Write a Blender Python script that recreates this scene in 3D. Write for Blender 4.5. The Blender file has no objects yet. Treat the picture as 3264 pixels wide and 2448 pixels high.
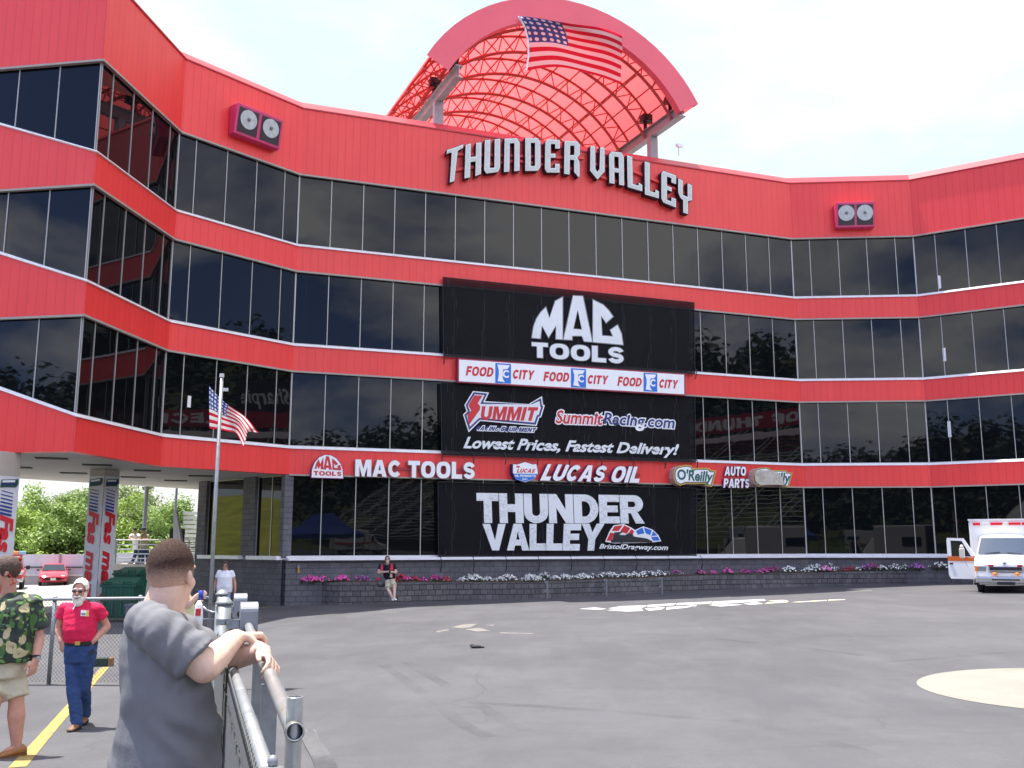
import bpy, bmesh, math, random
from mathutils import Vector as V, Matrix, noise as mnoise
random.seed(11)
R=math.radians; PI=math.pi
S=bpy.context.scene
COL=S.collection
# ------------------------------------------------------------------ camera
CZ=2.10; FP=3050.4; PITCH=R(9.5026)
cam=bpy.data.objects.new('camera',bpy.data.cameras.new('camera')); COL.objects.link(cam)
cam.location=(0,0,CZ); cam.rotation_euler=(R(90)+PITCH,0,0)
cam.data.sensor_width=36; cam.data.lens=FP/3264*36; cam.data.clip_end=5000; cam.data.clip_start=.05
S.camera=cam
# ------------------------------------------------------------------ sun, sky, exposure
SUNV=V((-4.6,2.1,18.2)).normalized()
sl=bpy.data.lights.new('sun','SUN'); sl.energy=2.6; sl.angle=R(.53); sl.color=(1,.95,.88)
so=bpy.data.objects.new('sun',sl); COL.objects.link(so); so.rotation_euler=SUNV.to_track_quat('Z','Y').to_euler(); so.location=(0,0,60)
S.view_settings.view_transform='Standard'; S.view_settings.look='None'; S.view_settings.exposure=1.95; S.view_settings.gamma=1
W=bpy.data.worlds.new('World'); S.world=W; W.use_nodes=True
nt=W.node_tree; nt.nodes.clear(); N=nt.nodes.new; L=nt.links.new
wo=N('ShaderNodeOutputWorld'); bg=N('ShaderNodeBackground'); L(bg.outputs[0],wo.inputs[0])
sk=N('ShaderNodeTexSky'); sk.sky_type='NISHITA'; sk.sun_disc=False
sk.sun_elevation=math.asin(SUNV.z); sk.sun_rotation=math.atan2(SUNV.x,SUNV.y); sk.altitude=400; sk.dust_density=1.0; sk.air_density=1.0
tc=N('ShaderNodeTexCoord'); mp=N('ShaderNodeMapping'); mp.inputs['Scale'].default_value=(1,1,2.2); L(tc.outputs['Generated'],mp.inputs[0])
nz=N('ShaderNodeTexNoise'); nz.inputs['Scale'].default_value=2.6; nz.inputs['Detail'].default_value=8; nz.inputs['Roughness'].default_value=.55; nz.inputs['Distortion'].default_value=.3
L(mp.outputs[0],nz.inputs[0])
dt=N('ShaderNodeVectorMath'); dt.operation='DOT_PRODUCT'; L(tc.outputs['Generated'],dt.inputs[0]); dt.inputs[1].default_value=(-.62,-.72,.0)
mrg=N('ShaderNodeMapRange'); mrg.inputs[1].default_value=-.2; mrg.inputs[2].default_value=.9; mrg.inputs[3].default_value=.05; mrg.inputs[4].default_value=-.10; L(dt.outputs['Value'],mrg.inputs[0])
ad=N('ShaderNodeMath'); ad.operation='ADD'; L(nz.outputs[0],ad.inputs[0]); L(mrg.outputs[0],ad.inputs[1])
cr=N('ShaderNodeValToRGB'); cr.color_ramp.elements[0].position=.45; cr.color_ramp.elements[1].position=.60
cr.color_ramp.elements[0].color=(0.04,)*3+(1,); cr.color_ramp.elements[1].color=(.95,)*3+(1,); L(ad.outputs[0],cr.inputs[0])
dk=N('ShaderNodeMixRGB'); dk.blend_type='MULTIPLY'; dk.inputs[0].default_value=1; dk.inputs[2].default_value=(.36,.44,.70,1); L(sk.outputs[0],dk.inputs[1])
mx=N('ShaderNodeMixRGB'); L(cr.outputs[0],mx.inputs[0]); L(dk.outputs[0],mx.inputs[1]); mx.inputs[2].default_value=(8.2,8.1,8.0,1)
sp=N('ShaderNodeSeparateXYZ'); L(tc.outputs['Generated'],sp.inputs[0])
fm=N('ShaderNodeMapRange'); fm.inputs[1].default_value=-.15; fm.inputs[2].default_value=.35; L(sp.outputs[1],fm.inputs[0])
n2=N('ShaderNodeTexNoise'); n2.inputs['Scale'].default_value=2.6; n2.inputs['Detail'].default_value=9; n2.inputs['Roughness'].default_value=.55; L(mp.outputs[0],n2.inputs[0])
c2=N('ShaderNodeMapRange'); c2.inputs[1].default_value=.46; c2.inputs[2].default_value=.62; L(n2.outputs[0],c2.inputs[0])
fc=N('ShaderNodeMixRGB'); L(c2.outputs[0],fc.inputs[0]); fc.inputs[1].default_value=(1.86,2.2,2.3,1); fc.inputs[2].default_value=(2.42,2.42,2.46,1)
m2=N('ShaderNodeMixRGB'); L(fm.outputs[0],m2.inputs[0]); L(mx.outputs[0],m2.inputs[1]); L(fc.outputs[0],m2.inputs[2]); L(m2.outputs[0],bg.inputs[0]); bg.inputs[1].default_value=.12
# ------------------------------------------------------------------ helpers
cP,sP=math.cos(PITCH),math.sin(PITCH)
def ray(px,py):                       # viewing direction of a point of the 3264 x 2448 photograph
    X=(px-1632)/FP; U=(1224-py)/FP
    return V((X, cP-sP*U, sP+cP*U))
def at(px,py,d):                      # the point at distance d (along y) from the camera
    r=ray(px,py); return V((0,0,CZ))+r*(d/r.y)
def g(x,y):                           # ground height
    t=max(0.,11.9-y); t=t*t/(t+1.) if t>0 else 0
    return CZ-2.07+.0185*max(-60,min(60,x))+.108*(min(t,2.6) if t<2.2 else 2.2+.5*(1-math.exp(-(t-2.2)/.5)))
def gp(x,y,dz=0): return V((x,y,g(x,y)+dz))
def gr(px,py,dz=0):                   # the ground point under a point of the photograph
    r=ray(px,py); t=10.
    for _ in range(60):
        p=V((0,0,CZ))+r*t; h=g(p.x,p.y)+dz
        t=t+.7*((h-CZ)/r.z-t) if r.z<0 else t
    return V((0,0,CZ))+r*t
MW={}
def tag(o,label=None,cat=None,group=None,kind=None):
    if label: o['label']=label
    if cat: o['category']=cat
    if group: o['group']=group
    if kind: o['kind']=kind
    return o
def thing(name,label,cat,loc,rz=0,group=None):
    o=bpy.data.objects.new(name,None); COL.objects.link(o); o.empty_display_size=.2
    o.location=loc; o.rotation_euler=(0,0,rz); MW[o.name]=Matrix.Translation(V(loc))@Matrix.Rotation(rz,4,'Z')
    return tag(o,label,cat,group)
def link(name,me,parent=None,mat=None,origin=None):
    """mesh given in world coordinates"""
    o=bpy.data.objects.new(name,me); COL.objects.link(o)
    if mat is not None:
        me.materials.clear()
        for m in (mat if isinstance(mat,(list,tuple)) else [mat]): me.materials.append(m)
    if parent is not None:
        m=MW[parent.name]; me.transform(m.inverted()); o.parent=parent; MW[o.name]=m
    else:
        if origin is not None:
            m=Matrix.Translation(V(origin)); me.transform(m.inverted()); o.location=origin; MW[o.name]=m
        else: MW[o.name]=Matrix.Identity(4)
    return o
def frame_of(d):
    d=V(d).normalized(); a=V((0,0,1)) if abs(d.z)<.95 else V((1,0,0))
    x=a.cross(d).normalized(); y=d.cross(x); return x,y
class MB:
    def __init__(s): s.v=[]; s.f=[]; s.m=[]; s.mi=0
    def add(s,vs,fs):
        b=len(s.v); s.v+=[V(p) for p in vs]; s.f+=[[b+i for i in f] for f in fs]; s.m+=[s.mi]*len(fs); return s
    def quad(s,a,b,c,d): return s.add([a,b,c,d],[(0,1,2,3)])
    def box(s,c,sz,rz=0,mat=None):
        c=V(c); m=Matrix.Rotation(rz,3,'Z') if mat is None else mat
        x,y,z=[q/2 for q in sz]
        vs=[c+m@V((i*x,j*y,k*z)) for k in(-1,1) for j in(-1,1) for i in(-1,1)]
        return s.add(vs,[(0,2,3,1),(4,5,7,6),(0,1,5,4),(2,6,7,3),(0,4,6,2),(1,3,7,5)])
    def hexa(s,bot,top):   # bottom quad ccw, top quad
        return s.add(list(bot)+list(top),[(3,2,1,0),(4,5,6,7),(0,1,5,4),(1,2,6,5),(2,3,7,6),(3,0,4,7)])
    def beam(s,a,b,w,h):   # box beam along a-b, w horizontal, h vertical
        a=V(a);b=V(b);d=(b-a); x,y=frame_of(d)
        if abs(d.normalized().z)<.95: pass
        vs=[p+x*i*w/2+y*j*h/2 for p in(a,b) for (i,j) in((-1,-1),(1,-1),(1,1),(-1,1))]
        return s.hexa(vs[:4],vs[4:])
    def tube(s,path,r,n=8,caps=True,closed=False):
        path=[V(p) for p in path]; k=len(path); rr=r if isinstance(r,(list,tuple)) else [r]*k
        rings=[];px=None
        for i,p in enumerate(path):
            d=(path[min(i+1,k-1)]-path[max(i-1,0)]).normalized()
            if px is None: x,y=frame_of(d)
            else:
                x=px-d*px.dot(d)
                x=x.normalized() if x.length>1e-6 else frame_of(d)[0]
                y=d.cross(x)
            px=x; rings.append([p+(x*math.cos(2*PI*j/n)+y*math.sin(2*PI*j/n))*rr[i] for j in range(n)])
        return s.loft(rings,caps)
    def loft(s,rings,caps=True,close=True):
        n=len(rings[0]); vs=[p for r_ in rings for p in r_]; fs=[]
        for i in range(len(rings)-1):
            for j in range(n if close else n-1):
                j2=(j+1)%n; fs.append((i*n+j,i*n+j2,(i+1)*n+j2,(i+1)*n+j))
        if caps: fs.append(tuple(range(n-1,-1,-1))); fs.append(tuple((len(rings)-1)*n+j for j in range(n)))
        return s.add(vs,fs)
    def cyl(s,a,b,r,n=16,r2=None): return s.tube([a,b],[r,r if r2 is None else r2],n)
    def sph(s,c,r,nu=12,nv=8,rot=None):
        c=V(c); r=V((r,r,r)) if not hasattr(r,'__len__') else V(r); rot=rot or Matrix.Identity(3)
        vs=[c+rot@V((0,0,-r.z))]; 
        for i in range(1,nv):
            a=-PI/2+PI*i/nv
            for j in range(nu): b=2*PI*j/nu; vs.append(c+rot@V((r.x*math.cos(a)*math.cos(b),r.y*math.cos(a)*math.sin(b),r.z*math.sin(a))))
        vs.append(c+rot@V((0,0,r.z))); fs=[]
        for j in range(nu): fs.append((0,1+(j+1)%nu,1+j))
        for i in range(nv-2):
            for j in range(nu): a=1+i*nu+j;b=1+i*nu+(j+1)%nu; fs.append((a,b,b+nu,a+nu))
        t=len(vs)-1;o=1+(nv-2)*nu
        for j in range(nu): fs.append((o+j,o+(j+1)%nu,t))
        return s.add(vs,fs)
    def prism(s,poly,h,up=V((0,0,1))):   # convex-ish polygon extruded
        n=len(poly); vs=[V(p) for p in poly]+[V(p)+up*h for p in poly]
        return s.add(vs,[tuple(range(n-1,-1,-1)),tuple(range(n,2*n))]+[(i,(i+1)%n,n+(i+1)%n,n+i) for i in range(n)])
    def mesh(s,smooth=False,uv=True,fixn=True):
        me=bpy.data.meshes.new('m'); me.from_pydata([tuple(p) for p in s.v],[],s.f); me.update()
        if any(s.m): me.polygons.foreach_set('material_index',s.m)
        if fixn:
            bm=bmesh.new(); bm.from_mesh(me); bmesh.ops.recalc_face_normals(bm,faces=bm.faces); bm.to_mesh(me); bm.free()
        if uv: boxuv(me)
        if smooth: me.polygons.foreach_set('use_smooth',[True]*len(me.polygons))
        return me
    def build(s,name,mat,parent=None,smooth=False,origin=None,uv=True,fixn=True,bevel=0):
        me=s.mesh(smooth,uv,fixn)
        if bevel:
            bm=bmesh.new(); bm.from_mesh(me); bmesh.ops.remove_doubles(bm,verts=bm.verts,dist=1e-5)
            es=[e for e in bm.edges if len(e.link_faces)==2 and e.calc_face_angle(0)>.6]
            bmesh.ops.bevel(bm,geom=es,offset=bevel,segments=2,affect='EDGES',profile=.5); bm.to_mesh(me); bm.free(); boxuv(me)
        return link(name,me,parent,mat,origin)
def boxuv(me):
    l=me.uv_layers.new(name='UVMap') if not me.uv_layers else me.uv_layers[0]; Z=V((0,0,1))
    vs=me.vertices; dat=l.data
    for p in me.polygons:
        n=p.normal
        if abs(n.z)>.9: t=V((1,0,0)); b=V((0,1,0))
        else: t=Z.cross(n).normalized(); b=n.cross(t)
        for li in p.loop_indices:
            c=vs[me.loops[li].vertex_index].co; dat[li].uv=(c.dot(t),c.dot(b))
def autosmooth(o,ang=35):
    me=o.data; me.polygons.foreach_set('use_smooth',[True]*len(me.polygons))
    bm=bmesh.new(); bm.from_mesh(me)
    for e in bm.edges:
        if len(e.link_faces)==2 and e.calc_face_angle(0)>R(ang): e.smooth=False
    bm.to_mesh(me); bm.free(); return o
def copy_tree(o,parent=None):
    c=o.copy(); COL.objects.link(c); c.parent=parent
    for ch in list(o.children): copy_tree(ch,c)
    return c
# ------------------------------------------------------------------ materials
MATS={}
def nodes(name):
    m=bpy.data.materials.new(name); m.use_nodes=True; t=m.node_tree; b=t.nodes['Principled BSDF']; MATS[name]=m
    return m,t,b
def sock(b,*names):
    for n in names:
        if n in b.inputs: return b.inputs[n]
def pm(name,col,rough=.6,metal=0,var=0,vs=4,bump=0,bs=60,spec=None,dirt=None,ds=1.2,obj=True,streak=None):
    m,t,b=nodes(name); N=t.nodes.new; Lk=t.links.new
    b.inputs['Base Color'].default_value=(*col,1); b.inputs['Roughness'].default_value=rough; b.inputs['Metallic'].default_value=metal
    if spec is not None: sock(b,'Specular IOR Level').default_value=spec
    tc=N('ShaderNodeTexCoord'); co=tc.outputs['Object' if obj else 'UV']
    cur=None
    if var:
        n=N('ShaderNodeTexNoise'); n.inputs['Scale'].default_value=vs; n.inputs['Detail'].default_value=6; n.inputs['Roughness'].default_value=.65
        if streak:
            mp=N('ShaderNodeMapping'); mp.inputs['Scale'].default_value=streak; Lk(co,mp.inputs[0]); Lk(mp.outputs[0],n.inputs[0])
        else: Lk(co,n.inputs[0])
        r=N('ShaderNodeValToRGB'); r.color_ramp.elements[0].position=.3; r.color_ramp.elements[1].position=.7
        r.color_ramp.elements[0].color=(*[c*(1-var) for c in col],1); r.color_ramp.elements[1].color=(*[min(1,c*(1+var)) for c in col],1)
        Lk(n.outputs[0],r.inputs[0]); cur=r.outputs[0]
    if dirt:
        n=N('ShaderNodeTexNoise'); n.inputs['Scale'].default_value=ds; n.inputs['Detail'].default_value=8; n.inputs['Roughness'].default_value=.7; Lk(co,n.inputs[0])
        r=N('ShaderNodeValToRGB'); r.color_ramp.elements[0].position=.52; r.color_ramp.elements[1].position=.72; r.color_ramp.elements[1].color=(.8,.8,.8,1); r.color_ramp.elements[0].color=(0,0,0,1)
        Lk(n.outputs[0],r.inputs[0]); x=N('ShaderNodeMixRGB'); Lk(r.outputs[0],x.inputs[0])
        if cur: Lk(cur,x.inputs[1])
        else: x.inputs[1].default_value=(*col,1)
        x.inputs[2].default_value=(*dirt,1); cur=x.outputs[0]
    if cur: Lk(cur,b.inputs['Base Color'])
    if bump:
        n=N('ShaderNodeTexNoise'); n.inputs['Scale'].default_value=bs; n.inputs['Detail'].default_value=4; Lk(co,n.inputs[0])
        bp=N('ShaderNodeBump'); bp.inputs['Strength'].default_value=bump; bp.inputs['Distance'].default_value=.02; Lk(n.outputs[0],bp.inputs['Height']); Lk(bp.outputs[0],b.inputs['Normal'])
    return m
def math_node(t,op,a,b=None,c=None):
    n=t.nodes.new('ShaderNodeMath'); n.operation=op
    for i,x in enumerate((a,b,c)):
        if x is None: continue
        if hasattr(x,'node'): t.links.new(x,n.inputs[i])
        else: n.inputs[i].default_value=x
    return n.outputs[0]
def mixc(t,f,a,b):
    n=t.nodes.new('ShaderNodeMixRGB')
    for i,x in enumerate((f,a,b)):
        if hasattr(x,'node'): t.links.new(x,n.inputs[i])
        else: n.inputs[i].default_value=x if i==0 else (*x,1)
    return n.outputs[0]
def noise_n(t,co,scale,detail=5,rough=.6,mscale=None,dist=0):
    n=t.nodes.new('ShaderNodeTexNoise'); n.inputs['Scale'].default_value=scale; n.inputs['Detail'].default_value=detail; n.inputs['Roughness'].default_value=rough; n.inputs['Distortion'].default_value=dist
    if mscale:
        mp=t.nodes.new('ShaderNodeMapping'); mp.inputs['Scale'].default_value=mscale; t.links.new(co,mp.inputs[0]); co=mp.outputs[0]
    t.links.new(co,n.inputs[0]); return n.outputs[0]
def ramp(t,f,p0,p1,c0=0,c1=1):
    r=t.nodes.new('ShaderNodeMapRange'); r.inputs[1].default_value=p0; r.inputs[2].default_value=p1; r.inputs[3].default_value=c0; r.inputs[4].default_value=c1
    t.links.new(f,r.inputs[0]); return r.outputs[0]
def uvsep(t):
    tc=t.nodes.new('ShaderNodeTexCoord'); s=t.nodes.new('ShaderNodeSeparateXYZ'); t.links.new(tc.outputs['UV'],s.inputs[0]); return tc,s
# red ribbed metal panels
def m_panel():
    m,t,b=nodes('red_panel'); tc,s=uvsep(t)
    fr=math_node(t,'FRACT',math_node(t,'DIVIDE',s.outputs[0],.305))
    seam=math_node(t,'LESS_THAN',fr,.045)
    pan=math_node(t,'FLOOR',math_node(t,'DIVIDE',s.outputs[0],.305))
    wn=t.nodes.new('ShaderNodeTexWhiteNoise'); wn.noise_dimensions='1D'; t.links.new(pan,wn.inputs['W'])
    n=noise_n(t,tc.outputs['UV'],.5,6,.6,(3,.6,1))
    base=mixc(t,ramp(t,n,.3,.7),(.83,.042,.038),(.89,.056,.047))
    base=mixc(t,math_node(t,'MULTIPLY',wn.outputs[0],.10),base,(.75,.037,.034))
    base=mixc(t,math_node(t,'MULTIPLY',seam,.45),base,(.28,.012,.014))
    t.links.new(base,b.inputs['Base Color']); b.inputs['Roughness'].default_value=.42
    bp=t.nodes.new('ShaderNodeBump'); bp.inputs['Strength'].default_value=.5; bp.inputs['Distance'].default_value=.01
    h=math_node(t,'ADD',math_node(t,'MULTIPLY',seam,-1.),math_node(t,'MULTIPLY',noise_n(t,tc.outputs['UV'],1.2,2,.5),.6)); t.links.new(h,bp.inputs['Height']); t.links.new(bp.outputs[0],b.inputs['Normal'])
    return m
def m_glass():
    m,t,b=nodes('dark_glass'); tc,s=uvsep(t)
    b.inputs['Base Color'].default_value=(.004,.005,.006,1); b.inputs['Roughness'].default_value=.015; b.inputs['IOR'].default_value=1.35
    bp=t.nodes.new('ShaderNodeBump'); bp.inputs['Strength'].default_value=.13; bp.inputs['Distance'].default_value=.012
    pan=math_node(t,'FLOOR',math_node(t,'DIVIDE',s.outputs[0],1.27))
    wn=t.nodes.new('ShaderNodeTexWhiteNoise'); wn.noise_dimensions='1D'; t.links.new(pan,wn.inputs['W'])
    tilt=math_node(t,'MULTIPLY',math_node(t,'SUBTRACT',wn.outputs[0],.5),math_node(t,'FRACT',math_node(t,'DIVIDE',s.outputs[0],1.27)))
    h=math_node(t,'ADD',noise_n(t,tc.outputs['UV'],.9,2,.4),math_node(t,'MULTIPLY',tilt,.6)); t.links.new(h,bp.inputs['Height']); t.links.new(bp.outputs[0],b.inputs['Normal'])
    return m
def m_block(name,c0,c1,mort,bw=.40,bh=.2,bump=.8):
    m,t,b=nodes(name); tc,s=uvsep(t)
    br=t.nodes.new('ShaderNodeTexBrick'); t.links.new(tc.outputs['UV'],br.inputs[0]); br.inputs['Scale'].default_value=1; br.offset=.5 if bw>.4 else .35; br.inputs['Brick Width'].default_value=bw; br.inputs['Row Height'].default_value=bh
    br.inputs['Mortar Size'].default_value=.012; br.inputs['Mortar Smooth'].default_value=.3; br.inputs['Bias'].default_value=0
    br.inputs['Color1'].default_value=(*c0,1); br.inputs['Color2'].default_value=(*c1,1); br.inputs['Mortar'].default_value=(*mort,1)
    n=noise_n(t,tc.outputs['UV'],9,8,.7); c=mixc(t,math_node(t,'MULTIPLY',ramp(t,n,.35,.65),.45),br.outputs[0],tuple(x*.5 for x in c0))
    n2=noise_n(t,tc.outputs['UV'],.8,4,.6); c=mixc(t,math_node(t,'MULTIPLY',ramp(t,n2,.5,.7),.4),c,tuple(x*1.5 for x in c1))
    t.links.new(c,b.inputs['Base Color']); b.inputs['Roughness'].default_value=.9
    bp=t.nodes.new('ShaderNodeBump'); bp.inputs['Strength'].default_value=bump; bp.inputs['Distance'].default_value=.03
    h=math_node(t,'ADD',math_node(t,'MULTIPLY',br.outputs[1],-1.2),noise_n(t,tc.outputs['UV'],14,6,.7)); t.links.new(h,bp.inputs['Height']); t.links.new(bp.outputs[0],b.inputs['Normal'])
    return m
def m_asphalt():
    m,t,b=nodes('asphalt'); tc=t.nodes.new('ShaderNodeTexCoord'); co=tc.outputs['Object']
    n1=noise_n(t,co,.12,6,.6); n2=noise_n(t,co,.9,8,.7,(1,.45,1)); n3=noise_n(t,co,60,3,.8); n4=noise_n(t,co,.35,8,.75,(.35,1.6,1),1.2)
    c=mixc(t,ramp(t,n1,.35,.65),(.066,.067,.074),(.108,.108,.116))
    c=mixc(t,math_node(t,'MULTIPLY',ramp(t,n2,.45,.78),.5),c,(.160,.159,.164))
    c=mixc(t,math_node(t,'MULTIPLY',ramp(t,n4,.54,.70),.38),c,(.052,.053,.060))
    n5=noise_n(t,co,5,8,.8); c=mixc(t,math_node(t,'MULTIPLY',ramp(t,n5,.66,.74),.5),c,(.22,.21,.19))
    c=mixc(t,math_node(t,'MULTIPLY',ramp(t,n3,.3,.7),.5),c,(.055,.054,.056))
    vo=t.nodes.new('ShaderNodeTexVoronoi'); vo.feature='DISTANCE_TO_EDGE'; vo.inputs['Scale'].default_value=.16
    wob=t.nodes.new('ShaderNodeVectorMath'); wob.operation='ADD'; t.links.new(co,wob.inputs[0]); nn=t.nodes.new('ShaderNodeTexNoise'); nn.inputs['Scale'].default_value=.7; nn.inputs['Detail'].default_value=6; t.links.new(co,nn.inputs[0]); t.links.new(nn.outputs['Color'],wob.inputs[1]); t.links.new(wob.outputs[0],vo.inputs[0])
    n7=noise_n(t,co,22,3,.8); c=mixc(t,math_node(t,'MULTIPLY',ramp(t,n7,.62,.72),.5),c,(.19,.185,.18)); c=mixc(t,math_node(t,'MULTIPLY',ramp(t,n7,.38,.28),.5),c,(.045,.045,.05))
    n6=noise_n(t,co,.55,5,.6,(1,1,1),.8); c=mixc(t,math_node(t,'MULTIPLY',ramp(t,n6,.64,.78),.35),c,(.062,.062,.068))
    cr=math_node(t,'MULTIPLY',math_node(t,'LESS_THAN',vo.outputs[0],.0026),ramp(t,n1,.45,.6)); c=mixc(t,math_node(t,'MULTIPLY',cr,.6),c,(.05,.05,.052))
    t.links.new(c,b.inputs['Base Color']); b.inputs['Roughness'].default_value=.82; sock(b,'Specular IOR Level').default_value=.35
    bp=t.nodes.new('ShaderNodeBump'); bp.inputs['Strength'].default_value=.35; bp.inputs['Distance'].default_value=.01; t.links.new(n3,bp.inputs['Height']); t.links.new(bp.outputs[0],b.inputs['Normal'])
    return m
def m_trans(name,col,tr=.6):     # translucent sheet
    m,t,b=nodes(name); b.inputs['Base Color'].default_value=(*col,1); b.inputs['Roughness'].default_value=.5
    tr_=t.nodes.new('ShaderNodeBsdfTranslucent'); tr_.inputs[0].default_value=(*col,1); mxs=t.nodes.new('ShaderNodeMixShader'); mxs.inputs[0].default_value=tr
    o=t.nodes['Material Output']; t.links.new(b.outputs[0],mxs.inputs[1]); t.links.new(tr_.outputs[0],mxs.inputs[2]); t.links.new(mxs.outputs[0],o.inputs[0]); return m
def m_mesh_banner():
    m,t,b=nodes('mesh_banner'); tc,s=uvsep(t)
    fr=math_node(t,'FRACT',math_node(t,'DIVIDE',s.outputs[0],1.52)); seam=math_node(t,'LESS_THAN',fr,.012)
    n=noise_n(t,tc.outputs['UV'],1.5,5,.6)
    c=mixc(t,ramp(t,n,.3,.7),(.006,.0055,.007),(.010,.0095,.011)); c=mixc(t,math_node(t,'MULTIPLY',seam,.3),c,(.12,.12,.12))
    t.links.new(c,b.inputs['Base Color']); b.inputs['Roughness'].default_value=.85; sock(b,'Specular IOR Level').default_value=.25
    tr=t.nodes.new('ShaderNodeBsdfTransparent'); mxs=t.nodes.new('ShaderNodeMixShader'); mxs.inputs[0].default_value=.13
    t.links.new(b.outputs[0],mxs.inputs[1]); t.links.new(tr.outputs[0],mxs.inputs[2]); t.links.new(mxs.outputs[0],t.nodes['Material Output'].inputs[0]); return m
def m_leaf(name,c0,c1,tr=.35):
    m,t,b=nodes(name); tc=t.nodes.new('ShaderNodeTexCoord'); n=noise_n(t,tc.outputs['Object'],.9,4,.6); n2=noise_n(t,tc.outputs['Object'],14,2,.6)
    c=mixc(t,ramp(t,n,.35,.65),c0,c1); c=mixc(t,math_node(t,'MULTIPLY',ramp(t,n2,.3,.7),.5),c,tuple(x*.5 for x in c0))
    t.links.new(c,b.inputs['Base Color']); b.inputs['Roughness'].default_value=.55
    tr_=t.nodes.new('ShaderNodeBsdfTranslucent'); t.links.new(c,tr_.inputs[0]); mxs=t.nodes.new('ShaderNodeMixShader'); mxs.inputs[0].default_value=tr
    t.links.new(b.outputs[0],mxs.inputs[1]); t.links.new(tr_.outputs[0],mxs.inputs[2]); t.links.new(mxs.outputs[0],t.nodes['Material Output'].inputs[0]); return m
PANEL=m_panel(); GLASS=m_glass(); ASPH=m_asphalt()
STONE=m_block('split_face_block',(.13,.128,.138),(.17,.167,.175),(.075,.074,.08),.406,.203,.6)
PSTONE=m_block('planter_block',(.12,.115,.116),(.20,.19,.185),(.04,.038,.04),.28,.2,1.2)
COPING=pm('red_coping',(.52,.05,.065),.32,var=.06,vs=.8)
WHITE=pm('white_paint',(.86,.86,.86),.45,var=.03,vs=3,dirt=(.68,.66,.63),ds=2)
SIGNW=pm('white_sign_face',(.90,.90,.88),.4,var=.03)
CREAM=pm('cream_letter',(.76,.76,.70),.5,var=.08,vs=3,dirt=(.45,.43,.38),ds=4)
BLACK=pm('black_return',(.016,.014,.022),.5)
TRIM=pm('tan_trim',(.36,.33,.28),.5,var=.1)
ALU=pm('mullion_metal',(.42,.41,.38),.4,metal=.3)
GALV=pm('galvanised_steel',(.27,.285,.295),.48,metal=.5,var=.18,vs=14,dirt=(.33,.33,.32),ds=5)
WIRE=pm('galvanised_wire',(.045,.047,.045),.4,metal=.0,var=.25,vs=40)
CONC=pm('concrete',(.42,.40,.36),.85,var=.15,vs=2,bump=.3,bs=30,dirt=(.25,.23,.2))
SOFF=pm('soffit_board',(.50,.48,.44),.7,var=.07,vs=.6,dirt=(.40,.37,.32),ds=.5)
DARKW=pm('dark_wall',(.02,.02,.022),.8)
CANOPY=m_trans('canopy_sheet',(.78,.105,.11),.8)
FASC=pm('canopy_fascia',(.84,.10,.135),.4,var=.05,vs=.7)
TRUSS=pm('truss_steel',(.40,.07,.06),.5,var=.15)
BEAM=pm('grey_steel',(.34,.33,.34),.5,var=.12)
RED=pm('sign_red',(.62,.02,.03),.45,var=.05)
BLUE=pm('sign_blue',(.02,.17,.62),.45)
NAVY=pm('sign_navy',(.02,.03,.17),.45)
GREEN=pm('sign_green',(.01,.12,.10),.45)
GOLD=pm('sign_gold',(.65,.40,.06),.45)
BANW=pm('banner_print',(.78,.80,.79),.7,var=.05,vs=1.5)
BANNER=m_mesh_banner()
BLKRUB=pm('rubber',(.012,.012,.013),.75,var=.2)
# ================================================================== the place
KG=1.03
PLAN=[V((x*KG,y*KG)) for x,y in ((-17.899,27.044),(-11.975,26.095),(-11.387,31.067),(-8.120,34.896),(12.991,42.733),(18.475,42.354),(23.516,39.101))]
ZL={k:v*KG+CZ for k,v in dict(P=17.076,Cb=16.691,T4=14.,B4=11.177,T3=10.162,B3=7.328,T2=6.328,B2=3.497,L=2.50,S=-.47).items()}
PLAN[0]=PLAN[1]+(PLAN[0]-PLAN[1]).normalized()*7.5      # left end of the wing
PLAN[6]=PLAN[5]+(PLAN[6]-PLAN[5]).normalized()*13       # right end
def offs(pl,d):   # positive = outwards (towards the viewer)
    out=[];n=len(pl);nn=[]
    for i in range(n-1):
        t=(pl[i+1]-pl[i]).normalized(); nn.append(V((t.y,-t.x)))
    for i in range(n):
        if i==0: out.append(pl[0]+nn[0]*d)
        elif i==n-1: out.append(pl[-1]+nn[-1]*d)
        else:
            a,b=nn[i-1],nn[i]; out.append(pl[i]+(a+b)*(d/(1+a.dot(b))))
    return out
def P3(p,z): return V((p.x,p.y,z))
UU=(PLAN[4]-PLAN[3]).normalized(); NN=V((UU.y,-UU.x)); U3=V((UU.x,UU.y,0)); N3=V((NN.x,NN.y,0)); O3=V((PLAN[3].x,PLAN[3].y,0))
def fac(px,py,off=0.):            # point of the photograph carried onto the middle face of the building, as (along, height)
    r=ray(px,py); o=V((0,0,CZ)); q=O3+N3*off
    t=(q-o).dot(N3)/r.dot(N3); p=o+r*t; return (p-O3).dot(U3),p.z
def fp(t,z,off=0.): return O3+U3*t+N3*off+V((0,0,z))
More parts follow.
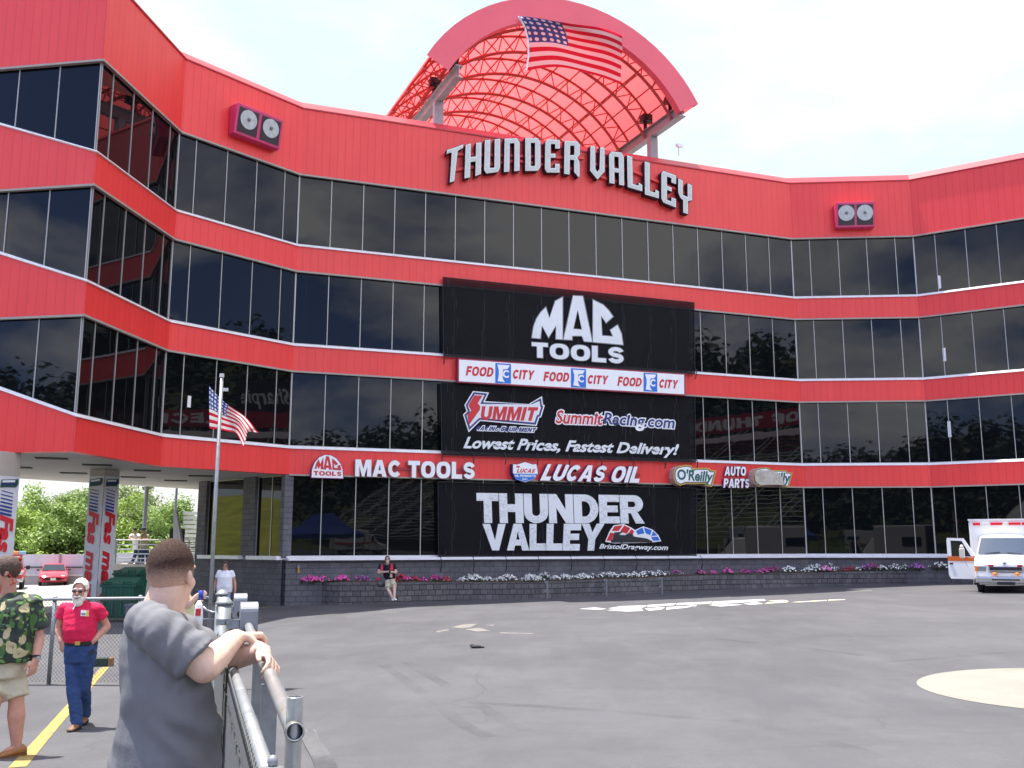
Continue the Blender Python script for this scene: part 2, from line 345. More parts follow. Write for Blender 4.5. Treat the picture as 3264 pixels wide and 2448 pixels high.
# sills of the left wing climb away from the corner
tA=(PLAN[0]-PLAN[1]).normalized(); nA=V((-tA.y,tA.x)); nA3=V((nA.x,nA.y,0)); oA=V((PLAN[1].x,PLAN[1].y,0))
def facA(px,py):
    r=ray(px,py); o=V((0,0,CZ)); t=(oA-o).dot(nA3)/r.dot(nA3); p=o+r*t; return (p-oA).dot(V((tA.x,tA.y,0))),p.z
SL={}
for k,py in (('B4',364.5),('B3',779),('B2',1205.5)):
    a,z=facA(0,py); SL[k]=(z-ZL[k])/a
LA=(PLAN[0]-PLAN[1]).length
def zA(k,i):      # level of line k at plan point i
    return ZL[k]+(SL[k]*LA if (i==0 and k in SL) else 0)
def zc(k,i): return min(zA(k,i), ZL['T'+str(int(k[1]))]-.4) if k in SL else ZL[k]
bld=thing('grandstand_building','red panelled suite building with bands of dark glass and grey stone base','building',(0,44,g(0,44)))
def strip(mb,d0,za,d1,zb,i0=0,i1=6):
    a=offs(PLAN,d0); b=offs(PLAN,d1)
    for i in range(i0,i1):
        f=lambda z,k: z(k) if callable(z) else z
        mb.quad(P3(a[i],f(za,i)),P3(a[i+1],f(za,i+1)),P3(b[i+1],f(zb,i+1)),P3(b[i],f(zb,i)))
def band(name,kb,kt,i0=0):        # a red band: front, top and bottom returns
    mb=MB(); zb=lambda i: zc(kb,i); zt=lambda i: zc(kt,i)
    strip(mb,0,zb,0,zt,i0); strip(mb,0,zt,-.3,zt,i0); strip(mb,-.3,zb,0,zb,i0)
    return mb.build(name,PANEL,bld,fixn=False)
band('parapet','T4','Cb'); band('spandrel_band','T3','B4'); band('spandrel_band','T2','B3'); band('spandrel_band','L','B2')
mb=MB(); strip(mb,.04,ZL['Cb']-.02,.05,ZL['Cb']+.03); strip(mb,.05,ZL['Cb']+.03,-.30,ZL['P']); strip(mb,-.30,ZL['P'],-.75,ZL['P']); strip(mb,-.75,ZL['P'],-.75,ZL['P']-1.0); strip(mb,0,ZL['Cb']-.02,.04,ZL['Cb']-.02)
mb.build('coping',COPING,bld,fixn=False)
def trim(name,k,dz0,dz1,out,mat,i0=0,i1=6,inn=-.11):
    mb=MB(); a=lambda i: zc(k,i)+dz0; b=lambda i: zc(k,i)+dz1
    strip(mb,out,a,out,b,i0,i1); strip(mb,out,b,inn,b,i0,i1); strip(mb,.0,a,out,a,i0,i1)
    return mb.build(name,mat,bld,fixn=False)
for k in ('B4','B3','B2'):
    mb=MB(); f=lambda dz:(lambda i:zc(k,i)+dz)
    strip(mb,.07,f(-.05),.065,f(-.02)); strip(mb,.065,f(-.02),-.09,f(.075)); strip(mb,0,f(-.05),.07,f(-.05)); mb.build('window_sill',WHITE,bld,fixn=False)
for k in ('T4','T3','T2'): trim('window_head',k,-.045,.02,.04,TRIM)
trim('window_head','L',-.04,.02,.03,TRIM,3)
# ground floor plan: recess wall behind the left wing, then along the three faces
Q0=V((at(632,1777,40.3).x,40.3)); GPL=[Q0]+PLAN[3:]
# panes
def face_div(i):
    Lf=(PLAN[i+1]-PLAN[i]).length
    if i==3: return [j*Lf/18 for j in range(19)]
    if i in (1,2,4):
        p=1.27 if i!=4 else 1.32; e=(Lf-3*p)/2; return [0,e,e+p,e+2*p,e+3*p,Lf]
    if i==0:
        out=[Lf]; 
        while out[-1]>1.35: out.append(out[-1]-1.38)
        return [0]+out[::-1]
    out=[0,.95]
    while out[-1]<Lf-1.4: out.append(out[-1]+1.3)
    return out+[Lf]
GO=-.10
gl=offs(PLAN,GO)
def window(i,zb0,zb1,zt,pl=None,div=None):
    a,b=(gl[i],gl[i+1]) if pl is None else pl
    Lf=(b-a).length; t=(b-a)/Lf; n=V((t.y,-t.x))
    w=MB().quad(P3(a,zb0),P3(b,zb1),P3(b,zt),P3(a,zt)).build('window',GLASS,bld,fixn=False)
    fr=MB()
    src=(div or face_div(i)); k=Lf/src[-1]
    for s in src:
        s=min(max(s*k,.02),Lf-.02); p=a+t*s; z0=zb0+(zb1-zb0)*s/Lf
        q=p+n*.012; fr.box((q.x,q.y,(z0+zt)/2),(.030,.03,zt-z0),math.atan2(t.y,t.x))
    n3=V((n.x,n.y,0))*.008
    for z0,z1,d in ((zb0,zb1,.02),(zt,zt,-.02)): fr.beam(P3(a+t*.02,z0+d)+n3,P3(b-t*.02,z1+d)+n3,.03,.03)
    fr.build('mullion_grid',ALU,w)
for i in range(6):
    for r_ in (4,3,2):
        kb='B%d'%r_; window(i,zc(kb,i)+.05,zc(kb,i+1)+.05,ZL['T%d'%r_])
for i in (3,4,5): window(i,ZL['S']+.02,ZL['S']+.02,ZL['L'])
# recess wall under the wing with two windows and stone piers
def gpt(s,off=0): 
    t=(PLAN[3]-Q0).normalized(); n=V((t.y,-t.x)); return Q0+t*s+n*off
LQ=(PLAN[3]-Q0).length
def srec(px):
    r=ray(px,1700); t=(PLAN[3]-Q0).normalized(); n=V((t.y,-t.x)); k=Q0.dot(n)/(r.x*n.x+r.y*n.y); return (V((r.x,r.y))*k-Q0).dot(t)
s1,s2,s3,s4=srec(662),srec(780),srec(818),srec(902)
window(0,ZL['S'],ZL['S'],ZL['L'],(gpt(s1),gpt(s2)),[0,s2-s1]); window(0,ZL['S'],ZL['S'],ZL['L'],(gpt(s3),gpt(s4)),[0,(s4-s3)*.55,s4-s3])
tq=(PLAN[3]-Q0).normalized(); aq=math.atan2(tq.y,tq.x)
for s0,se in ((0,s1),(s2,s3),(s4,LQ)):
    mb=MB(); c=gpt((s0+se)/2,-.15); mb.box((c.x,c.y,(ZL['S']+ZL['L'])/2),(se-s0-.004,.6,ZL['L']-ZL['S']),aq); mb.build('stone_pier',STONE,bld)
mb=MB()
for s0,se in ((s1,s2),(s3,s4)):
    c=gpt((s0+se)/2,.1); mb.box((c.x,c.y,ZL['S']-.02),(se-s0+.3,.5,.14),aq)
mb.build('window_sill',WHITE,bld)
# stone base
mb=MB(); GP=GPL; 
for a,b in zip(GP[:-1],GP[1:]):
    t=(b-a).normalized(); n=V((t.y,-t.x)); k=max(1,int((b-a).length/4))
    for j in range(k):
        p=a+(b-a)*(j/k); q=a+(b-a)*((j+1)/k); f=.152 if a is Q0 else .10
        p=p+n*f; q=q+n*f; mb.quad(V((p.x,p.y,g(p.x,p.y)-.4)),V((q.x,q.y,g(q.x,q.y)-.4)),P3(q,ZL['S']-.09),P3(p,ZL['S']-.09))
p=Q0+V((tq.y,-tq.x))*.152; q=Q0+V((-tq.x,-tq.y))*.0+V((-.3,4)); mb.quad(V((q.x,q.y,-.6)),V((p.x,p.y,-.6)),P3(p,ZL['L']),P3(q,ZL['L']))
mb.build('stone_base',STONE,bld,fixn=False)
mb=MB(); gs=offs(PLAN,.30); gi=offs(PLAN,-.1)
for i in (3,4,5):
    for A,B,za,zb in ((gs,gs,-.11,-.06),(gs,gi,-.06,.06),(gi,gs,-.11,-.11)):
        mb.quad(P3(A[i],ZL['S']+za),P3(A[i+1],ZL['S']+za),P3(B[i+1],ZL['S']+zb),P3(B[i],ZL['S']+zb))
mb.quad(P3(gi[3],ZL['S']-.11),P3(gs[3],ZL['S']-.11),P3(gs[3],ZL['S']-.06),P3(gi[3],ZL['S']+.05))
mb.build('ground_floor_sill',WHITE,bld,fixn=False)
# core, roof and soffit
BK=[V((-27.5,34.5)),V((-20.0,37.8)),V((-15.0,46.2)),V((-4,58)),V((10,62)),V((24,58)),V((34,44))]
core=offs(PLAN,-.22); ring=core+BK[::-1]
mb=MB(); n=len(ring)
for i in range(n):
    j=(i+1)%n; mb.quad(P3(ring[i],ZL['L']+.02),P3(ring[j],ZL['L']+.02),P3(ring[j],ZL['P']-1.0),P3(ring[i],ZL['P']-1.0))
mb.build('core_wall',DARKW,bld,fixn=False)
def polyface(pts,z):
    mb=MB(); mb.add([P3(p,z) for p in pts],[tuple(range(len(pts)))]); return mb
polyface(ring,ZL['P']-1.0).build('roof',pm('roof_membrane',(.3,.3,.3),.8),bld)
front=offs(PLAN,-.02)
polyface(front+BK[::-1],ZL['L']+.01).build('soffit',SOFF,bld)
gcore=[Q0+V((-tq.y,tq.x))*.12]+core[3:]+BK[::-1][:5]
mb=MB(); n=len(gcore)
for i in range(n-1): mb.quad(P3(gcore[i],-1),P3(gcore[i+1],-1),P3(gcore[i+1],ZL['L']),P3(gcore[i],ZL['L']))
mb.quad(P3(gcore[-1],-1),P3(gcore[0],-1),P3(gcore[0],ZL['L']),P3(gcore[-1],ZL['L']))
mb.build('ground_floor_wall',STONE,bld,fixn=False)
VENT=pm('dark_vent',(.03,.028,.025),.8)
for px,py in ((165,1461),(55,1490),(235,1508),(310,1482),(425,1521),(470,1500),(640,1517),(560,1532)):
    r=ray(px,py); t=(ZL['L']-CZ)/r.z; p=V((0,0,CZ))+r*t
    MB().box((p.x,p.y,ZL['L']-.005),(.9,.55,.02),.35).build('soffit_vent',VENT,bld)
# white slips painted in place of bright reflections and interior lights in the panes
PAPER_AND_GLINT=pm('paper_and_glint',(.8,.8,.78),.6)
def on_face(i,px,py,off):
    a=PLAN[i];b=PLAN[i+1];t=(b-a).normalized();n=V((t.y,-t.x)); r=ray(px,py); q=a+n*off; k=q.dot(n)/(r.x*n.x+r.y*n.y); return V((0,0,CZ))+r*k,math.atan2(t.y,t.x)
for i,px,py,h in ((5,2994,899,.62),(5,3010,1130,.62),(5,3026,1368,.72),(2,603,1280,.4)):
    p,a=on_face(i,px,py,-.085); mb=MB().box(p,(.13,.006,h),a); mb.build('window_glint',PAPER_AND_GLINT,bld)
# ------------------------------------------------------------------ ground
mb=MB(); xs=[-400,-250,-150,-100,-70,-50,-40,-30,-24,-20,-16,-12,-9,-7,-5,-4,-3,-2,-1,0,1,2,3,4,5,6,8,10,13,16,20,25,30,40,60,100,200,400]
ys=[-300,-150,-80,-40,-20,-10,-6,-4,-2,-1,0,1,2,3,4,5,6,7]+[7.2+.2*k for k in range(26)]+[12.5,13,14,17,20,25,30,35,40,45,50,55,60,70,80,100,130,180,260,400,800]
for y in ys:
    for x in xs: mb.v.append(gp(x,y))
nx=len(xs)
for j in range(len(ys)-1):
    for i in range(nx-1): mb.f.append([j*nx+i,j*nx+i+1,(j+1)*nx+i+1,(j+1)*nx+i]); mb.m.append(0)
tag(mb.build('ground',ASPH,None,smooth=True),kind='structure')
# ================================================================== signs and the roof canopy
from mathutils.geometry import tessellate_polygon
class Z:     # a traced view of the photograph: origin and scale
    def __init__(s,x,y,k): s.x,s.y,s.k=x,y,k
    def __call__(s,*pts): return [(s.x+a/s.k,s.y+b/s.k) for a,b in pts]
z2=Z(1100,0,1.8433); z5=Z(900,1100,2.765); z6=Z(1600,1100,2.765); z7=Z(2300,1100,1.9523); zb=Z(1380,870,2.572); z8=Z(950,1400,1.3406); z1=Z(0,0,2.0109); z3=Z(2200,400,2.0733)
def inset(poly,d):
    n=len(poly); A=sum(poly[i][0]*poly[(i+1)%n][1]-poly[(i+1)%n][0]*poly[i][1] for i in range(n)); s=1 if A>0 else -1; out=[]
    for i in range(n):
        a,b,c=V(poly[i-1]),V(poly[i]),V(poly[(i+1)%n]); t0=(b-a).normalized(); t1=(c-b).normalized()
        n0=V((-t0.y,t0.x))*s; n1=V((-t1.y,t1.x))*s; k=d/max(.35,1+n0.dot(n1)); out.append(tuple(b+(n0+n1)*k))
    return out
def solid(mb,loops,place,depth):
    """filled outline (first loop) with holes (the others); place(u,v,h) gives the world point"""
    ls=[[V((x,y,0)) for x,y in l] for l in loops]; flat=[p for l in ls for p in l]
    tri=tessellate_polygon(ls); n=len(flat)
    vs=[place(p.x,p.y,depth) for p in flat]
    if depth<.012: mb.add(vs,[tuple(t) for t in tri]); return
    vs+= [place(p.x,p.y,0) for p in flat]; fs=[tuple(t) for t in tri]; b=0
    for l in ls:
        k=len(l); fs+=[(b+i,b+(i+1)%k,n+b+(i+1)%k,n+b+i) for i in range(k)]; b+=k
    mb.add(vs,fs)
def on_fac(off):
    def f(px,py,h=0):
        t,z=fac(px,py,off); return fp(t,z,off+h)
    return f
def shape(name,loops,off,depth,mat,parent,place=None):
    mb=MB(); f=on_fac(off+depth); solid(mb,loops,place or (lambda u,v,h:f(u,v,h-depth)),depth); return mb.build(name,mat,parent)
def text_mesh(s,shear=0,bold=0,spacing=1,res=3):
    c=bpy.data.curves.new('t','FONT'); c.body=s; c.shear=shear; c.offset=bold; c.space_character=spacing; c.resolution_u=res; c.fill_mode='FRONT'; c.extrude=0
    o=bpy.data.objects.new('t',c); me=bpy.data.meshes.new_from_object(o); 
    bpy.data.objects.remove(o); bpy.data.curves.remove(c); return me
def bbox(me):
    xs=[v.co.x for v in me.vertices]; ys=[v.co.y for v in me.vertices]; return min(xs),min(ys),max(xs),max(ys)
def text(name,s,quad,off,depth,mat,parent,shear=0,bold=0,outline=0,spacing=1,place=None,arch=0):
    """lettering fitted in a quad (TL,TR,BR,BL) of the photograph and laid on the wall"""
    ref=text_mesh(s,shear,bold,spacing); b=bbox(ref); me=text_mesh(s,shear,bold+outline,spacing) if outline else ref
    f_=on_fac(off+depth); place=place or (lambda u,v,h:f_(u,v,h-depth)); TL,TR,BR,BL=[V(q) for q in quad]
    bm=bmesh.new(); bm.from_mesh(me); bmesh.ops.remove_doubles(bm,verts=bm.verts,dist=1e-5)
    if depth>=.012:
        r=bmesh.ops.extrude_face_region(bm,geom=bm.faces[:]); new={v for v in r['geom'] if isinstance(v,bmesh.types.BMVert)}
    else: new=set()
    isl={}
    bm.verts.index_update(); k=0
    for v0 in bm.verts:
        if v0 in isl: continue
        st=[v0]; isl[v0]=k
        while st:
            a=st.pop()
            for e in a.link_edges:
                w_=e.other_vert(a)
                if w_ not in isl: isl[w_]=k; st.append(w_)
        k+=1
    for v in bm.verts:
        u=(v.co.x-b[0])/(b[2]-b[0]); w=(v.co.y-b[1])/(b[3]-b[1])
        q=(BL*(1-u)+BR*u)*(1-w)+(TL*(1-u)+TR*u)*w
        v.co=place(q.x,q.y,(depth+.0012*(isl[v]%3)) if (v in new or depth<.012) else 0)
    bmesh.ops.recalc_face_normals(bm,faces=bm.faces); m2=bpy.data.meshes.new('m'); bm.to_mesh(m2); bm.free(); boxuv(m2); return link(name,m2,parent,mat)
# ---- a heavy block alphabet, drawn here (unit height)
def arc(cx,cy,rx,ry,a0,a1,n=10): return [(cx+rx*math.cos(R(a0+(a1-a0)*i/n)),cy+ry*math.sin(R(a0+(a1-a0)*i/n))) for i in range(n+1)]
def sup(cx,cy,rx,ry,n=28,e=2.5):
    out=[]
    for i in range(n):
        a=2*PI*i/n; c,s=math.cos(a),math.sin(a); out.append((cx+rx*math.copysign(abs(c)**(2/e),c),cy+ry*math.copysign(abs(s)**(2/e),s)))
    return out
def thick(path,w):
    n=len(path); Lf=[];Rt=[]
    for i in range(n):
        a=V(path[max(0,i-1)]);b=V(path[min(n-1,i+1)]); t=(b-a).normalized(); nn=V((-t.y,t.x))*w/2; p=V(path[i]); Lf.append(tuple(p+nn)); Rt.append(tuple(p-nn))
    return Lf+Rt[::-1]
_s=.27
HV={'A':(1.0,[[(0,0),(.33,1),(.67,1),(1,0),(.70,0),(.645,.19),(.355,.19),(.30,0)],[(.41,.39),(.59,.39),(.5,.74)]]),
'C':(.9,[thick(arc(.47,.5,.335,.37,38,322,22),.26)]),'D':(.92,[[(0,0),(0,1)]+arc(.42,.5,.5,.5,90,-90,14),[(.29,.22),(.29,.78)]+arc(.40,.5,.23,.28,90,-90,10)]),
'E':(.76,[[(0,0),(0,1),(.76,1),(.76,.77),(.29,.77),(.29,.62),(.70,.62),(.70,.40),(.29,.40),(.29,.23),(.76,.23),(.76,0)]]),'F':(.74,[[(0,0),(0,1),(.74,1),(.74,.76),(.29,.76),(.29,.60),(.68,.60),(.68,.37),(.29,.37),(.29,0)]]),
'G':(.94,[thick(arc(.47,.5,.335,.37,40,300,20)+[(.74,.2),(.79,.35)],.24)]),'H':(.9,[[(0,0),(0,1),(.29,1),(.29,.63),(.61,.63),(.61,1),(.9,1),(.9,0),(.61,0),(.61,.38),(.29,.38),(.29,0)]]),'I':(.29,[[(0,0),(0,1),(.29,1),(.29,0)]]),
'L':(.72,[[(0,0),(0,1),(.29,1),(.29,.25),(.72,.25),(.72,0)]]),'M':(1.12,[[(0,0),(0,1),(.37,1),(.56,.44),(.75,1),(1.12,1),(1.12,0),(.84,0),(.84,.62),(.64,0),(.48,0),(.28,.62),(.28,0)]]),
'N':(.92,[[(0,0),(0,1),(.29,1),(.64,.46),(.64,1),(.92,1),(.92,0),(.64,0),(.28,.54),(.28,0)]]),'O':(.98,[sup(.49,.5,.49,.5),sup(.49,.5,.21,.27,22)]),
'P':(.84,[[(0,0),(0,1)]+arc(.52,.68,.32,.32,90,-90,12)+[(.29,.36),(.29,0)],[(.29,.57),(.29,.79)]+arc(.48,.68,.10,.11,90,-90,8)]),
'Q':(.98,[sup(.49,.5,.49,.5)[:24]+[(.62,.04),(.78,-.08),(.96,.02),(.9,.16)],sup(.49,.5,.21,.27,22)]),
'R':(.9,[[(0,0),(0,1)]+arc(.54,.70,.33,.30,90,-75,12)+[(.90,0),(.58,0),(.40,.37),(.29,.37),(.29,0)],[(.29,.57),(.29,.79)]+arc(.50,.68,.09,.11,90,-90,8)]),
'S':(.82,[thick(arc(.41,.69,.27,.19,15,200,10)+arc(.42,.31,.27,.19,70,-165,12)[0:13],.235)]),
'T':(.82,[[(0,1),(.82,1),(.82,.75),(.555,.75),(.555,0),(.265,0),(.265,.75),(0,.75)]]),'U':(.9,[[(0,1),(.29,1),(.29,.38)]+arc(.45,.36,.16,.13,180,360,8)+[(.61,1),(.9,1),(.9,.36)]+arc(.45,.36,.45,.36,0,-180,14)]),
'V':(1.0,[[(0,1),(.31,1),(.5,.36),(.69,1),(1,1),(.65,0),(.35,0)]]),'Y':(.98,[[(0,1),(.32,1),(.49,.66),(.66,1),(.98,1),(.635,.42),(.635,0),(.345,0),(.345,.42)]])}
HV['B']=(.86,[[(0,0),(0,1)]+arc(.5,.745,.32,.255,90,-70,9)+arc(.54,.28,.32,.28,70,-90,10),[(.29,.60),(.29,.80),(.5,.80),(.5,.60)],[(.29,.20),(.29,.41),(.52,.41),(.52,.20)]])
HV['S']=(.82,[thick(arc(.41,.69,.27,.19,10,235,12)+arc(.41,.31,.27,.19,55,-170,14),.235)])
def heavy(name,s,quad,off,depth,mat,parent,shear=0,grow=0,gap=.10,place=None):
    """heavy lettering fitted in a quad (TL,TR,BR,BL) of the photograph; grow in picture points widens it for an edge"""
    f_=on_fac(off+depth); place=place or (lambda u,v,h:f_(u,v,h-depth)); x=0; gl_=[]
    for ch in s:
        if ch==' ': x+=.42; continue
        w,ls=HV[ch]; gl_.append([[(x+px_+shear*py_,py_) for px_,py_ in l] for l in ls]); x+=w+gap
    pts=[p for gg in gl_ for l in gg for p in l]; b=(min(p[0] for p in pts),0,max(p[0] for p in pts),1); mb=MB(); TL,TR,BR,BL=[V(q) for q in quad]
    for k,gg in enumerate(gl_):
        L_=[[bil((TL,TR,BR,BL),(px_-b[0])/(b[2]-b[0]),py_) for px_,py_ in l] for l in gg]
        if grow: L_=[inset(L_[0],-grow)]+[inset(l,grow) for l in L_[1:]]
        solid(mb,L_,lambda u,v,h,k=k: place(u,v,h+(.0012*(k%2) if depth<.012 or h>0 else 0)),depth)
    return mb.build(name,mat,parent)
def bil(q,u,w):
    TL,TR,BR,BL=[V(p) for p in q]; p=(BL*(1-u)+BR*u)*(1-w)+(TL*(1-u)+TR*u)*w; return (p.x,p.y)
def wall_thing(name,label,cat,px,py,off=.05,group=None):
    p=on_fac(off)(px,py); return thing(name,label,cat,p,0,group)
# ---- arched channel letters
LET={ # unit square, y up
'T':[[(0,1),(0,.86),(.16,.88),(.30,.86),(.30,0),(.70,0),(.70,.86),(1,.9),(1,1.02),(.6,1)]],
'H':[[(0,0),(0,.96),(.36,1),(.36,.60),(.64,.60),(.64,1),(1,1),(1,.04),(.64,0),(.64,.44),(.36,.44),(.36,0)]],
'U':[[(0,1),(0,.12),(.14,0),(.86,0),(1,.12),(1,1),(.62,1),(.62,.16),(.38,.16),(.38,1)]],
'N':[[(0,0),(0,1),(.8,1),(1,.88),(1,0),(.64,0),(.64,.84),(.37,.84),(.37,0)]],
'D':[[(0,0),(0,1),(.82,1),(1,.88),(1,.12),(.82,0)],[(.38,.16),(.62,.16),(.62,.84),(.38,.84)]],
'E':[[(.14,0),(0,.1),(0,.9),(.14,1),(1,1),(1,.72),(.66,.72),(.66,.85),(.40,.85),(.40,.58),(.72,.58),(.72,.44),(.40,.44),(.40,.15),(.66,.15),(.66,.28),(1,.28),(1,0)]],
'R':[[(0,0),(0,1),(.8,1),(1,.9),(1,.62),(.84,.52),(.98,.42),(1,0),(.9,-.04),(.62,.1),(.62,.44),(.38,.44),(.38,0)],[(.38,.58),(.62,.60),(.62,.85),(.38,.85)]],
'V':[[(0,1),(0,.2),(.46,-.05),(.54,-.05),(1,.22),(1,1),(.66,1),(.62,.28),(.50,.2),(.38,.28),(.36,1)]],
'A':[[(0,0),(0,.88),(.16,1),(.84,1),(1,.88),(1,0),(.64,0),(.64,.36),(.37,.36),(.37,0)],[(.37,.5),(.63,.5),(.63,.84),(.37,.84)]],
'L':[[(0,0),(0,1),(.38,1),(.38,.16),(.72,.16),(.74,.26),(1,.22),(1,0)]],
'Y':[[(0,1),(0,.56),(.16,.42),(.34,.38),(.34,0),(.72,0),(.72,.42),(1,.5),(1,1),(.66,1),(.66,.56),(.36,.56),(.36,1)]]}
QUADS=[('T',(597,880),(697,848),(665,1060),(592,1080)),('H',(707,842),(803,835),(800,1030),(700,1050)),('U',(820,822),(913,813),(912,1010),(815,1022)),('N',(936,812),(1027,810),(1027,1005),(932,1012)),
('D',(1057,808),(1150,810),(1150,1004),(1057,1006)),('E',(1175,816),(1264,820),(1262,1016),(1172,1014)),('R',(1288,826),(1382,828),(1380,1036),(1285,1022)),
('V',(1440,856),(1527,866),(1527,1048),(1438,1040)),('A',(1549,886),(1639,896),(1641,1092),(1552,1076)),('L',(1655,910),(1745,938),(1748,1126),(1659,1100)),('L',(1759,946),(1845,970),(1845,1168),(1760,1143)),
('E',(1857,997),(1946,1030),(1946,1222),(1857,1186)),('Y',(1955,1045),(2040,1088),(2040,1268),(1957,1240))]
sg=wall_thing('channel_letter_sign','large arched sign of cream channel letters with black edges on the red parapet','sign',1810,560,.2)
for ch,a,b,c,d in QUADS:
    q=z2(a,b,c,d); loops=[[bil(q,u,w) for u,w in l] for l in LET[ch]]
    lt=shape('letter',[loops[0]]+loops[1:],.05,.29,BLACK,sg)
    ins=[inset(loops[0],4)]+[inset(l,-4) for l in loops[1:]]
    shape('letter_rim',[inset(loops[0],1)]+[inset(l,-1) for l in loops[1:]],.343,.005,CREAM,lt)
    shape('letter_face',ins,.352,.005,pm('letter_face',(.60,.61,.55),.6,var=.08,vs=5) if 'letter_face' not in MATS else MATS['letter_face'],lt)
mb=MB()
for pts in (((600,905),(1400,930)),((640,1000),(1000,945)),((1000,945),(1380,1000)),((1440,960),(1700,1010)),((1700,1010),(2030,1150)),((1500,1040),(1900,1150))):
    a,b=[on_fac(.09)(*p) for p in z2(*pts)]; mb.beam(a,b,.10,.12)
mb.build('mounting_rail',PANEL,sg)
# ---- mesh banners
def banner(label,quad,off=.13):
    p=[on_fac(off)(*q) for q in quad]; c=(p[2]+p[3])/2
    t=thing('mesh_banner',label,'banner',c,0,'dark mesh banners hung over the windows')
    N_=40; mb=MB(); TL,TR,BR,BL=p
    for j in range(9):
        for i in range(N_+1):
            u,w=i/N_,j/8; q=(BL*(1-u)+BR*u)*(1-w)+(TL*(1-u)+TR*u)*w; mb.v.append(q+N3*(.022*math.sin(u*9)*math.sin(w*PI)+.012*mnoise.noise(V((u*9,w*4,quad[0][1])))*math.sin(w*PI)*math.sin(u*PI)))
    for j in range(8):
        for i in range(N_): a=j*(N_+1)+i; mb.f.append([a,a+1,a+N_+2,a+N_+1]); mb.m.append(0)
    mb.build('fabric',BANNER,t,smooth=True,fixn=False)
    hem=MB()
    for a,b in ((TL,TR),(BL,BR),(TL,BL),(TR,BR)): hem.beam(a+N3*.03,b+N3*.03,.05,.02)
    hem.build('hem',BLACK,t)
    return t
def straps(t,pts,h=.55):
    for px,py in pts:
        p=on_fac(.2)(px,py); MB().tube([p+V((0,0,.12)),p+N3*.14+V((0,0,-.02)),p+N3*.15+V((0,0,-h*.5)),p+V((.02,0,-h))],.022,5).build('strap',BLACK,t)
o_=.155
b1=banner('dark mesh banner with a big dome shaped tool maker emblem, topmost of three',[(1411,884),(2212,965),(2214,1193),(1413,1136)])
for l in ([(812,530),(826,440),(850,375),(885,322),(925,283),(955,372),(1003,232),(1062,200),(1062,545),(1008,540),(1010,430),(948,528),(893,430),(880,537)],
          [(1313,222),(1395,262),(1440,308),(1475,358),(1420,408),(1378,350),(1385,515),(1478,522),(1455,468),(1513,428),(1545,500),(1557,588),(1312,566)]):
    shape('emblem_letter',[zb(*inset(l,-7))],o_,.004,pm('emblem_edge',(.20,.20,.20),.5) if 'emblem_edge' not in MATS else MATS['emblem_edge'],b1)
    shape('emblem_letter',[zb(*l)],o_+.008,.004,BANW,b1)
l=[(1150,188),(1228,192),(1305,565),(1240,560),(1222,515),(1140,515),(1140,548),(1072,545)]
shape('emblem_letter',[zb(*inset(l,-7)),zb((1187,312),(1217,460),(1156,455))],o_,.004,MATS['emblem_edge'],b1)
shape('emblem_letter',[zb(*l),zb((1187,300),(1222,465),(1150,460))],o_+.008,.004,BANW,b1)
heavy('lettering','TOOLS',zb((810,568),(1562,612),(1562,745),(812,690)),o_+.008,.004,BANW,b1); heavy('lettering_edge','TOOLS',zb((810,568),(1562,612),(1562,745),(812,690)),o_,.004,MATS['emblem_edge'],b1,grow=1.9)
straps(b1,[(2214,1180),(1413,1130)],.4)
b2=banner('dark mesh banner with red white and blue racing shop lettering, middle of three',[(1405,1218),(2213.5,1265),(2216.5,1474),(1408,1451)])
bad=z5((1680,405),(1822,418),(1785,495),(2190,520))+z6((240,517),(352,450),(362,525),(378,530),(345,635),(328,640),(305,712))+z5((1745,668),(1642,768),(1592,612),(1624,582),(1605,528))
shape('badge_edge',[bad],o_,.004,SIGNW,b2); shape('badge_rim',[inset(bad,3.5)],o_+.006,.004,NAVY,b2); shape('badge_face',[inset(bad,9.5)],o_+.012,.004,BANW,b2)
shape('badge_letter',[z5((1690,442),(1765,445),(1722,512),(1745,540),(1740,572),(1645,705),(1630,612),(1664,578),(1640,530))],o_+.018,.004,RED,b2)
heavy('badge_lettering','UMMIT',z5((1752,538))+z6((322,548),(300,668))+z5((1748,660)),o_+.018,.004,RED,b2,shear=.12)
q=z5((1712,711))+z6((304,730),(296,768))+z5((1700,750))
heavy('lettering','RACING EQUIPMENT',q,o_+.012,.004,NAVY,b2,shear=.2); heavy('lettering_edge','RACING EQUIPMENT',q,o_+.004,.004,SIGNW,b2,shear=.2,grow=2.4)
q=z6((482,572),(893,592),(885,706),(472,690)); text('lettering','Summit',q,o_+.012,.004,RED,b2,bold=.02,shear=.12); text('lettering_edge','Summit',q,o_+.004,.004,SIGNW,b2,bold=.02,shear=.12,outline=.065)
q=z6((902,592),(1526,634),(1518,768),(893,728)); text('lettering','Racing.com',q,o_+.012,.004,NAVY,b2,bold=.02,shear=.12); text('lettering_edge','Racing.com',q,o_+.004,.004,SIGNW,b2,bold=.02,shear=.12,outline=.065)
text('lettering','Lowest Prices, Fastest Delivery!',z5((1615,805))+z6((1562,872),(1548,998))+z5((1588,940)),o_+.004,.004,BANW,b2,bold=.034,shear=.2)
straps(b2,[(1406+101.5*i,1447+3*i) for i in range(9)],.35)
b3=banner('dark mesh banner with cracked white block letters and a race car emblem, lowest of three',[(1395.5,1536),(2220,1556),(2218,1778),(1397,1783)])
m,t_,b_=nodes('cracked_print'); tc=t_.nodes.new('ShaderNodeTexCoord'); n_=noise_n(t_,tc.outputs['UV'],1.6,8,.75,(1,2.2,1),1.5); n2_=noise_n(t_,tc.outputs['UV'],.7,3,.5)
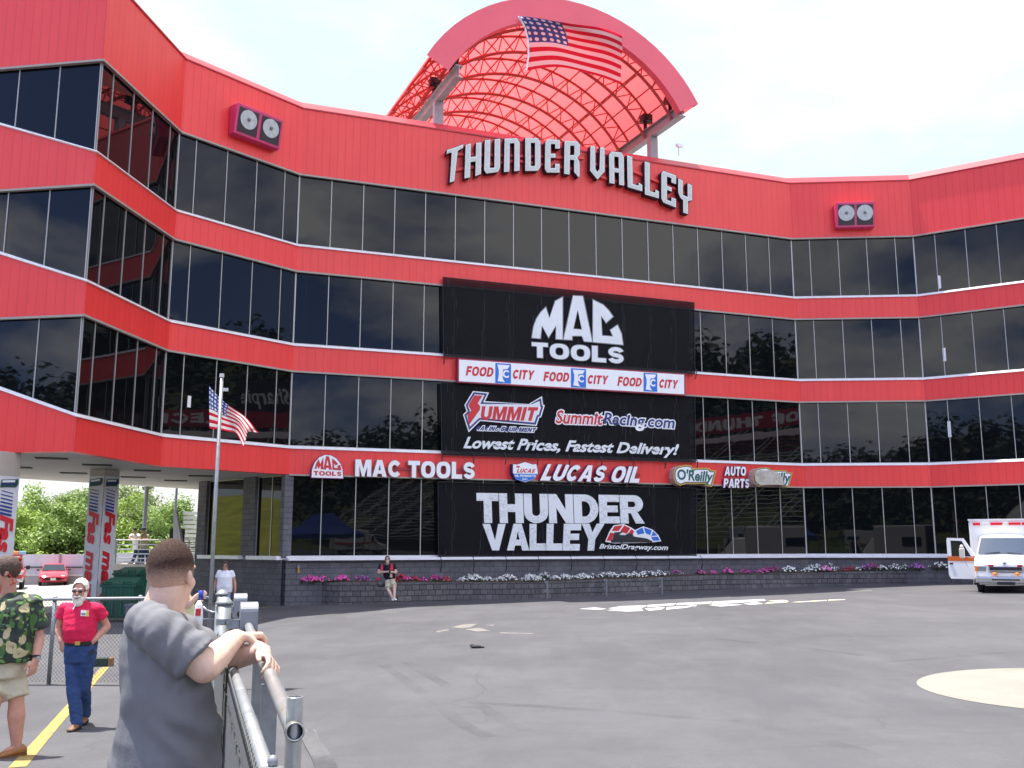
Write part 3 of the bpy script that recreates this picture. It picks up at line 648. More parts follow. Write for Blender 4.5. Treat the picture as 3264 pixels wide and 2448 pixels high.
cc=math_node(t_,'MULTIPLY',math_node(t_,'LESS_THAN',math_node(t_,'ABSOLUTE',math_node(t_,'SUBTRACT',n_,.5)),.006),ramp(t_,n2_,.4,.5)); t_.links.new(mixc(t_,cc,(.80,.82,.81),(.05,.05,.05)),b_.inputs['Base Color']); b_.inputs['Roughness'].default_value=.7; CRK=m
q=[(1519.2,1572),(2050,1580),(2054,1668),(1522,1666)]; heavy('lettering','THUNDER',q,o_+.012,.004,CRK,b3,gap=.045); heavy('lettering_edge','THUNDER',q,o_+.004,.004,SIGNW,b3,grow=0.9,gap=.045)
q=z8((790,363),(1308,362),(1296,475),(798,474)); heavy('lettering','VALLEY',q,o_+.012,.004,CRK,b3,gap=.045); heavy('lettering_edge','VALLEY',q,o_+.004,.004,SIGNW,b3,grow=0.9,gap=.045)
text('lettering','BristolDragway.com',z8((1290,447),(1582,452),(1580,481),(1285,474)),o_+.004,.004,SIGNW,b3,bold=.02,shear=.22)
em=z8((1312,438),(1330,395),(1348,368),(1392,362),(1425,378),(1440,388),(1475,372),(1515,386),(1540,410),(1552,436),(1500,442),(1350,445))
shape('car_emblem',[em],o_+.004,.004,SIGNW,b3)
for c_,l in ((RED,((1318,434),(1334,398),(1352,402),(1340,434))),(RED,((1340,392),(1352,372),(1388,367),(1370,392))),(RED,((1376,394),(1394,368),(1420,380),(1405,404))),(RED,((1410,404),(1424,384),(1436,392),(1430,410))),
             (BLUE,((1444,392),(1472,377),(1480,402),(1452,408))),(BLUE,((1478,377),(1512,389),(1505,410),(1486,402))),(BLUE,((1517,393),(1536,411),(1510,414))),(BLUE,((1508,418),(1538,416),(1546,433),(1518,434)))):
    shape('emblem_patch',[z8(*l)],o_+.010,.004,c_,b3)
shape('car_silhouette',[z8((1336,436),(1345,425),(1352,398),(1390,395),(1372,408),(1398,410),(1410,402),(1428,404),(1436,416),(1490,424),(1515,436),(1512,441),(1340,442))],o_+.016,.004,BLACK,b3)
for cx,cy,r_ in ((1350,434,9),(1382,431,13),(1496,437,6)): shape('emblem_wheel',[z8(*[(cx+r_*math.cos(a*PI/8),cy+r_*math.sin(a*PI/8)) for a in range(16)])],o_+.020,.003,BLACK,b3)
straps(b3,z8(*[(608+i*139,515-i*.6) for i in range(9)]),.45)
# ---- box sign
fs=wall_thing('box_sign','white box sign repeating red supermarket lettering and blue squares three times','sign',1820,1215,.1)
q=zb((215,710),(2058,835),(2060,995),(213,887)); shape('cabinet',[inset(q,-4)],.02,.30,pm('sign_cabinet',(.35,.02,.06),.4),fs); shape('face',[q],.325,.006,SIGNW,fs)
for f_,bl,ci in ((((272,762),(499,776),(495,853),(268,840)),((512,738),(640,746),(640,908),(511,902)),((658,790),(836,800),(830,876),(655,868))),
              (((908,808),(1120,819),(1116,893),(905,886)),((1132,780),(1255,788),(1255,943),(1131,936)),((1271,835),(1441,843),(1437,913),(1268,909))),
              (((1514,848),(1714,862),(1710,932),(1511,925)),((1727,817),(1839,824),(1839,975),(1727,969)),((1858,870),(2014,880),(2008,948),(1854,942)))):
    heavy('lettering','FOOD',zb(*f_),.332,.006,RED,fs,shear=.18); heavy('lettering','CITY',zb(*ci),.332,.006,RED,fs,shear=.18)
    q=zb(*bl); shape('blue_panel',[q],.332,.006,BLUE,fs)
    F=[(.12,.93),(.92,.93),(.80,.74),(.50,.70),(.47,.52),(.56,.50),(.52,.36),(.46,.34),(.5,.2),(.62,.06),(.16,.10),(.22,.4),(.22,.65)]
    shape('emblem',[[bil(q,u,w) for u,w in F]],.340,.004,SIGNW,fs)
    qq=[bil(q,u,w) for u,w in ((.48,.68),(.86,.68),(.86,.28),(.48,.28))]; text('emblem_letter','C',qq,.346,.003,BLUE,fs,bold=.12); text('emblem_letter','C',qq,.352,.003,SIGNW,fs,bold=.04)
# ---- the row of signs on the lowest red band
PURP=pm('sign_return',(.20,.03,.14),.5); PINKR=pm('pale_return',(.55,.38,.36),.5)
s_=wall_thing('emblem_sign','white dome shaped emblem sign with red letters, leftmost on the red band','sign',1043,1522,.05)
dome=z5((258,1166),(262,1095),(285,1035),(325,990),(372,969),(425,972),(475,998),(512,1045),(532,1100),(535,1174)); shape('cabinet',[inset(dome,-2)],.02,.24,PURP,s_); shape('face',[dome],.262,.006,SIGNW,s_)
for l in (([(283,1090),(298,1040),(320,1005),(335,1050),(362,985),(362,1095),(338,1095),(338,1062),(318,1092),(305,1062),(302,1091)],),([(385,978),(412,982),(438,1098),(412,1098),(408,1082),(388,1080),(385,1096),(362,1095)],[(398,1010),(408,1062),(388,1060)]),([(438,998),(470,1022),(492,1048),(470,1062),(455,1042),(458,1082),(490,1084),(482,1066),(510,1054),(522,1104),(442,1099)],)):
    shape('letter',[z5(*k) for k in l],.270,.004,RED,s_)
heavy('lettering','TOOLS',z5((275,1108),(522,1116),(520,1153),(277,1148)),.270,.004,RED,s_)
def letters(label,s,quad,shear,bold,depth=.2,mat=SIGNW,edge=PURP,spacing=1,grp=None):
    c=quad[3]; t=wall_thing('letter_sign',label,'sign',(quad[2][0]+c[0])/2,(quad[2][1]+c[1])/2,.05,grp)
    heavy('letter_return',s,quad,.04,depth,edge,t,shear,.9); heavy('letter_face',s,quad,.046+depth,.006,mat,t,shear)
    mb=MB(); a=on_fac(.03)(*((V(quad[0])+V(quad[3]))/2)); b=on_fac(.03)(*((V(quad[1])+V(quad[2]))/2)); mb.beam(a,b,.05,.12); mb.build('mounting_rail',pm('rail_red',(.4,.03,.04),.5) if 'rail_red' not in MATS else MATS['rail_red'],t); return t
letters('heavy upright white letters in two words to the right of the dome shaped emblem','MAC TOOLS',z5((645,1008),(1695,1034),(1694,1181),(642,1155)),0,.055,edge=PINKR)
s_=wall_thing('shield_sign','small shield sign, white above and blue below with red lettering','sign',1673,1534,.05)
sh=z6((98,1050),(135,1053),(203,1031),(272,1053),(303,1049),(310,1085),(317,1130),(290,1178),(206,1208),(122,1180),(97,1125)); shape('cabinet',[inset(sh,-1)],.02,.34,NAVY,s_); shape('face',[sh],.362,.006,SIGNW,s_)
shape('blue_field',[z6((101,1133),(313,1135),(289,1176),(206,1204),(123,1178))],.370,.004,BLUE,s_)
heavy('lettering','LUCAS',z6((132,1088),(296,1091),(288,1126),(130,1124)),.370,.004,RED,s_,shear=.25); heavy('lettering','OIL PRODUCTS',z6((112,1142),(298,1143),(296,1163),(114,1161)),.376,.003,SIGNW,s_); text('lettering','INC.',z6((180,1172),(230,1173),(229,1191),(180,1190)),.376,.003,SIGNW,s_,bold=.03)
shape('emblem_patch',[z6((128,1064),(158,1064),(156,1080),(128,1080))],.370,.004,RED,s_)
letters('slanted heavy white letters in two words to the right of the shield sign','LUCAS OIL',z6((372,1048),(1222,1072),(1213,1214),(335,1193)),.28,.05)
def orsign(label,zz,out,tq,broken=None):
    P=zz(*out); cx=sum(p[0] for p in P)/len(P); cy=max(p[1] for p in P)
    t=wall_thing('outlined_letter_sign',label,'sign',cx,cy,.05,'gold edged name signs'); shape('cabinet',[P],.02,.42,PINKR,t); shape('gold_edge',[P],.446,.005,GOLD,t); k=3.4 if not broken else 2.6
    shape('green_edge',[inset(P,k)],.454,.004,GREEN,t); shape('face',[inset(P,k*1.8)],.461,.004,SIGNW,t)
    text('lettering',"O'Reilly",zz(*tq),.468,.004,GREEN,t,bold=.03,shear=.0)
    if broken: shape('broken_panel',[zz(*broken)],.475,.05,pm('weathered_sheet',(.55,.52,.43),.6,var=.15,vs=3,dirt=(.25,.22,.15),ds=2.5),t)
    return t
O1=[(1513,1130),(1522,1092),(1552,1067),(1600,1058),(1640,1055),(1672,1066),(1690,1092),(1700,1082),(1832,1084),(1838,1102),(1890,1106),(1852,1250),(1790,1238),(1795,1222),(1620,1222),(1572,1240),(1532,1216),(1514,1175)]
orsign('intact gold edged name sign with green lettering, between white letter signs',z6,O1,((1545,1088),(1868,1112),(1842,1236),(1545,1214)))
X0,Y0=z6(O1[0])[0]
O2=[((x-1513)*.706*.925+196,(y-1055)*.706*.93+760) for x,y in O1]
orsign('broken gold edged name sign with a torn cream sheet over its left half',z7,O2,((216,782),(432,792),(420,880),(216,868)),[(205,795),(236,778),(318,780),(352,794),(380,825),(392,872),(330,868),(240,872),(212,845)])
letters('small stacked white letters forming two short words beside the torn sign','AUTO',z6((1968,1070),(2152,1071),(2150,1152),(1962,1150)),0,.03,depth=.09,grp=None).name
_l=[o for o in COL.objects if o.name.startswith('letter_sign')][-1]
q=z6((1958,1176),(2182,1179),(2179,1259),(1952,1256)); heavy('letter_return','PARTS',q,.04,.09,PURP,_l,0,.9); heavy('letter_face','PARTS',q,.136,.006,SIGNW,_l)
# ------------------------------------------------------------------ canopy on the roof
AX=V((-.41,.912,0)).normalized(); rL=ray(1360,182); rR=ray(2217.6,336.4)
CY=37.3
def on_can(px,py,h=0):     # the front plane of the canopy, parallel to the middle face
    r=ray(px,py); q=V((0,0,CZ))+rL*(CY/rL.y); t=(q-V((0,0,CZ))).dot(N3)/r.dot(N3); return V((0,0,CZ))+r*t+N3*h
outer=[on_can(*p) for p in z2((480,335),(600,190),(740,95),(850,40),(1020,5),(1200,5),(1380,40),(1500,80),(1650,160),(1750,225),(1880,350),(1990,500),(2060,620))]
oC=on_can(*z2((1270,640))[0]); 
def loc2(p): d=p-oC; return V((d.dot(U3),p.z))
o2=[loc2(p) for p in outer]
# best circle through the fascia
import numpy as np
A_=np.array([[p.x,p.y,1] for p in o2]); b_=np.array([p.x**2+p.y**2 for p in o2]); sol=np.linalg.lstsq(A_,b_,rcond=None)[0]
cx_,cz_=sol[0]/2,sol[1]/2; RC=math.sqrt(sol[2]+cx_**2+cz_**2); a0=math.atan2(o2[0].y-cz_,o2[0].x-cx_); a1=math.atan2(o2[-1].y-cz_,o2[-1].x-cx_)
def cp(a,r,dep): return V((oC.x,oC.y,0))+U3*(cx_+r*math.cos(a))+V((0,0,cz_+r*math.sin(a)))+AX*dep
can=thing('roof_canopy','red translucent barrel vault canopy with steel trusses on the roof','canopy',V((oC.x,oC.y,ZL['P']-1)))
NA=40; DEP=15.; angs=[a0+(a1-a0)*i/NA for i in range(NA+1)]
mb=MB(); nd=16
for k in range(nd+1):
    for a in angs: mb.v.append(cp(a,RC-.06,DEP*k/nd))
for k in range(nd):
    for i in range(NA): q=k*(NA+1)+i; mb.f.append([q,q+1,q+NA+2,q+NA+1]); mb.m.append(0)
mb.build('roof_sheet',CANOPY,can,smooth=True,fixn=False)
mb=MB(); fa=[a0-.0+(a1-a0)*i/24 for i in range(25)]
for i,a in enumerate(fa[:-1]):
    b=fa[i+1]; r0=RC-1.05
    F=[cp(a,RC+.05,-.12),cp(b,RC+.05,-.12),cp(b,r0,-.12),cp(a,r0,-.12)]; B=[cp(a,RC+.05,.25),cp(b,RC+.05,.25),cp(b,r0,.25),cp(a,r0,.25)]
    mb.quad(*F); mb.quad(F[0],F[1],B[1],B[0]); mb.quad(F[3],F[2],B[2],B[3])
mb.build('fascia',FASC,can)
for k in range(7):
    d=.8+k*2.3; mb=MB(); n=34; aa=[a0+(a1-a0)*i/n for i in range(n+1)]
    top=[cp(a,RC-.16,d) for a in aa]; bot=[cp(a,RC-.95,d) for a in aa]
    mb.tube(top,.06,6); mb.tube(bot,.075,6)
    for i in range(n):
        mb.tube([top[i],bot[i+1]] if i%2 else [bot[i],top[i+1]],.032,5)
    mb.build('arch_truss',TRUSS,can)
mb=MB()
for i in range(1,16):
    a=a0+(a1-a0)*i/16; mb.tube([cp(a,RC-.13,0.1),cp(a,RC-.13,DEP)],.04,5)
for i in (3,8,13):
    a=a0+(a1-a0)*i/16
    for k in range(6):
        d=.8+k*2.3; mb.tube([cp(a,RC-.18,d),cp(a,RC-.93,d+2.3)],.028,4); mb.tube([cp(a,RC-.93,d),cp(a,RC-.18,d+2.3)],.028,4); mb.tube([cp(a,RC-.93,d),cp(a,RC-.93,d+2.3)],.03,4)
mb.build('purlins',TRUSS,can)
def ibeam(a,b,w,h):
    mb=MB(); up=V((0,0,1)); s=(b-a).normalized().cross(up)
    for dz,ww,hh in ((h/2-.02,w,.04),(-h/2+.02,w,.04),(0,.035,h-.09)):
        c=V((0,0,dz)); vs=[p+c+s*i*ww/2+up*j*hh/2 for p in (a,b) for (i,j) in ((-1,-1),(1,-1),(1,1),(-1,1))]; mb.hexa(vs[:4],vs[4:])
    return mb
for a,sg_ in ((a0,1),(a1,-1)):
    p=cp(a,RC-.3,-.05)+U3*sg_*(1.15 if sg_>0 else .5)+V((0,0,-.25)); ibeam(p,p+AX*(DEP+.05),.34,.55).build('eave_beam',BEAM,can)
    for d in (2.6,9.):
        q=p+AX*d; mb=MB(); mb.box((q.x,q.y,(q.z-.28+ZL['P']-1)/2),(.42,.34,q.z-.28-ZL['P']+1),math.atan2(U3.y,U3.x)); mb.build('column',BEAM,can,bevel=.02)
    for d in (1.0,3.2):
        q=p+AX*d+V((0,0,.28)); mb=MB(); mb.box(q+V((0,0,.25)),(.16,.16,.5)); mb.box(q+V((0,0,.62))+N3*.1,(.5,.45,.34),.3); mb.cyl(q+V((0,0,.6))+N3*.3,q+V((0,0,.6))+N3*.42,.13,12); mb.build('flood_lamp',BLACK,can)
# ---- flags
def m_flag(tr=.72):
    m,t,b=nodes('flag_cloth'); tc,s=uvsep(t); u,v=s.outputs[0],s.outputs[1]
    st=math_node(t,'MODULO',math_node(t,'FLOOR',math_node(t,'MULTIPLY',v,13.)),2.)     # row 0 = red at the bottom
    c=mixc(t,st,(.62,.02,.05),(.80,.79,.78))
    ca=math_node(t,'MULTIPLY',math_node(t,'LESS_THAN',u,.4),math_node(t,'GREATER_THAN',v,6/13))
    su=math_node(t,'MULTIPLY',u,6/.4); sv=math_node(t,'MULTIPLY',math_node(t,'SUBTRACT',v,6/13),5*13/7)
    row=math_node(t,'MODULO',math_node(t,'FLOOR',math_node(t,'MULTIPLY',sv,2.)),2.)
    du=math_node(t,'SUBTRACT',math_node(t,'FRACT',su),.5); dv=math_node(t,'SUBTRACT',math_node(t,'FRACT',sv),.5)
    star=math_node(t,'LESS_THAN',math_node(t,'ADD',math_node(t,'MULTIPLY',du,du),math_node(t,'MULTIPLY',dv,dv)),.085)
    c=mixc(t,ca,c,mixc(t,star,(.06,.10,.32),(.8,.8,.8)))
    t.links.new(c,b.inputs['Base Color']); b.inputs['Roughness'].default_value=.8
    tl=t.nodes.new('ShaderNodeBsdfTranslucent'); t.links.new(c,tl.inputs[0]); mxs=t.nodes.new('ShaderNodeMixShader'); mxs.inputs[0].default_value=tr; t.links.new(b.outputs[0],mxs.inputs[1]); t.links.new(tl.outputs[0],mxs.inputs[2]); t.links.new(mxs.outputs[0],t.nodes['Material Output'].inputs[0]); return m
FLAG=m_flag()
def curve_at(pts,t):
    x=t*(len(pts)-1); i=min(int(x),len(pts)-2); f=x-i
    p=[V(pts[max(0,i-1)]),V(pts[i]),V(pts[i+1]),V(pts[min(len(pts)-1,i+2)])]
    return .5*((2*p[1])+(p[2]-p[0])*f+(2*p[0]-5*p[1]+4*p[2]-p[3])*f*f+(3*p[1]-p[0]-3*p[2]+p[3])*f**3)
def coons(top,bot,left,right,nu,nv,place,name,mat,parent,origin=None):
    me=bpy.data.meshes.new('m'); vs=[];uv=[]
    for j in range(nv+1):
        for i in range(nu+1):
            u,v=i/nu,j/nv    # v from the bottom
            p=curve_at(bot,u)*(1-v)+curve_at(top,u)*v+curve_at(left,1-v)*(1-u)+curve_at(right,1-v)*u-(V(bot[0])*(1-u)*(1-v)+V(bot[-1])*u*(1-v)+V(top[0])*(1-u)*v+V(top[-1])*u*v)
            vs.append(place(p.x,p.y,u,v)); uv.append((u,v))
    fs=[(j*(nu+1)+i,j*(nu+1)+i+1,(j+1)*(nu+1)+i+1,(j+1)*(nu+1)+i) for j in range(nv) for i in range(nu)]
    me.from_pydata([tuple(p) for p in vs],[],fs); l=me.uv_layers.new(name='UVMap')
    for lp in me.loops: l.data[lp.index].uv=uv[lp.vertex_index]
    me.polygons.foreach_set('use_smooth',[True]*len(me.polygons)); return link(name,me,parent,mat,origin)
fl=thing('hanging_flag','large stars and stripes flag hung in the mouth of the red canopy','flag',on_can(*z2((1350,420))[0],.3))
coons(z2((1005,118),(1160,125),(1330,152),(1490,187),(1610,230)),z2((1075,402),(1240,386),(1390,398),(1520,430),(1627,484)),z2((1005,118),(1052,165),(1078,235),(1086,320),(1075,402)),z2((1610,230),(1622,290),(1626,350),(1628,420),(1627,484)),40,26,
      lambda x,y,u,v:on_can(x,y,-.25+.5*v*v+.12*math.sin(u*7+v*2)),'cloth',FLAG,fl)
MB().tube([on_can(*p,h) for p,h in zip(z2((1005,118),(1052,165),(1078,235),(1086,320),(1075,402)),(.3,.1,-.05,-.18,-.22))],.045,6).build('hoist_rope',WHITE,fl)
# ---- floodlights on the parapet
LENS=pm('lamp_lens',(.50,.52,.50),.25,var=.15,vs=6); HOUS=pm('lamp_housing',(.60,.045,.15),.35,var=.06,vs=1.5); LBACK=pm('lamp_back',(.03,.015,.02),.4)
def flood(i,quad,label,tilt=0):
    ps=[on_face(i,*p,.02)[0] for p in quad]; ang=on_face(i,*quad[0],.02)[1]; c=sum(ps,V())/4; t=V((math.cos(ang),math.sin(ang),0)); n=V((t.y,-t.x,0))
    w=((ps[1]-ps[0]).length+(ps[2]-ps[3]).length)/2; h=((ps[3]-ps[0]).length+(ps[2]-ps[1]).length)/2
    T=thing('floodlight',label,'floodlight',c-V((0,0,h/2)),0,'twin floodlights on the red parapet')
    f=lambda x,y,z:c+t*x*w/2+V((0,0,1))*y*h/2+n*z
    mb=MB(); d0,d1=.55,.36     # hood deeper at the top
    mb.hexa([f(-1,-1,0),f(1,-1,0),f(1,-1,d1),f(-1,-1,d1)],[f(-1,1,0),f(1,1,0),f(1,1,d0),f(-1,1,d0)]); mb.build('housing',HOUS,T,bevel=.04)
    for s in (-1,1):
        dz=lambda y:d1+(d0-d1)*(y+1)/2
        mb=MB(); x0,x1=(-.90,-.06) if s<0 else (.06,.90); mb.quad(f(x0,-.82,dz(-.82)+.012),f(x1,-.82,dz(-.82)+.012),f(x1,.78,dz(.78)+.012),f(x0,.78,dz(.78)+.012)); pn=mb.build('lamp_window',LBACK,T)
        mb=MB(); xc=(x0+x1)/2; rr=.62*h/2; ring=[];n_=22
        cen=f(xc,.12,dz(.12)+.03); up=(f(0,1,d0)-f(0,-1,d1)).normalized()
        vs=[cen]+[cen+t*rr*math.cos(2*PI*k/n_)+up*rr*math.sin(2*PI*k/n_) for k in range(n_)]; mb.add(vs,[(0,1+k,1+(k+1)%n_) for k in range(n_)])
        mb.build('reflector',LENS,pn); MB().sph(cen+n*.03,.07,8,6).build('bulb',pm('bulb',(.2,.2,.2),.2) if 'bulb' not in MATS else MATS['bulb'],pn)
flood(2,z1((1470,700),(1782,785),(1740,955),(1462,880)),'twin floodlight box on the tall left parapet, seen from the side')
flood(4,z3((945,533),(1204,527),(1200,688),(952,692)),'twin floodlight box on the right parapet, seen from the front')
# security camera on the coping
p=on_fac(-.2)(*z2((1960,900))[0]); t=thing('security_camera','small white security camera on the parapet right of the canopy','camera',p)
MB().cyl(p-V((0,0,.1)),p+V((0,0,.28)),.03,8).build('stem',WHITE,t); MB().beam(p+V((-.12,-.2,.30)),p+V((.18,.1,.40)),.13,.14).build('camera_body',WHITE,t)
# ================================================================== grounds, plants, vehicles, fences
YEL=pm('yellow_paint',(.36,.25,.065),.75,var=.2,vs=6,dirt=(.11,.105,.10),ds=5)
GPAINT=pm('ground_paint',(.50,.49,.49),.7,var=.08,vs=4,dirt=(.3,.29,.28),ds=2.5)
PALEC=pm('pale_concrete',(.30,.29,.275),.85,var=.12,vs=.8,bump=.2,bs=25,dirt=(.28,.265,.25),ds=.6)
CREAMC=pm('cream_concrete',(.235,.223,.190),.85,var=.08,vs=1.2,bump=.2,bs=30,dirt=(.18,.168,.14),ds=.8)
def ground_patch(name,pts,mat,dz=.004,px=True,sub=1):
    P=[gr(x,y) if px else V((x,y,0)) for x,y in pts]; mb=MB()
    ls=[[V((p.x,p.y,0)) for p in P]]; tri=tessellate_polygon(ls); mb.add([gp(p.x,p.y,dz) for p in ls[0]],[tuple(t) for t in tri])
    return tag(mb.build(name,mat,None),kind='structure')
def strip_patch(name,path,w,mat,dz=.005,n=60):
    a,b=V(path[0]),V(path[1]); t=(b-a).normalized(); s=V((-t.y,t.x))*w/2; mb=MB()
    for i in range(n):
        p=a+(b-a)*i/n; q=a+(b-a)*(i+1)/n; mb.quad(*[gp(k.x,k.y,dz) for k in (p-s,p+s,q+s,q-s)])
    return tag(mb.build(name,mat,None),kind='structure')
mb=MB(); pv=None
for i in range(61):
    u=i/60; p=gr(55+(335-55)*u,2447+(2127-2447)*u); q=gr(55+(335-55)*(u+.01),2447+(2127-2447)*(u+.01)); d=V((q.x-p.x,q.y-p.y)).normalized(); sd=V((-d.y,d.x,0))*.07; cur=(gp(p.x-sd.x,p.y-sd.y,.005),gp(p.x+sd.x,p.y+sd.y,.005))
    if pv: mb.quad(pv[0],pv[1],cur[1],cur[0])
    pv=cur
tag(mb.build('road_marking',YEL,None),kind='structure')
for a,b in (((812,1940),(868,1934)),((835,1970),(812,1972)),((600,1985),(690,1983))):
    p=gr(*a);q=gr(*b); strip_patch('road_marking',((p.x,p.y),(q.x,q.y)),.11,YEL,n=4)
zg=Z(1700,1850,2212/1100)
for l in (((290,183),(390,174),(470,182),(420,189)),((480,180),(560,166),(735,160),(700,176),(560,184)),((735,158),(920,146),(900,160),(730,172)),((925,146),(1150,136),(1130,150),(915,160)),((1155,136),(1480,120),(1490,130),(1300,146),(1140,152)),
          ((470,192),(600,181),(690,178),(705,196),(600,200)),((712,180),(845,172),(820,188),(740,195)),((855,172),(960,166),(1020,168),(960,178),(850,188)),((975,162),(1050,160),(1040,167)),((1120,158),(1230,152),(1345,156),(1200,168)),((1345,150),(1430,140),(1475,150),(1400,157))):
    ground_patch('painted_marking',zg(*l),GPAINT)
for l in (((1480,150),(1510,140),(1640,135),(1620,142)),((1500,131),(1600,126),(1640,131),(1560,136)),((1645,140),(1880,126),(1880,131),(1700,141)),((1890,124),(2000,121),(1998,125),(1890,130))):
    ground_patch('painted_marking',zg(*l),pm('faded_cream_paint',(.55,.50,.36),.75,var=.15,vs=5) if 'faded_cream_paint' not in MATS else MATS['faded_cream_paint'])
SCUFF=pm('chalky_scuff',(.185,.175,.155),.85,var=.3,vs=3)
for l in (((1440,1999),(1480,1990),(1520,1989),(1500,2000),(1470,2003)),((1480,2006),(1530,2002),(1565,2011),(1520,2013)),((1545,1993),(1575,1991),(1572,1996)),((1590,2016),(1700,2019),(1700,2021),(1600,2019)),((1390,2012),(1430,2006),(1432,2009),(1395,2016)),((2240,1904),(2330,1902),(2330,1904),(2245,1906)),((2690,1883),(2780,1882),(2780,1884),(2700,1886))):
    ground_patch('scuff_mark',l,SCUFF)
m,t_,b_=nodes('tyre_rubber_mark'); tc=t_.nodes.new('ShaderNodeTexCoord'); n_=noise_n(t_,tc.outputs['Object'],.6,5,.6); b_.inputs['Base Color'].default_value=(.045,.045,.05,1); b_.inputs['Roughness'].default_value=.85
tr_=t_.nodes.new('ShaderNodeBsdfTransparent'); mxs=t_.nodes.new('ShaderNodeMixShader'); t_.links.new(ramp(t_,n_,0.42,.8,0,.24),mxs.inputs[0]); t_.links.new(tr_.outputs[0],mxs.inputs[1]); t_.links.new(b_.outputs[0],mxs.inputs[2]); t_.links.new(mxs.outputs[0],t_.nodes['Material Output'].inputs[0]); TYRE=m
for pts in (((1290,2110),(1420,2180),(1680,2330)),((1220,2120),(1330,2190),(1560,2350)),((2330,2290),(2520,2330),(2800,2420)),((1900,2010),(2300,2030),(2750,2090)),((2620,2120),(2900,2110),(3200,2080)),((1500,2240),(1900,2260),(2350,2300))):
    P_=[gr(*p) for p in pts]; C_=[V((p.x,p.y)) for p in P_]; mb=MB(); pv=None
    for i in range(25):
        u=i/24; p=C_[0]*(1-u)**2+C_[1]*2*u*(1-u)+C_[2]*u*u; d=((C_[1]-C_[0])*(1-u)+(C_[2]-C_[1])*u).normalized(); sd=V((-d.y,d.x))*.10; cur=(gp((p-sd).x,(p-sd).y,.0042),gp((p+sd).x,(p+sd).y,.0042))
        if pv: mb.quad(pv[0],pv[1],cur[1],cur[0])
        pv=cur
    tag(mb.build('tyre_mark',TYRE,None),kind='structure')
# round concrete pad
zc_=Z(2700,2050,2212/564); P_=[gr(*p) for p in zc_((888,535),(2212,315),(2212,822))]
(ax,ay),(bx,by),(cx,cy)=[(p.x,p.y) for p in P_]; d=2*(ax*(by-cy)+bx*(cy-ay)+cx*(ay-by))
ux=((ax*ax+ay*ay)*(by-cy)+(bx*bx+by*by)*(cy-ay)+(cx*cx+cy*cy)*(ay-by))/d; uy=((ax*ax+ay*ay)*(cx-bx)+(bx*bx+by*by)*(ax-cx)+(cx*cx+cy*cy)*(bx-ax))/d; rr=math.hypot(ax-ux,ay-uy)
mb=MB(); 
for k in range(8):
    for j in range(64):
        a,b=2*PI*j/64,2*PI*(j+1)/64; r0,r1=rr*k/8,rr*(k+1)/8
        if k==0: mb.add([gp(ux,uy,.005),gp(ux+r1*math.cos(a),uy+r1*math.sin(a),.005),gp(ux+r1*math.cos(b),uy+r1*math.sin(b),.005)],[(0,1,2)])
        else: mb.quad(*[gp(ux+r*math.cos(t),uy+r*math.sin(t),.005) for r,t in ((r0,a),(r1,a),(r1,b),(r0,b))])
tag(mb.build('concrete_pad',CREAMC,None),kind='structure')
# pale concrete apron behind the fence
mb=MB(); A0=gr(0,1958); A1=gr(640,1957)
for i in range(20):
    for j in range(16):
        f=lambda i,j:(lambda x0,x1,t:gp(x0+(x1-x0)*(i/20),A0.y+(78-A0.y)*t,.006))(-60,A1.x,j/16)
        mb.quad(f(i,j),f(i+1,j),f(i+1,j+1),f(i,j+1))
tag(mb.build('concrete_apron',PALEC,None),kind='structure')
# ---- planter bed
ppx=[(927,1924,1855.5),(1081,1928,1857),(1262,1922,1857),(1442,1914,1857),(1700,1907,1857),(2000,1893,1846),(2300,1878.6,1832),(2612,1868,1826),(2812,1863,1820),(3104,1855,1814),(3330,1850,1810)]
pf=[];zt=[]
for x,yb,yt in ppx:
    b=gr(x,yb); pf.append(V((b.x,b.y))); zt.append(at(x,yt,b.y).z)
pl=thing('planter_bed','long low planter of dark stone blocks along the building front','planter',V((pf[4].x,pf[4].y,g(pf[4].x,pf[4].y))))
mb=MB(); pb=offs(pf,-.28)
for i in range(len(pf)-1):
    a,b=pf[i],pf[i+1]; m=6
    for k in range(m):
        p=a+(b-a)*k/m;q=a+(b-a)*(k+1)/m; z0=zt[i]+(zt[i+1]-zt[i])*k/m; z1=zt[i]+(zt[i+1]-zt[i])*(k+1)/m; pp=pb[i]+(pb[i+1]-pb[i])*k/m; qq=pb[i]+(pb[i+1]-pb[i])*(k+1)/m
        mb.quad(V((p.x,p.y,g(p.x,p.y)-.2)),V((q.x,q.y,g(q.x,q.y)-.2)),P3(q,z1),P3(p,z0)); mb.quad(P3(p,z0),P3(q,z1),P3(qq,z1),P3(pp,z0)); mb.quad(P3(pp,z0),P3(qq,z1),P3(qq,z1-.3),P3(pp,z0-.3))
c0=offs(PLAN,.11)[3]; mb.quad(V((c0.x,c0.y,-.5)),V((pf[0].x,pf[0].y,-.5)),P3(pf[0],zt[0]),P3(c0,zt[0]))
mb.build('block_wall',PSTONE,pl,fixn=False)
SOIL=pm('mulch',(.06,.035,.022),.95,var=.5,vs=12,bump=1,bs=20)
mb=MB(); back=[offs(PLAN,.10)[3]]+[None]*9+[offs(PLAN,.1)[6]]
def wallpt(x):   # point of the building front at this x
    o=offs(PLAN,.10)
    for i in (3,4,5):
        if o[i].x<=x<=o[i+1].x: return V((x,o[i].y+(o[i+1].y-o[i].y)*(x-o[i].x)/(o[i+1].x-o[i].x)))
    return o[3] if x<o[3].x else o[6]
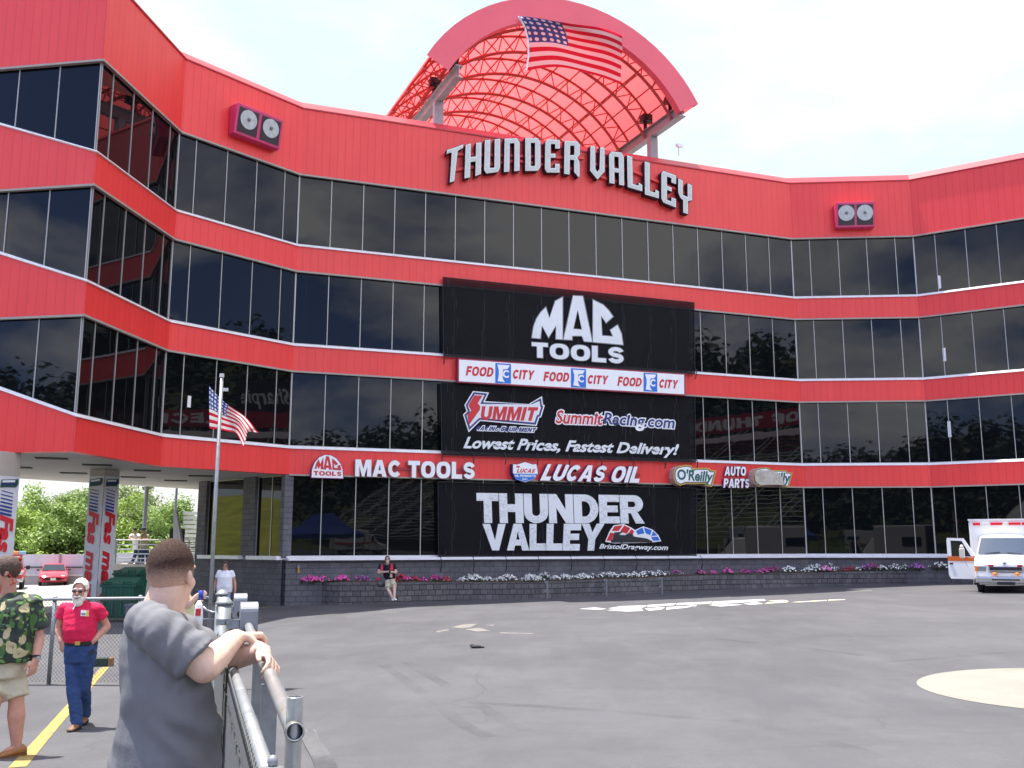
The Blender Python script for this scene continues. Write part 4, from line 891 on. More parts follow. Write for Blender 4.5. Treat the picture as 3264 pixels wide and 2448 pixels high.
for i in range(len(pf)-1):
    for k in range(6):
        r=[]
        for kk in (k,k+1):
            p=pb[i]+(pb[i+1]-pb[i])*kk/6; z=zt[i]+(zt[i+1]-zt[i])*kk/6-.05; w=wallpt(p.x-.6); r.append((P3(p,z),P3(p*.5+w*.5,z+.10),P3(w,z+.08)))
        mb.quad(r[0][0],r[1][0],r[1][1],r[0][1]); mb.quad(r[0][1],r[1][1],r[1][2],r[0][2])
mb.build('soil',SOIL,pl,smooth=True,fixn=False)
# flowers
LEAF=m_leaf('petunia_leaf',(.035,.075,.015),(.06,.11,.02)); 
FL={'pink':pm('pink_petals',(.85,.12,.45),.6,var=.25,vs=20),'white':pm('white_petals',(.88,.88,.82),.6,var=.1,vs=20),'red':pm('red_petals',(.55,.03,.06),.6,var=.25,vs=20),'purple':pm('purple_petals',(.58,.18,.60),.6,var=.25,vs=20)}
FLN=dict(pink=('bright pink flower clump in the long stone planter','pink flower clumps'),white=('white flower clump in the long stone planter','white flower clumps'),red=('small red flower clump in the long stone planter','red flower clumps'),purple=('purple flower clump in the long stone planter','purple flower clumps'))
rnd=random.Random(5)
def clump(col,seed,w):
    r=random.Random(seed); lm=MB(); fm=MB()
    for k in range(70):
        a=r.random()*2*PI; q=r.random()**.5*w; p=V((q*math.cos(a),q*math.sin(a)*.8,.02+.20*r.random()*(1-q/w*.5))); d=V((r.gauss(0,1),r.gauss(0,1),r.gauss(.4,.6))).normalized(); x,y=frame_of(d); s=.03+.03*r.random()
        lm.quad(p-x*s,p-y*s*.5,p+x*s,p+y*s*.5)
    for k in range(int(58*w/.38)):
        a=r.random()*2*PI; q=r.random()**.6*w; h=.12+.17*(1-(q/w)**2)+r.gauss(0,.025); p=V((q*math.cos(a),q*math.sin(a)*.8,max(.04,h))); d=(V((p.x*1.6,p.y*1.6-.25,.35))+V((r.gauss(0,.3),r.gauss(0,.3),0))).normalized(); x,y=frame_of(d); s=.034+.014*r.random()
        n=6; vs=[p-d*.015]+[p+(x*math.cos(2*PI*i/n+k)+y*math.sin(2*PI*i/n+k))*s*(1 if i%2 else .8) for i in range(n)]; fm.add(vs,[(0,1+i,1+(i+1)%n) for i in range(n)])
    return lm,fm
PROT={}
for col in FL:
    for v_ in range(3): PROT[col,v_]=clump(col,hash((len(col),v_))%999,.30+.06*v_)
MESHES={}
def plant(px,col,scale=1,back=.55):
    # where the bed lies under this column of the picture
    r=ray(px,1850); best=None
    for i in range(len(pf)-1):
        for k in range(20):
            p=pb[i]+(pb[i+1]-pb[i])*k/20; d=abs(p.x/p.y-r.x/r.y)
            if best is None or d<best[0]: best=(d,p,zt[i]+(zt[i+1]-zt[i])*k/20)
    p=best[1]; nrm=V((wallpt(p.x-.5)-p)).normalized()*back; v_=rnd.randrange(3); loc=V((p.x+nrm.x,p.y+nrm.y,best[2]-.03))
    T=thing('flower_clump',FLN[col][0],'flowers',loc,rnd.random()*6,FLN[col][1]); sc=scale*(.66+.4*rnd.random()); T.scale=(sc,sc,sc*(.85+.3*rnd.random()))
    for nm,i_,mt in (('foliage',0,LEAF),('petals',1,FL[col])):
        key=(col,v_,nm)
        if key not in MESHES: me=PROT[col,v_][i_].mesh(fixn=False); me.materials.append(mt); MESHES[key]=me
        o=bpy.data.objects.new(nm,MESHES[key]); COL.objects.link(o); o.parent=T
for px,c in [(1012,'pink'),(1032,'pink'),(1062,'pink'),(1078,'pink'),(1115,'pink'),(1132,'pink'),(1175,'pink'),(1195,'purple'),(1275,'red'),(1300,'red'),(1312,'pink'),(1335,'pink'),(1352,'red'),(1384,'pink'),(1412,'pink'),(1445,'red'),(1466,'white'),(1500,'white'),(1522,'white'),(1540,'white'),(1565,'white'),(1590,'white'),(1612,'white'),(1634,'white'),(1655,'white'),(1690,'white'),(1712,'white'),(1745,'white'),(1768,'white'),(1800,'white'),(1822,'white'),(1852,'white'),(1880,'white'),(1905,'white'),(1932,'white'),(1962,'white'),(1990,'white'),(2018,'white'),(2044,'white'),(2080,'white'),(2110,'white'),(2142,'white'),(2170,'white'),(2200,'pink'),(2230,'white'),(2258,'pink'),(2300,'pink'),(2345,'pink'),(2362,'pink'),(2408,'pink'),(2420,'pink'),(2450,'purple'),(2466,'pink'),(2492,'pink'),(2508,'pink'),(2548,'white'),(2562,'white'),(2592,'pink'),(2608,'white'),(2640,'white'),(2666,'pink'),(2695,'white'),(2712,'white'),(2735,'red'),(2768,'red'),(2788,'white'),(2820,'purple'),(2836,'pink'),(2862,'white'),(2886,'white'),(2905,'white'),(2928,'purple'),(2950,'purple'),(2970,'red'),(2988,'red'),(3010,'white'),(3028,'white'),(3060,'white')]:
    plant(px,c,1.0 if px<2500 else 1.12,.35+.5*rnd.random())
for px,yt,yb in ((1745,1860,1906),(1933,1853,1898),(2110,1850,1892)):
    b=gr(px,yb+2); t=at(px,yt,b.y); mb=MB(); mb.tube([V((b.x,b.y-.03,b.z)),V((b.x,b.y-.03,t.z+.1))],.035,8); mb.box((b.x-.07,b.y-.03,b.z+.3),(.06,.05,.08)); mb.box((b.x-.07,b.y-.03,b.z+.62),(.06,.05,.08))
    tag(mb.build('sleeve_post',GALV,None,origin=b),'short galvanised sleeve post standing against the planter wall under the banners','post','sleeve posts along the planter')
# wall lamp on the stone base
p,a=on_face(3,952,1815,.18); lp=thing('wall_lamp','small brass wall lamp on the stone base left of the flowers','lamp',p)
MB().box(p+V((0,.03,.1)),(.10,.08,.10)).build('bracket',GALV,lp); MB().cyl(p+V((0,-.03,-.12)),p+V((0,-.03,.06)),.045,10).build('lamp_body',pm('brass',(.6,.38,.08),.3,metal=.7),lp)
# ---- column with banners under the wing
CW=pm('column_paint',(.42,.38,.32),.75,var=.06)
BSH=pm('vinyl_sheet',(.66,.66,.68),.5,var=.04,vs=2)
def column(cx,cy,label,s=.68,rz=R(68),zb=ZL['L']-.75):
    zg_=g(cx,cy); c=MB(); c.box((cx,cy,(zg_+ZL['L']-.1)/2),(s,s,ZL['L']-zg_+.1),rz); co=c.build('column',CW,bld,bevel=.01)
    T=thing('column_banner',label,'banner',V((cx,cy,zg_)),0,'banners wrapped round the wing columns')
    m=Matrix.Rotation(rz,3,'Z'); zt_,z0=at(300,1519,cy).z,zg_+.15
    for f_ in (0,1):    # two faces towards the viewer
        t=m@(V((0,-1,0)) if f_==0 else V((1,0,0))); n=m@(V((-1,0,0)) if f_==0 else V((0,-1,0)))
        W_=s*.985
        def pl_(u,v,h=0,t=t,n=n): return V((cx,cy,0))+n*(s/2+.012+h)+t*(u-.5)*W_+V((0,0,zt_+(z0-zt_)*v))
        H_=zt_-z0
        sh=MB(); N_=20
        for k in range(N_):
            sh.quad(*[pl_(u,v,.006*math.sin(v*40+f_)) for u,v in ((0,k/N_),(1,k/N_),(1,(k+1)/N_),(0,(k+1)/N_))])
        so_=sh.build('vinyl_sheet',BSH,T,smooth=True,fixn=False)
        V_=lambda a:(a-1519)/(1955-1519)      # picture height to banner height
        pc=lambda u,v,h=0:pl_(u,v,h)
        em=[(.10,V_(1531)),(.92,V_(1526)),(.94,V_(1540)),(.84,V_(1551)),(.06,V_(1554))]
        E_=lambda loops,mat,h,nm:(lambda mb:(solid(mb,loops,lambda u,v,hh:pc(u,v,h),.004),mb.build(nm,mat,so_))[1])(MB())
        E_([em],pm('emblem_green',(.015,.07,.06),.5) if 'emblem_green' not in MATS else MATS['emblem_green'],.02,'emblem'); E_([[(.14,V_(1533)),(.76,V_(1529.5)),(.76,V_(1536)),(.14,V_(1539))]],BANW,.024,'emblem_band'); E_([[(.12,V_(1542)),(.84,V_(1538)),(.82,V_(1543)),(.12,V_(1547))]],NAVY,.024,'emblem_band')
        for k in range(7):
            y=1562+k*10.6; hh=2.4+k*.75; E_([[(.14,V_(y)),(.74,V_(y+7)),(.73,V_(y+7+hh)),(.13,V_(y+hh))]],pm('stripe_blue',(.02,.05,.25),.5) if 'stripe_blue' not in MATS else MATS['stripe_blue'],.02,'stripe')
        q=[(.85,V_(1634)),(.85,V_(1935)),(.16,V_(1935)),(.16,V_(1634))]
        text('lettering','Fas mart',q,0,.004,RED,so_,shear=.22,bold=.045,place=lambda u,v,h,pc=pc:pc(u,v,.02+h),spacing=1.05)
c1=gr(289,1957); column(c1.x,c1.y+.35,'white banner with blue stripes and red sideways lettering on the full column')
c2=at(-14,1700,27.2); column(c2.x,c2.y,'white banner on the column cut by the left picture edge')
# ---- raised landing with railing
la=gr(330,1900); ly=43.5; lz=at(400,1798,ly).z
def X(px,d): return at(px,1735,d).x
lx0,lx1=X(331,ly),X(640,ly)
T=thing('raised_landing','raised concrete landing with white pipe railing behind the green bins','landing',V(((lx0+lx1)/2,ly,g(lx0,ly))))
mb=MB(); zb_=g(lx0,ly)-.3
P_=[V((lx0,ly+1.2)),V((X(365,ly),ly)),V((lx1,ly-.2)),V((lx1,ly+5)),V((lx0,ly+5))]
mb.prism([P3(p,zb_) for p in P_],lz-zb_).build('concrete_wall',CONC,T); 
mb=MB(); pth=[V((lx0+.1,ly+4.5)),V((lx0+.1,ly+1.25)),V((X(366,ly),ly+.12)),V((X(520,ly),ly+.0)),V((lx1,ly-.1))]
RAILW=pm('white_pipe',(.72,.72,.72),.4,var=.05)
for h in (1.07,.86,.65,.45,.25,.08): mb.tube([P3(p,lz+h) for p in pth],.028,6)
rl=mb.build('railing',RAILW,T)
for px in (336,352,367,440,520,600): p=V((X(px,ly),ly+(.1 if px>360 else .7))); mb=MB(); mb.tube([P3(p,lz),P3(p,lz+1.07)],.03,6); mb.build('railing_post',GALV,T)
# stone pier, white stringer and bleacher stand at the back
p0=at(525,1735,41.5); mb=MB(); mb.box((X(541,41.5)+.05,42.2,(at(0,1684,41.5).z+zb_)/2),(.62,.62,at(0,1684,41.5).z-zb_),.35); sp=mb.build('stone_pier',PSTONE,None,origin=(X(541,41.5),42.2,zb_)); tag(sp,'short grey stone pier behind the raised landing','pier')
mb=MB(); d=41; A=[(552,1627),(561,1627),(577,1722),(577,1790),(552,1790)]; B=[at(x,y,d) for x,y in A]; mb.prism(B,.25,V((0,1,0))); tag(mb.build('stair_side_panel',WHITE,None,origin=B[0]),'bright white slanting side panel of the stairs beside the stone pier','stair panel')
ds=46; bs=thing('bleacher_stand','pale aluminium bleacher stand with open rows behind the dark stone corner','bleachers',V((X(600,ds),ds,g(X(600,ds),ds))))
ALUP=pm('aluminium_plank',(.62,.62,.58),.45,metal=.2,var=.08)
for k in range(15):
    y0=1838-k*14.4; z=at(600,y0,ds+k*.45).z; y_=ds+k*.45
    mb=MB(); xa,xb=at(570,y0,y_).x+(.0 if k<9 else .25),at(650,y0,y_).x+1.0; mb.box(((xa+xb)/2,y_,z),(xb-xa,.10,.155)); mb.box(((xa+xb)/2,y_+.15,z+.07),(xb-xa,.30,.04)); mb.build('seat_row',ALUP,bs)
mb=MB()
for px in (566,640): mb.beam(at(px,1850,ds-.2),at(px,1636,ds+6.2),.08,.12)
mb.build('stringer',GALV,bs)
mb=MB(); 
for z in (.0,.35,.7,1.05): mb.tube([at(604,1850,40.8)+V((0,0,z+.3)),at(640,1850,40.8)+V((.3,0,z+.3))],.025,6)
mb.tube([at(618,1850,40.8),at(618,1850,40.8)+V((0,0,1.7))],.03,6); mb.build('hand_rail',GALV,bs)
# lamp poles
for px,yt,yb,d,w,lab in ((349,1500,1800,42,.075,'thin pale pole left of the landing, beside the banner column'),(453,1510,1800,47,.105,'grey pole rising behind the two men on the landing'),(555,1500,1700,52,.07,'faint thin pole rising above the white stair panel')):
    a=at(px,yb,d); b=at(px-2,yt-420,d); b.x=a.x; mb=MB(); mb.tube([V((a.x,a.y,g(a.x,a.y))),V((a.x,a.y,b.z))],[w,w*.8],10); mb.cyl(V((a.x,a.y,g(a.x,a.y))),V((a.x,a.y,g(a.x,a.y)+.05)),w*2.2,10); tag(mb.build('pole',RAILW if px<400 else GALV,None,origin=V((a.x,a.y,g(a.x,a.y)))),lab,'pole')
# bins
BIN=pm('bin_green',(.012,.085,.055),.45,var=.1,vs=3)
def bin_(cx,cy,w,dp,h,label,rz=0,lid=0):
    z=g(cx,cy); T=thing('wheeled_bin',label,'bin',V((cx,cy,z)),rz,'green wheeled bins'); m=Matrix.Rotation(rz,3,'Z'); q=lambda x,y,zz:V((cx,cy,z))+m@V((x,y,zz))
    b=.82; mb=MB(); mb.hexa([q(-w/2*b,-dp/2*b,.12),q(w/2*b,-dp/2*b,.12),q(w/2*b,dp/2*b,.12),q(-w/2*b,dp/2*b,.12)],[q(-w/2,-dp/2,h),q(w/2,-dp/2,h),q(w/2,dp/2,h),q(-w/2,dp/2,h)]); mb.build('tub',BIN,T,bevel=.03)
    mb=MB(); mb.box(q(0,0,h+.0),(w*1.08,dp*1.08,.07),mat=m)
    for k in range(4): mb.box(q(-w*.38+k*w*.25,-dp*.5,h*.55),(.05,.05,h*.75),mat=m)
    mb.build('rim',BIN,T,bevel=.012)
    mb=MB(); mb.hexa([q(-w*.52,-dp*.5,h+.045),q(w*.52,-dp*.5,h+.045),q(w*.52,dp*.5,h+.045),q(-w*.52,dp*.5,h+.045)],[q(-w*.5,-dp*.46,h+.06),q(w*.5,-dp*.46,h+.06),q(w*.46,dp*.4,h+.22),q(-w*.46,dp*.4,h+.22)]); mb.build('lid',BIN,T)
    for s in(-1,1):
        mb=MB(); a=q(s*w*.42,-dp*.36,.2); mb.cyl(a-m@V((.05,0,0)),a+m@V((.05,0,0)),.2,14); mb.build('wheel',BLKRUB,T)
        mb=MB(); a=q(s*w*.3,-dp*.55,h+.1); mb.tube([q(s*w*.3-.12,-dp*.5,h),q(s*w*.3-.12,-dp*.56,h+.11),q(s*w*.3+.12,-dp*.56,h+.11),q(s*w*.3+.12,-dp*.5,h)],.025,6); mb.build('handle',BIN,T)
pb_=gr(396,1961); bin_(X(398,29.6),29.6,.98,.75,1.06,'front green wheeled bin beside the white column banner',.05)
bin_(X(424,33),33,.85,.8,1.32,'taller green bin standing behind the front green bin',-.1)
ub=gr(442,1957); mb=MB(); mb.box((X(445,27.5),27.5,g(X(445,27.5),27.5)+.28),(.42,.35,.56)); mb.box((X(445,27.5),27.5,g(X(445,27.5),27.5)+.585),(.47,.40,.05)); tag(mb.build('utility_box',pm('utility_grey',(.14,.14,.17),.6,var=.1),None,origin=V((X(445,27.5),27.5,g(X(445,27.5),27.5)))),'low grey utility box in front of the green bins','utility box')
# barrier wall far back
dw=66; T=thing('barrier_wall','long white panel barrier wall behind the parked red cars','wall',V((X(250,dw),dw,g(X(250,dw),dw))))
BW=pm('barrier_panel',(.60,.60,.62),.6,var=.05,vs=.8,dirt=(.45,.44,.43),ds=.7)
x0,x1=X(-260,dw),X(660,dw); zt_=at(200,1767,dw).z; zg_=g(X(180,dw),dw)-.5; k=0; x=x0
while x<x1:
    mb=MB(); mb.box((x+1.62,dw,(zt_+zg_)/2),(3.22,.12,zt_-zg_)); mb.build('panel',BW,T); mb=MB(); mb.box((x,dw-.1,(zt_+zg_)/2),(.12,.1,zt_-zg_+.06)); mb.build('post',GALV,T); x+=3.25
mb=MB(); z=at(200,1808,dw).z; mb.box(((x0+x1)/2,dw-.12,z),(x1-x0,.05,.09)); mb.build('cable_rail',pm('dark_rail',(.08,.08,.08),.6),T)
mb=MB(); z=at(200,1833,dw-1).z; mb.box(((x0+x1)/2,dw-1.2,(z+zg_)/2),(x1-x0,.5,z-zg_)); tag(mb.build('kerb',PALEC,None),kind='structure')
# ---- trees
BARK=pm('bark',(.05,.038,.028),.95,var=.3,vs=6)
LV=[m_leaf('leaf_bright',(.26,.40,.06),(.38,.50,.10)),m_leaf('leaf_mid',(.19,.30,.06),(.28,.40,.09)),m_leaf('leaf_olive',(.20,.27,.07),(.29,.36,.11))]
def tree_meshes(seed,h,w,nleaf,ls):
    r=random.Random(seed); tr=MB(); tr.tube([(0,0,0),(.1*r.random(),.1,h*.25),(.3*r.random()-.1,.1,h*.5),(.2,.2,h*.8)],[.03*h,.024*h,.016*h,.005*h],7); cl=[]
    for k in range(15):
        a=r.random()*2*PI; z0=h*(.16+.5*r.random()); L_=w*(.35+.6*r.random())*(1.05-z0/h*.5); e=V((L_*math.cos(a),L_*math.sin(a),z0+h*(.12+.25*r.random()))); tr.tube([(0.05,.05,z0),V((e.x*.5,e.y*.5,z0+(e.z-z0)*.35)),e],[.011*h,.007*h,.003*h],5); cl.append((e,w*(.30+.22*r.random())))
        for j in range(2): e2=e+V((r.gauss(0,.25)*w,r.gauss(0,.25)*w,r.gauss(0,.1)*h)); cl.append((e2,w*(.18+.18*r.random())))
    cl.append((V((.2,.2,h*.88)),w*.35))
    lf=MB(); 
    for k in range(nleaf):
        c,s=cl[r.randrange(len(cl))]; d=V((r.gauss(0,1),r.gauss(0,1),r.gauss(0,.8))).normalized()*s*(.5+.55*r.random()**.6); p=c+d; p.z=max(p.z,h*.04)
        nrm=(d.normalized()+V((r.gauss(0,.5),r.gauss(0,.5),.5+r.gauss(0,.4)))).normalized(); x,y=frame_of(nrm); a=r.random()*6; x,y=x*math.cos(a)+y*math.sin(a),y*math.cos(a)-x*math.sin(a); q=ls*(.6+.8*r.random())
        lf.add([p-x*q,p-y*q*.55+nrm*q*.1,p+x*q,p+y*q*.55+nrm*q*.1],[(0,1,2,3)])
    return tr,lf
TM=[]
for sd,h,w in ((1,9,3.6),(2,8.2,3.4),(3,10.5,3.4)):
    tr,lf=tree_meshes(sd,h,w,8500,.15); TM.append((tr.mesh(smooth=True),lf.mesh(fixn=False),h))
for tm in TM: tm[0].materials.append(BARK)
TL_={}
def tree(px,ytop,d,kind,mat,label,group='trees beyond the barrier wall',name='broadleaf_tree'):
    tr,lf,h=TM[kind]; b=at(px,1735,d); zg_=g(b.x,d)-1.2; H_=at(px,ytop,d).z-zg_; s=H_/(h*1.08)
    T=thing(name,label,'tree',V((b.x,d,zg_)),rnd.random()*6,group); T.scale=(s*(.95+.25*rnd.random()),s*(.95+.25*rnd.random()),s)
    if (kind,mat) not in TL_: me=lf.copy(); me.materials.append(LV[mat]); TL_[kind,mat]=me
    for nm,me in (('trunk',tr),('crown',TL_[kind,mat])): o=bpy.data.objects.new(nm,me); COL.objects.link(o); o.parent=T
LB=['bright yellow green tree beyond the white barrier wall','mid green tree beyond the white barrier wall','dull olive green tree beyond the white barrier wall']
for px,yt,d,k,m in ((18,1572,84,0,0),(-60,1590,90,1,1),(52,1612,82,1,0),(98,1612,96,2,2),(130,1605,104,0,1),(160,1598,90,1,2),(178,1603,86,2,1),(205,1592,98,0,2),(228,1590,84,1,1),(252,1578,90,2,2),(290,1590,88,0,1),(340,1602,92,1,1),(372,1602,86,0,0),(405,1585,98,2,1),(436,1565,90,2,2),(470,1578,96,0,2),(500,1600,88,1,1),(532,1625,86,0,1),(566,1640,94,1,0),(610,1640,92,0,2),(662,1650,94,2,1)):
    tree(px,yt,d,k,m,LB[m])
def shrub(px,yt,d,w,mat,label,grp='bushes along the barrier wall'):
    b=at(px,1735,d); zg_=g(b.x,d)-.6; H_=at(px,yt,d).z-zg_; r=random.Random(px); lf=MB(); st=MB()
    for k in range(5): a=r.random()*6; st.tube([(0,0,0),(w*.3*math.cos(a),w*.3*math.sin(a),H_*.6)],[.05,.02],5)
    for k in range(1500):
        a=r.random()*2*PI; q=w*r.random()**.5; zz=H_*r.random()*(1-(q/w)**2*.5)*(.75+.25*math.sin(3*a+px)); p=V((q*math.cos(a),q*math.sin(a),zz)); nrm=V((r.gauss(0,.6),r.gauss(0,.6),1)).normalized(); x,y=frame_of(nrm); s=.16*(.5+r.random()); lf.quad(p-x*s,p-y*s*.6,p+x*s,p+y*s*.6)
    T=thing('bush',label,'bush',V((b.x,d,zg_)),0,grp)
    for nm,mb_,mt in (('stems',st,BARK),('foliage',lf,LV[mat])): me=mb_.mesh(fixn=False); me.materials.append(mt); o=bpy.data.objects.new(nm,me); COL.objects.link(o); o.parent=T
for px,yt,d,w,m in ((110,1738,70,3.2,0),(150,1752,69,2.5,0),(175,1756,69,2.,1),(215,1748,71,3,1),(40,1735,72,3,1),(380,1715,72,3,0),(420,1712,74,3,0),(465,1706,72,3.2,0),(505,1702,74,3,0),(270,1745,72,3,1)):
    shrub(px,yt,d,w,m,['bright green bush just behind the white barrier wall','darker green bush just behind the white barrier wall'][m])
# ---- vehicles
PAINTR=pm('red_car_paint',(.55,.015,.045),.22,var=.03); sock(MATS['red_car_paint'].node_tree.nodes['Principled BSDF'],'Coat Weight').default_value=.6
PAINTO=pm('red_suv_paint',(.62,.04,.03),.25,var=.03); sock(MATS['red_suv_paint'].node_tree.nodes['Principled BSDF'],'Coat Weight').default_value=.6
CGLASS=pm('car_glass',(.02,.03,.045),.06,spec=.8); CHROME=pm('chrome',(.6,.6,.62),.15,metal=.9); CLEAR=pm('lamp_clear',(.6,.6,.58),.1); AMBER=pm('amber_lens',(.7,.2,.02),.2); REDL=pm('red_lens',(.6,.01,.02),.2); PLATE=pm('number_plate',(.65,.65,.55),.5,var=.2,vs=30)
WHP=pm('white_vehicle_paint',(.80,.80,.80),.25,var=.02); sock(MATS['white_vehicle_paint'].node_tree.nodes['Principled BSDF'],'Coat Weight').default_value=.5
ORG=pm('orange_stripe',(.62,.12,.012),.35)
def loftY(mb,st):   # stations (y, list of (x,z) for the right half from bottom to top centre)
    rings=[]
    for y,pr in st: rings.append([V((x,y,z)) for x,z in pr]+[V((-x,y,z)) for x,z in reversed(pr) if x>1e-6])
    return mb.loft(rings)
def place_local(T):
    m=MW[T.name]
    def b(mb,name,mat,parent=None,smooth=False,bevel=0):
        for i,p in enumerate(mb.v): mb.v[i]=m@p
        o=mb.build(name,mat,parent or T,bevel=bevel)
        if smooth: autosmooth(o,40)
        return o
    return b
def wheel(B,x,y,r,w=.2,parent=None):
    mb=MB(); s=1 if x>0 else -1
    prof=[(r*.6,-w/2),(r*.93,-w/2),(r,-w*.35),(r,w*.35),(r*.93,w/2),(r*.6,w/2)]; n=24; rings=[]
    for k in range(n+1): a=2*PI*k/n; rings.append([V((x+dx,y+math.cos(a)*rr,r+math.sin(a)*rr)) for rr,dx in prof])
    mb.loft(rings,caps=False); wh=B(mb,'wheel',BLKRUB,parent,True)
    mb=MB(); mb.cyl(V((x+s*w*.3,y,r)),V((x+s*w*.36,y,r)),r*.6,18); mb.cyl(V((x+s*w*.3,y,r)),V((x+s*w*.46,y,r)),r*.2,10); B(mb,'hub',CHROME,wh); return wh
# small red coupe seen head on
pc=gr(178,1864); T=thing('parked_car','small red parked car facing the viewer, with a front number plate','car',V((X(178,62),62,g(X(178,62),62))),.44); B=place_local(T)
def sec(w,zb,zs,zt,wt): return [(w*.55,zb),(w*.93,zb+.05),(w,zb+.22),(w,zs-.12),(w*.96,zs),(wt,zt-.03),(wt*.8,zt),(0,zt+.02)]
mb=MB(); loftY(mb,[(-.02,sec(.62,.28,.52,.56,.5)),(.10,sec(.80,.22,.60,.63,.66)),(.55,sec(.86,.2,.70,.78,.74)),(1.25,sec(.87,.2,.80,.88,.76)),(1.7,sec(.87,.2,.86,.96,.76)),(3.6,sec(.87,.2,.9,.98,.76)),(4.3,sec(.80,.26,.86,.92,.66)),(4.45,sec(.7,.35,.75,.8,.55))]); B(mb,'body',PAINTR,None,True)
mb=MB(); loftY(mb,[(1.35,[(.76,.86),(.74,.88),(.5,.89),(0,.9)]),(2.05,[(.76,.88),(.62,1.28),(.5,1.33),(0,1.36)]),(3.0,[(.76,.9),(.60,1.30),(.5,1.34),(0,1.37)]),(3.8,[(.74,.92),(.70,.94),(.5,.96),(0,.97)])]); B(mb,'cabin',PAINTR,None,True)
mb=MB(); mb.quad(V((-.70,1.36,.935)),V((.70,1.36,.935)),V((.58,1.93,1.31)),V((-.58,1.93,1.31))); B(mb,'windshield',CGLASS)
for s in(-1,1):
    mb=MB(); mb.sph((s*.52,.16,.60),(.19,.10,.055),10,6); B(mb,'headlight',CLEAR); mb=MB(); mb.box((s*.92,1.55,.97),(.17,.1,.11)); B(mb,'mirror',BLACK,bevel=.03); wheel(B,s*.74,.85,.30); wheel(B,s*.74,3.4,.30)
    mb=MB(); mb.box((s*.755,2.4,1.08),(.02,1.0,.28)); B(mb,'side_window',CGLASS)
mb=MB(); mb.box((0,.0,.38),(.95,.12,.09)); B(mb,'air_intake',BLACK); mb=MB(); mb.box((0,-.07,.42),(.32,.02,.16)); B(mb,'number_plate',PLATE)
# red utility vehicle with a roof load, cut by the left edge
T=thing('parked_car','red utility vehicle with a light bar on its roof, partly hidden at the left edge','car',V((X(26,56),56,g(X(26,56),56))),.44); B=place_local(T)
mb=MB(); loftY(mb,[(0,sec(.86,.5,.98,1.04,.74)),(.2,sec(.94,.42,1.02,1.08,.8)),(1.3,sec(.96,.4,1.08,1.16,.84)),(4.6,sec(.96,.4,1.1,1.16,.84))]); B(mb,'body',PAINTO,None,True)
mb=MB(); loftY(mb,[(1.3,[(.86,1.1),(.84,1.14),(.5,1.16),(0,1.17)]),(1.75,[(.86,1.1),(.76,1.72),(.6,1.78),(0,1.8)]),(4.4,[(.86,1.1),(.76,1.74),(.6,1.80),(0,1.82)]),(4.58,[(.86,1.1),(.8,1.14),(.5,1.16),(0,1.17)])]); B(mb,'cabin',PAINTO,None,True)
mb=MB(); mb.quad(V((-.78,1.27,1.19)),V((.78,1.27,1.19)),V((.68,1.66,1.70)),V((-.68,1.66,1.70))); B(mb,'windshield',CGLASS)
mb=MB(); mb.box((0,-.02,.95),(1.3,.08,.2)); B(mb,'grille',BLACK); mb=MB(); mb.box((0,-.12,.55),(1.86,.22,.2)); B(mb,'bumper',CHROME,bevel=.04)
for s in(-1,1):
    mb=MB(); mb.box((s*.72,-.03,.95),(.3,.1,.19)); B(mb,'headlight',CLEAR,bevel=.02); mb=MB(); mb.box((s*1.1,1.5,1.25),(.2,.12,.24)); B(mb,'mirror',BLACK,bevel=.04); wheel(B,s*.82,.95,.38); wheel(B,s*.82,3.6,.38)
mb=MB(); mb.box((0,2.6,1.95),(1.5,2.2,.06)); [mb.box((sx*.66,2.6+sy*.9,1.87),(.06,.06,.14)) for sx in(-1,1) for sy in(-1,1)]; B(mb,'roof_rack',PAINTO)
mb=MB(); mb.box((.28,1.75,2.09),(.5,.3,.22)); B(mb,'amber_light',pm('pale_amber',(.75,.42,.16),.3),bevel=.03); mb=MB(); mb.box((.72,1.75,2.09),(.36,.3,.22)); B(mb,'blue_light',pm('pale_blue_lens',(.30,.55,.75),.3),bevel=.03)
mb=MB(); mb.box((-.4,1.75,2.06),(.8,.3,.16)); B(mb,'white_light',CLEAR,bevel=.03)
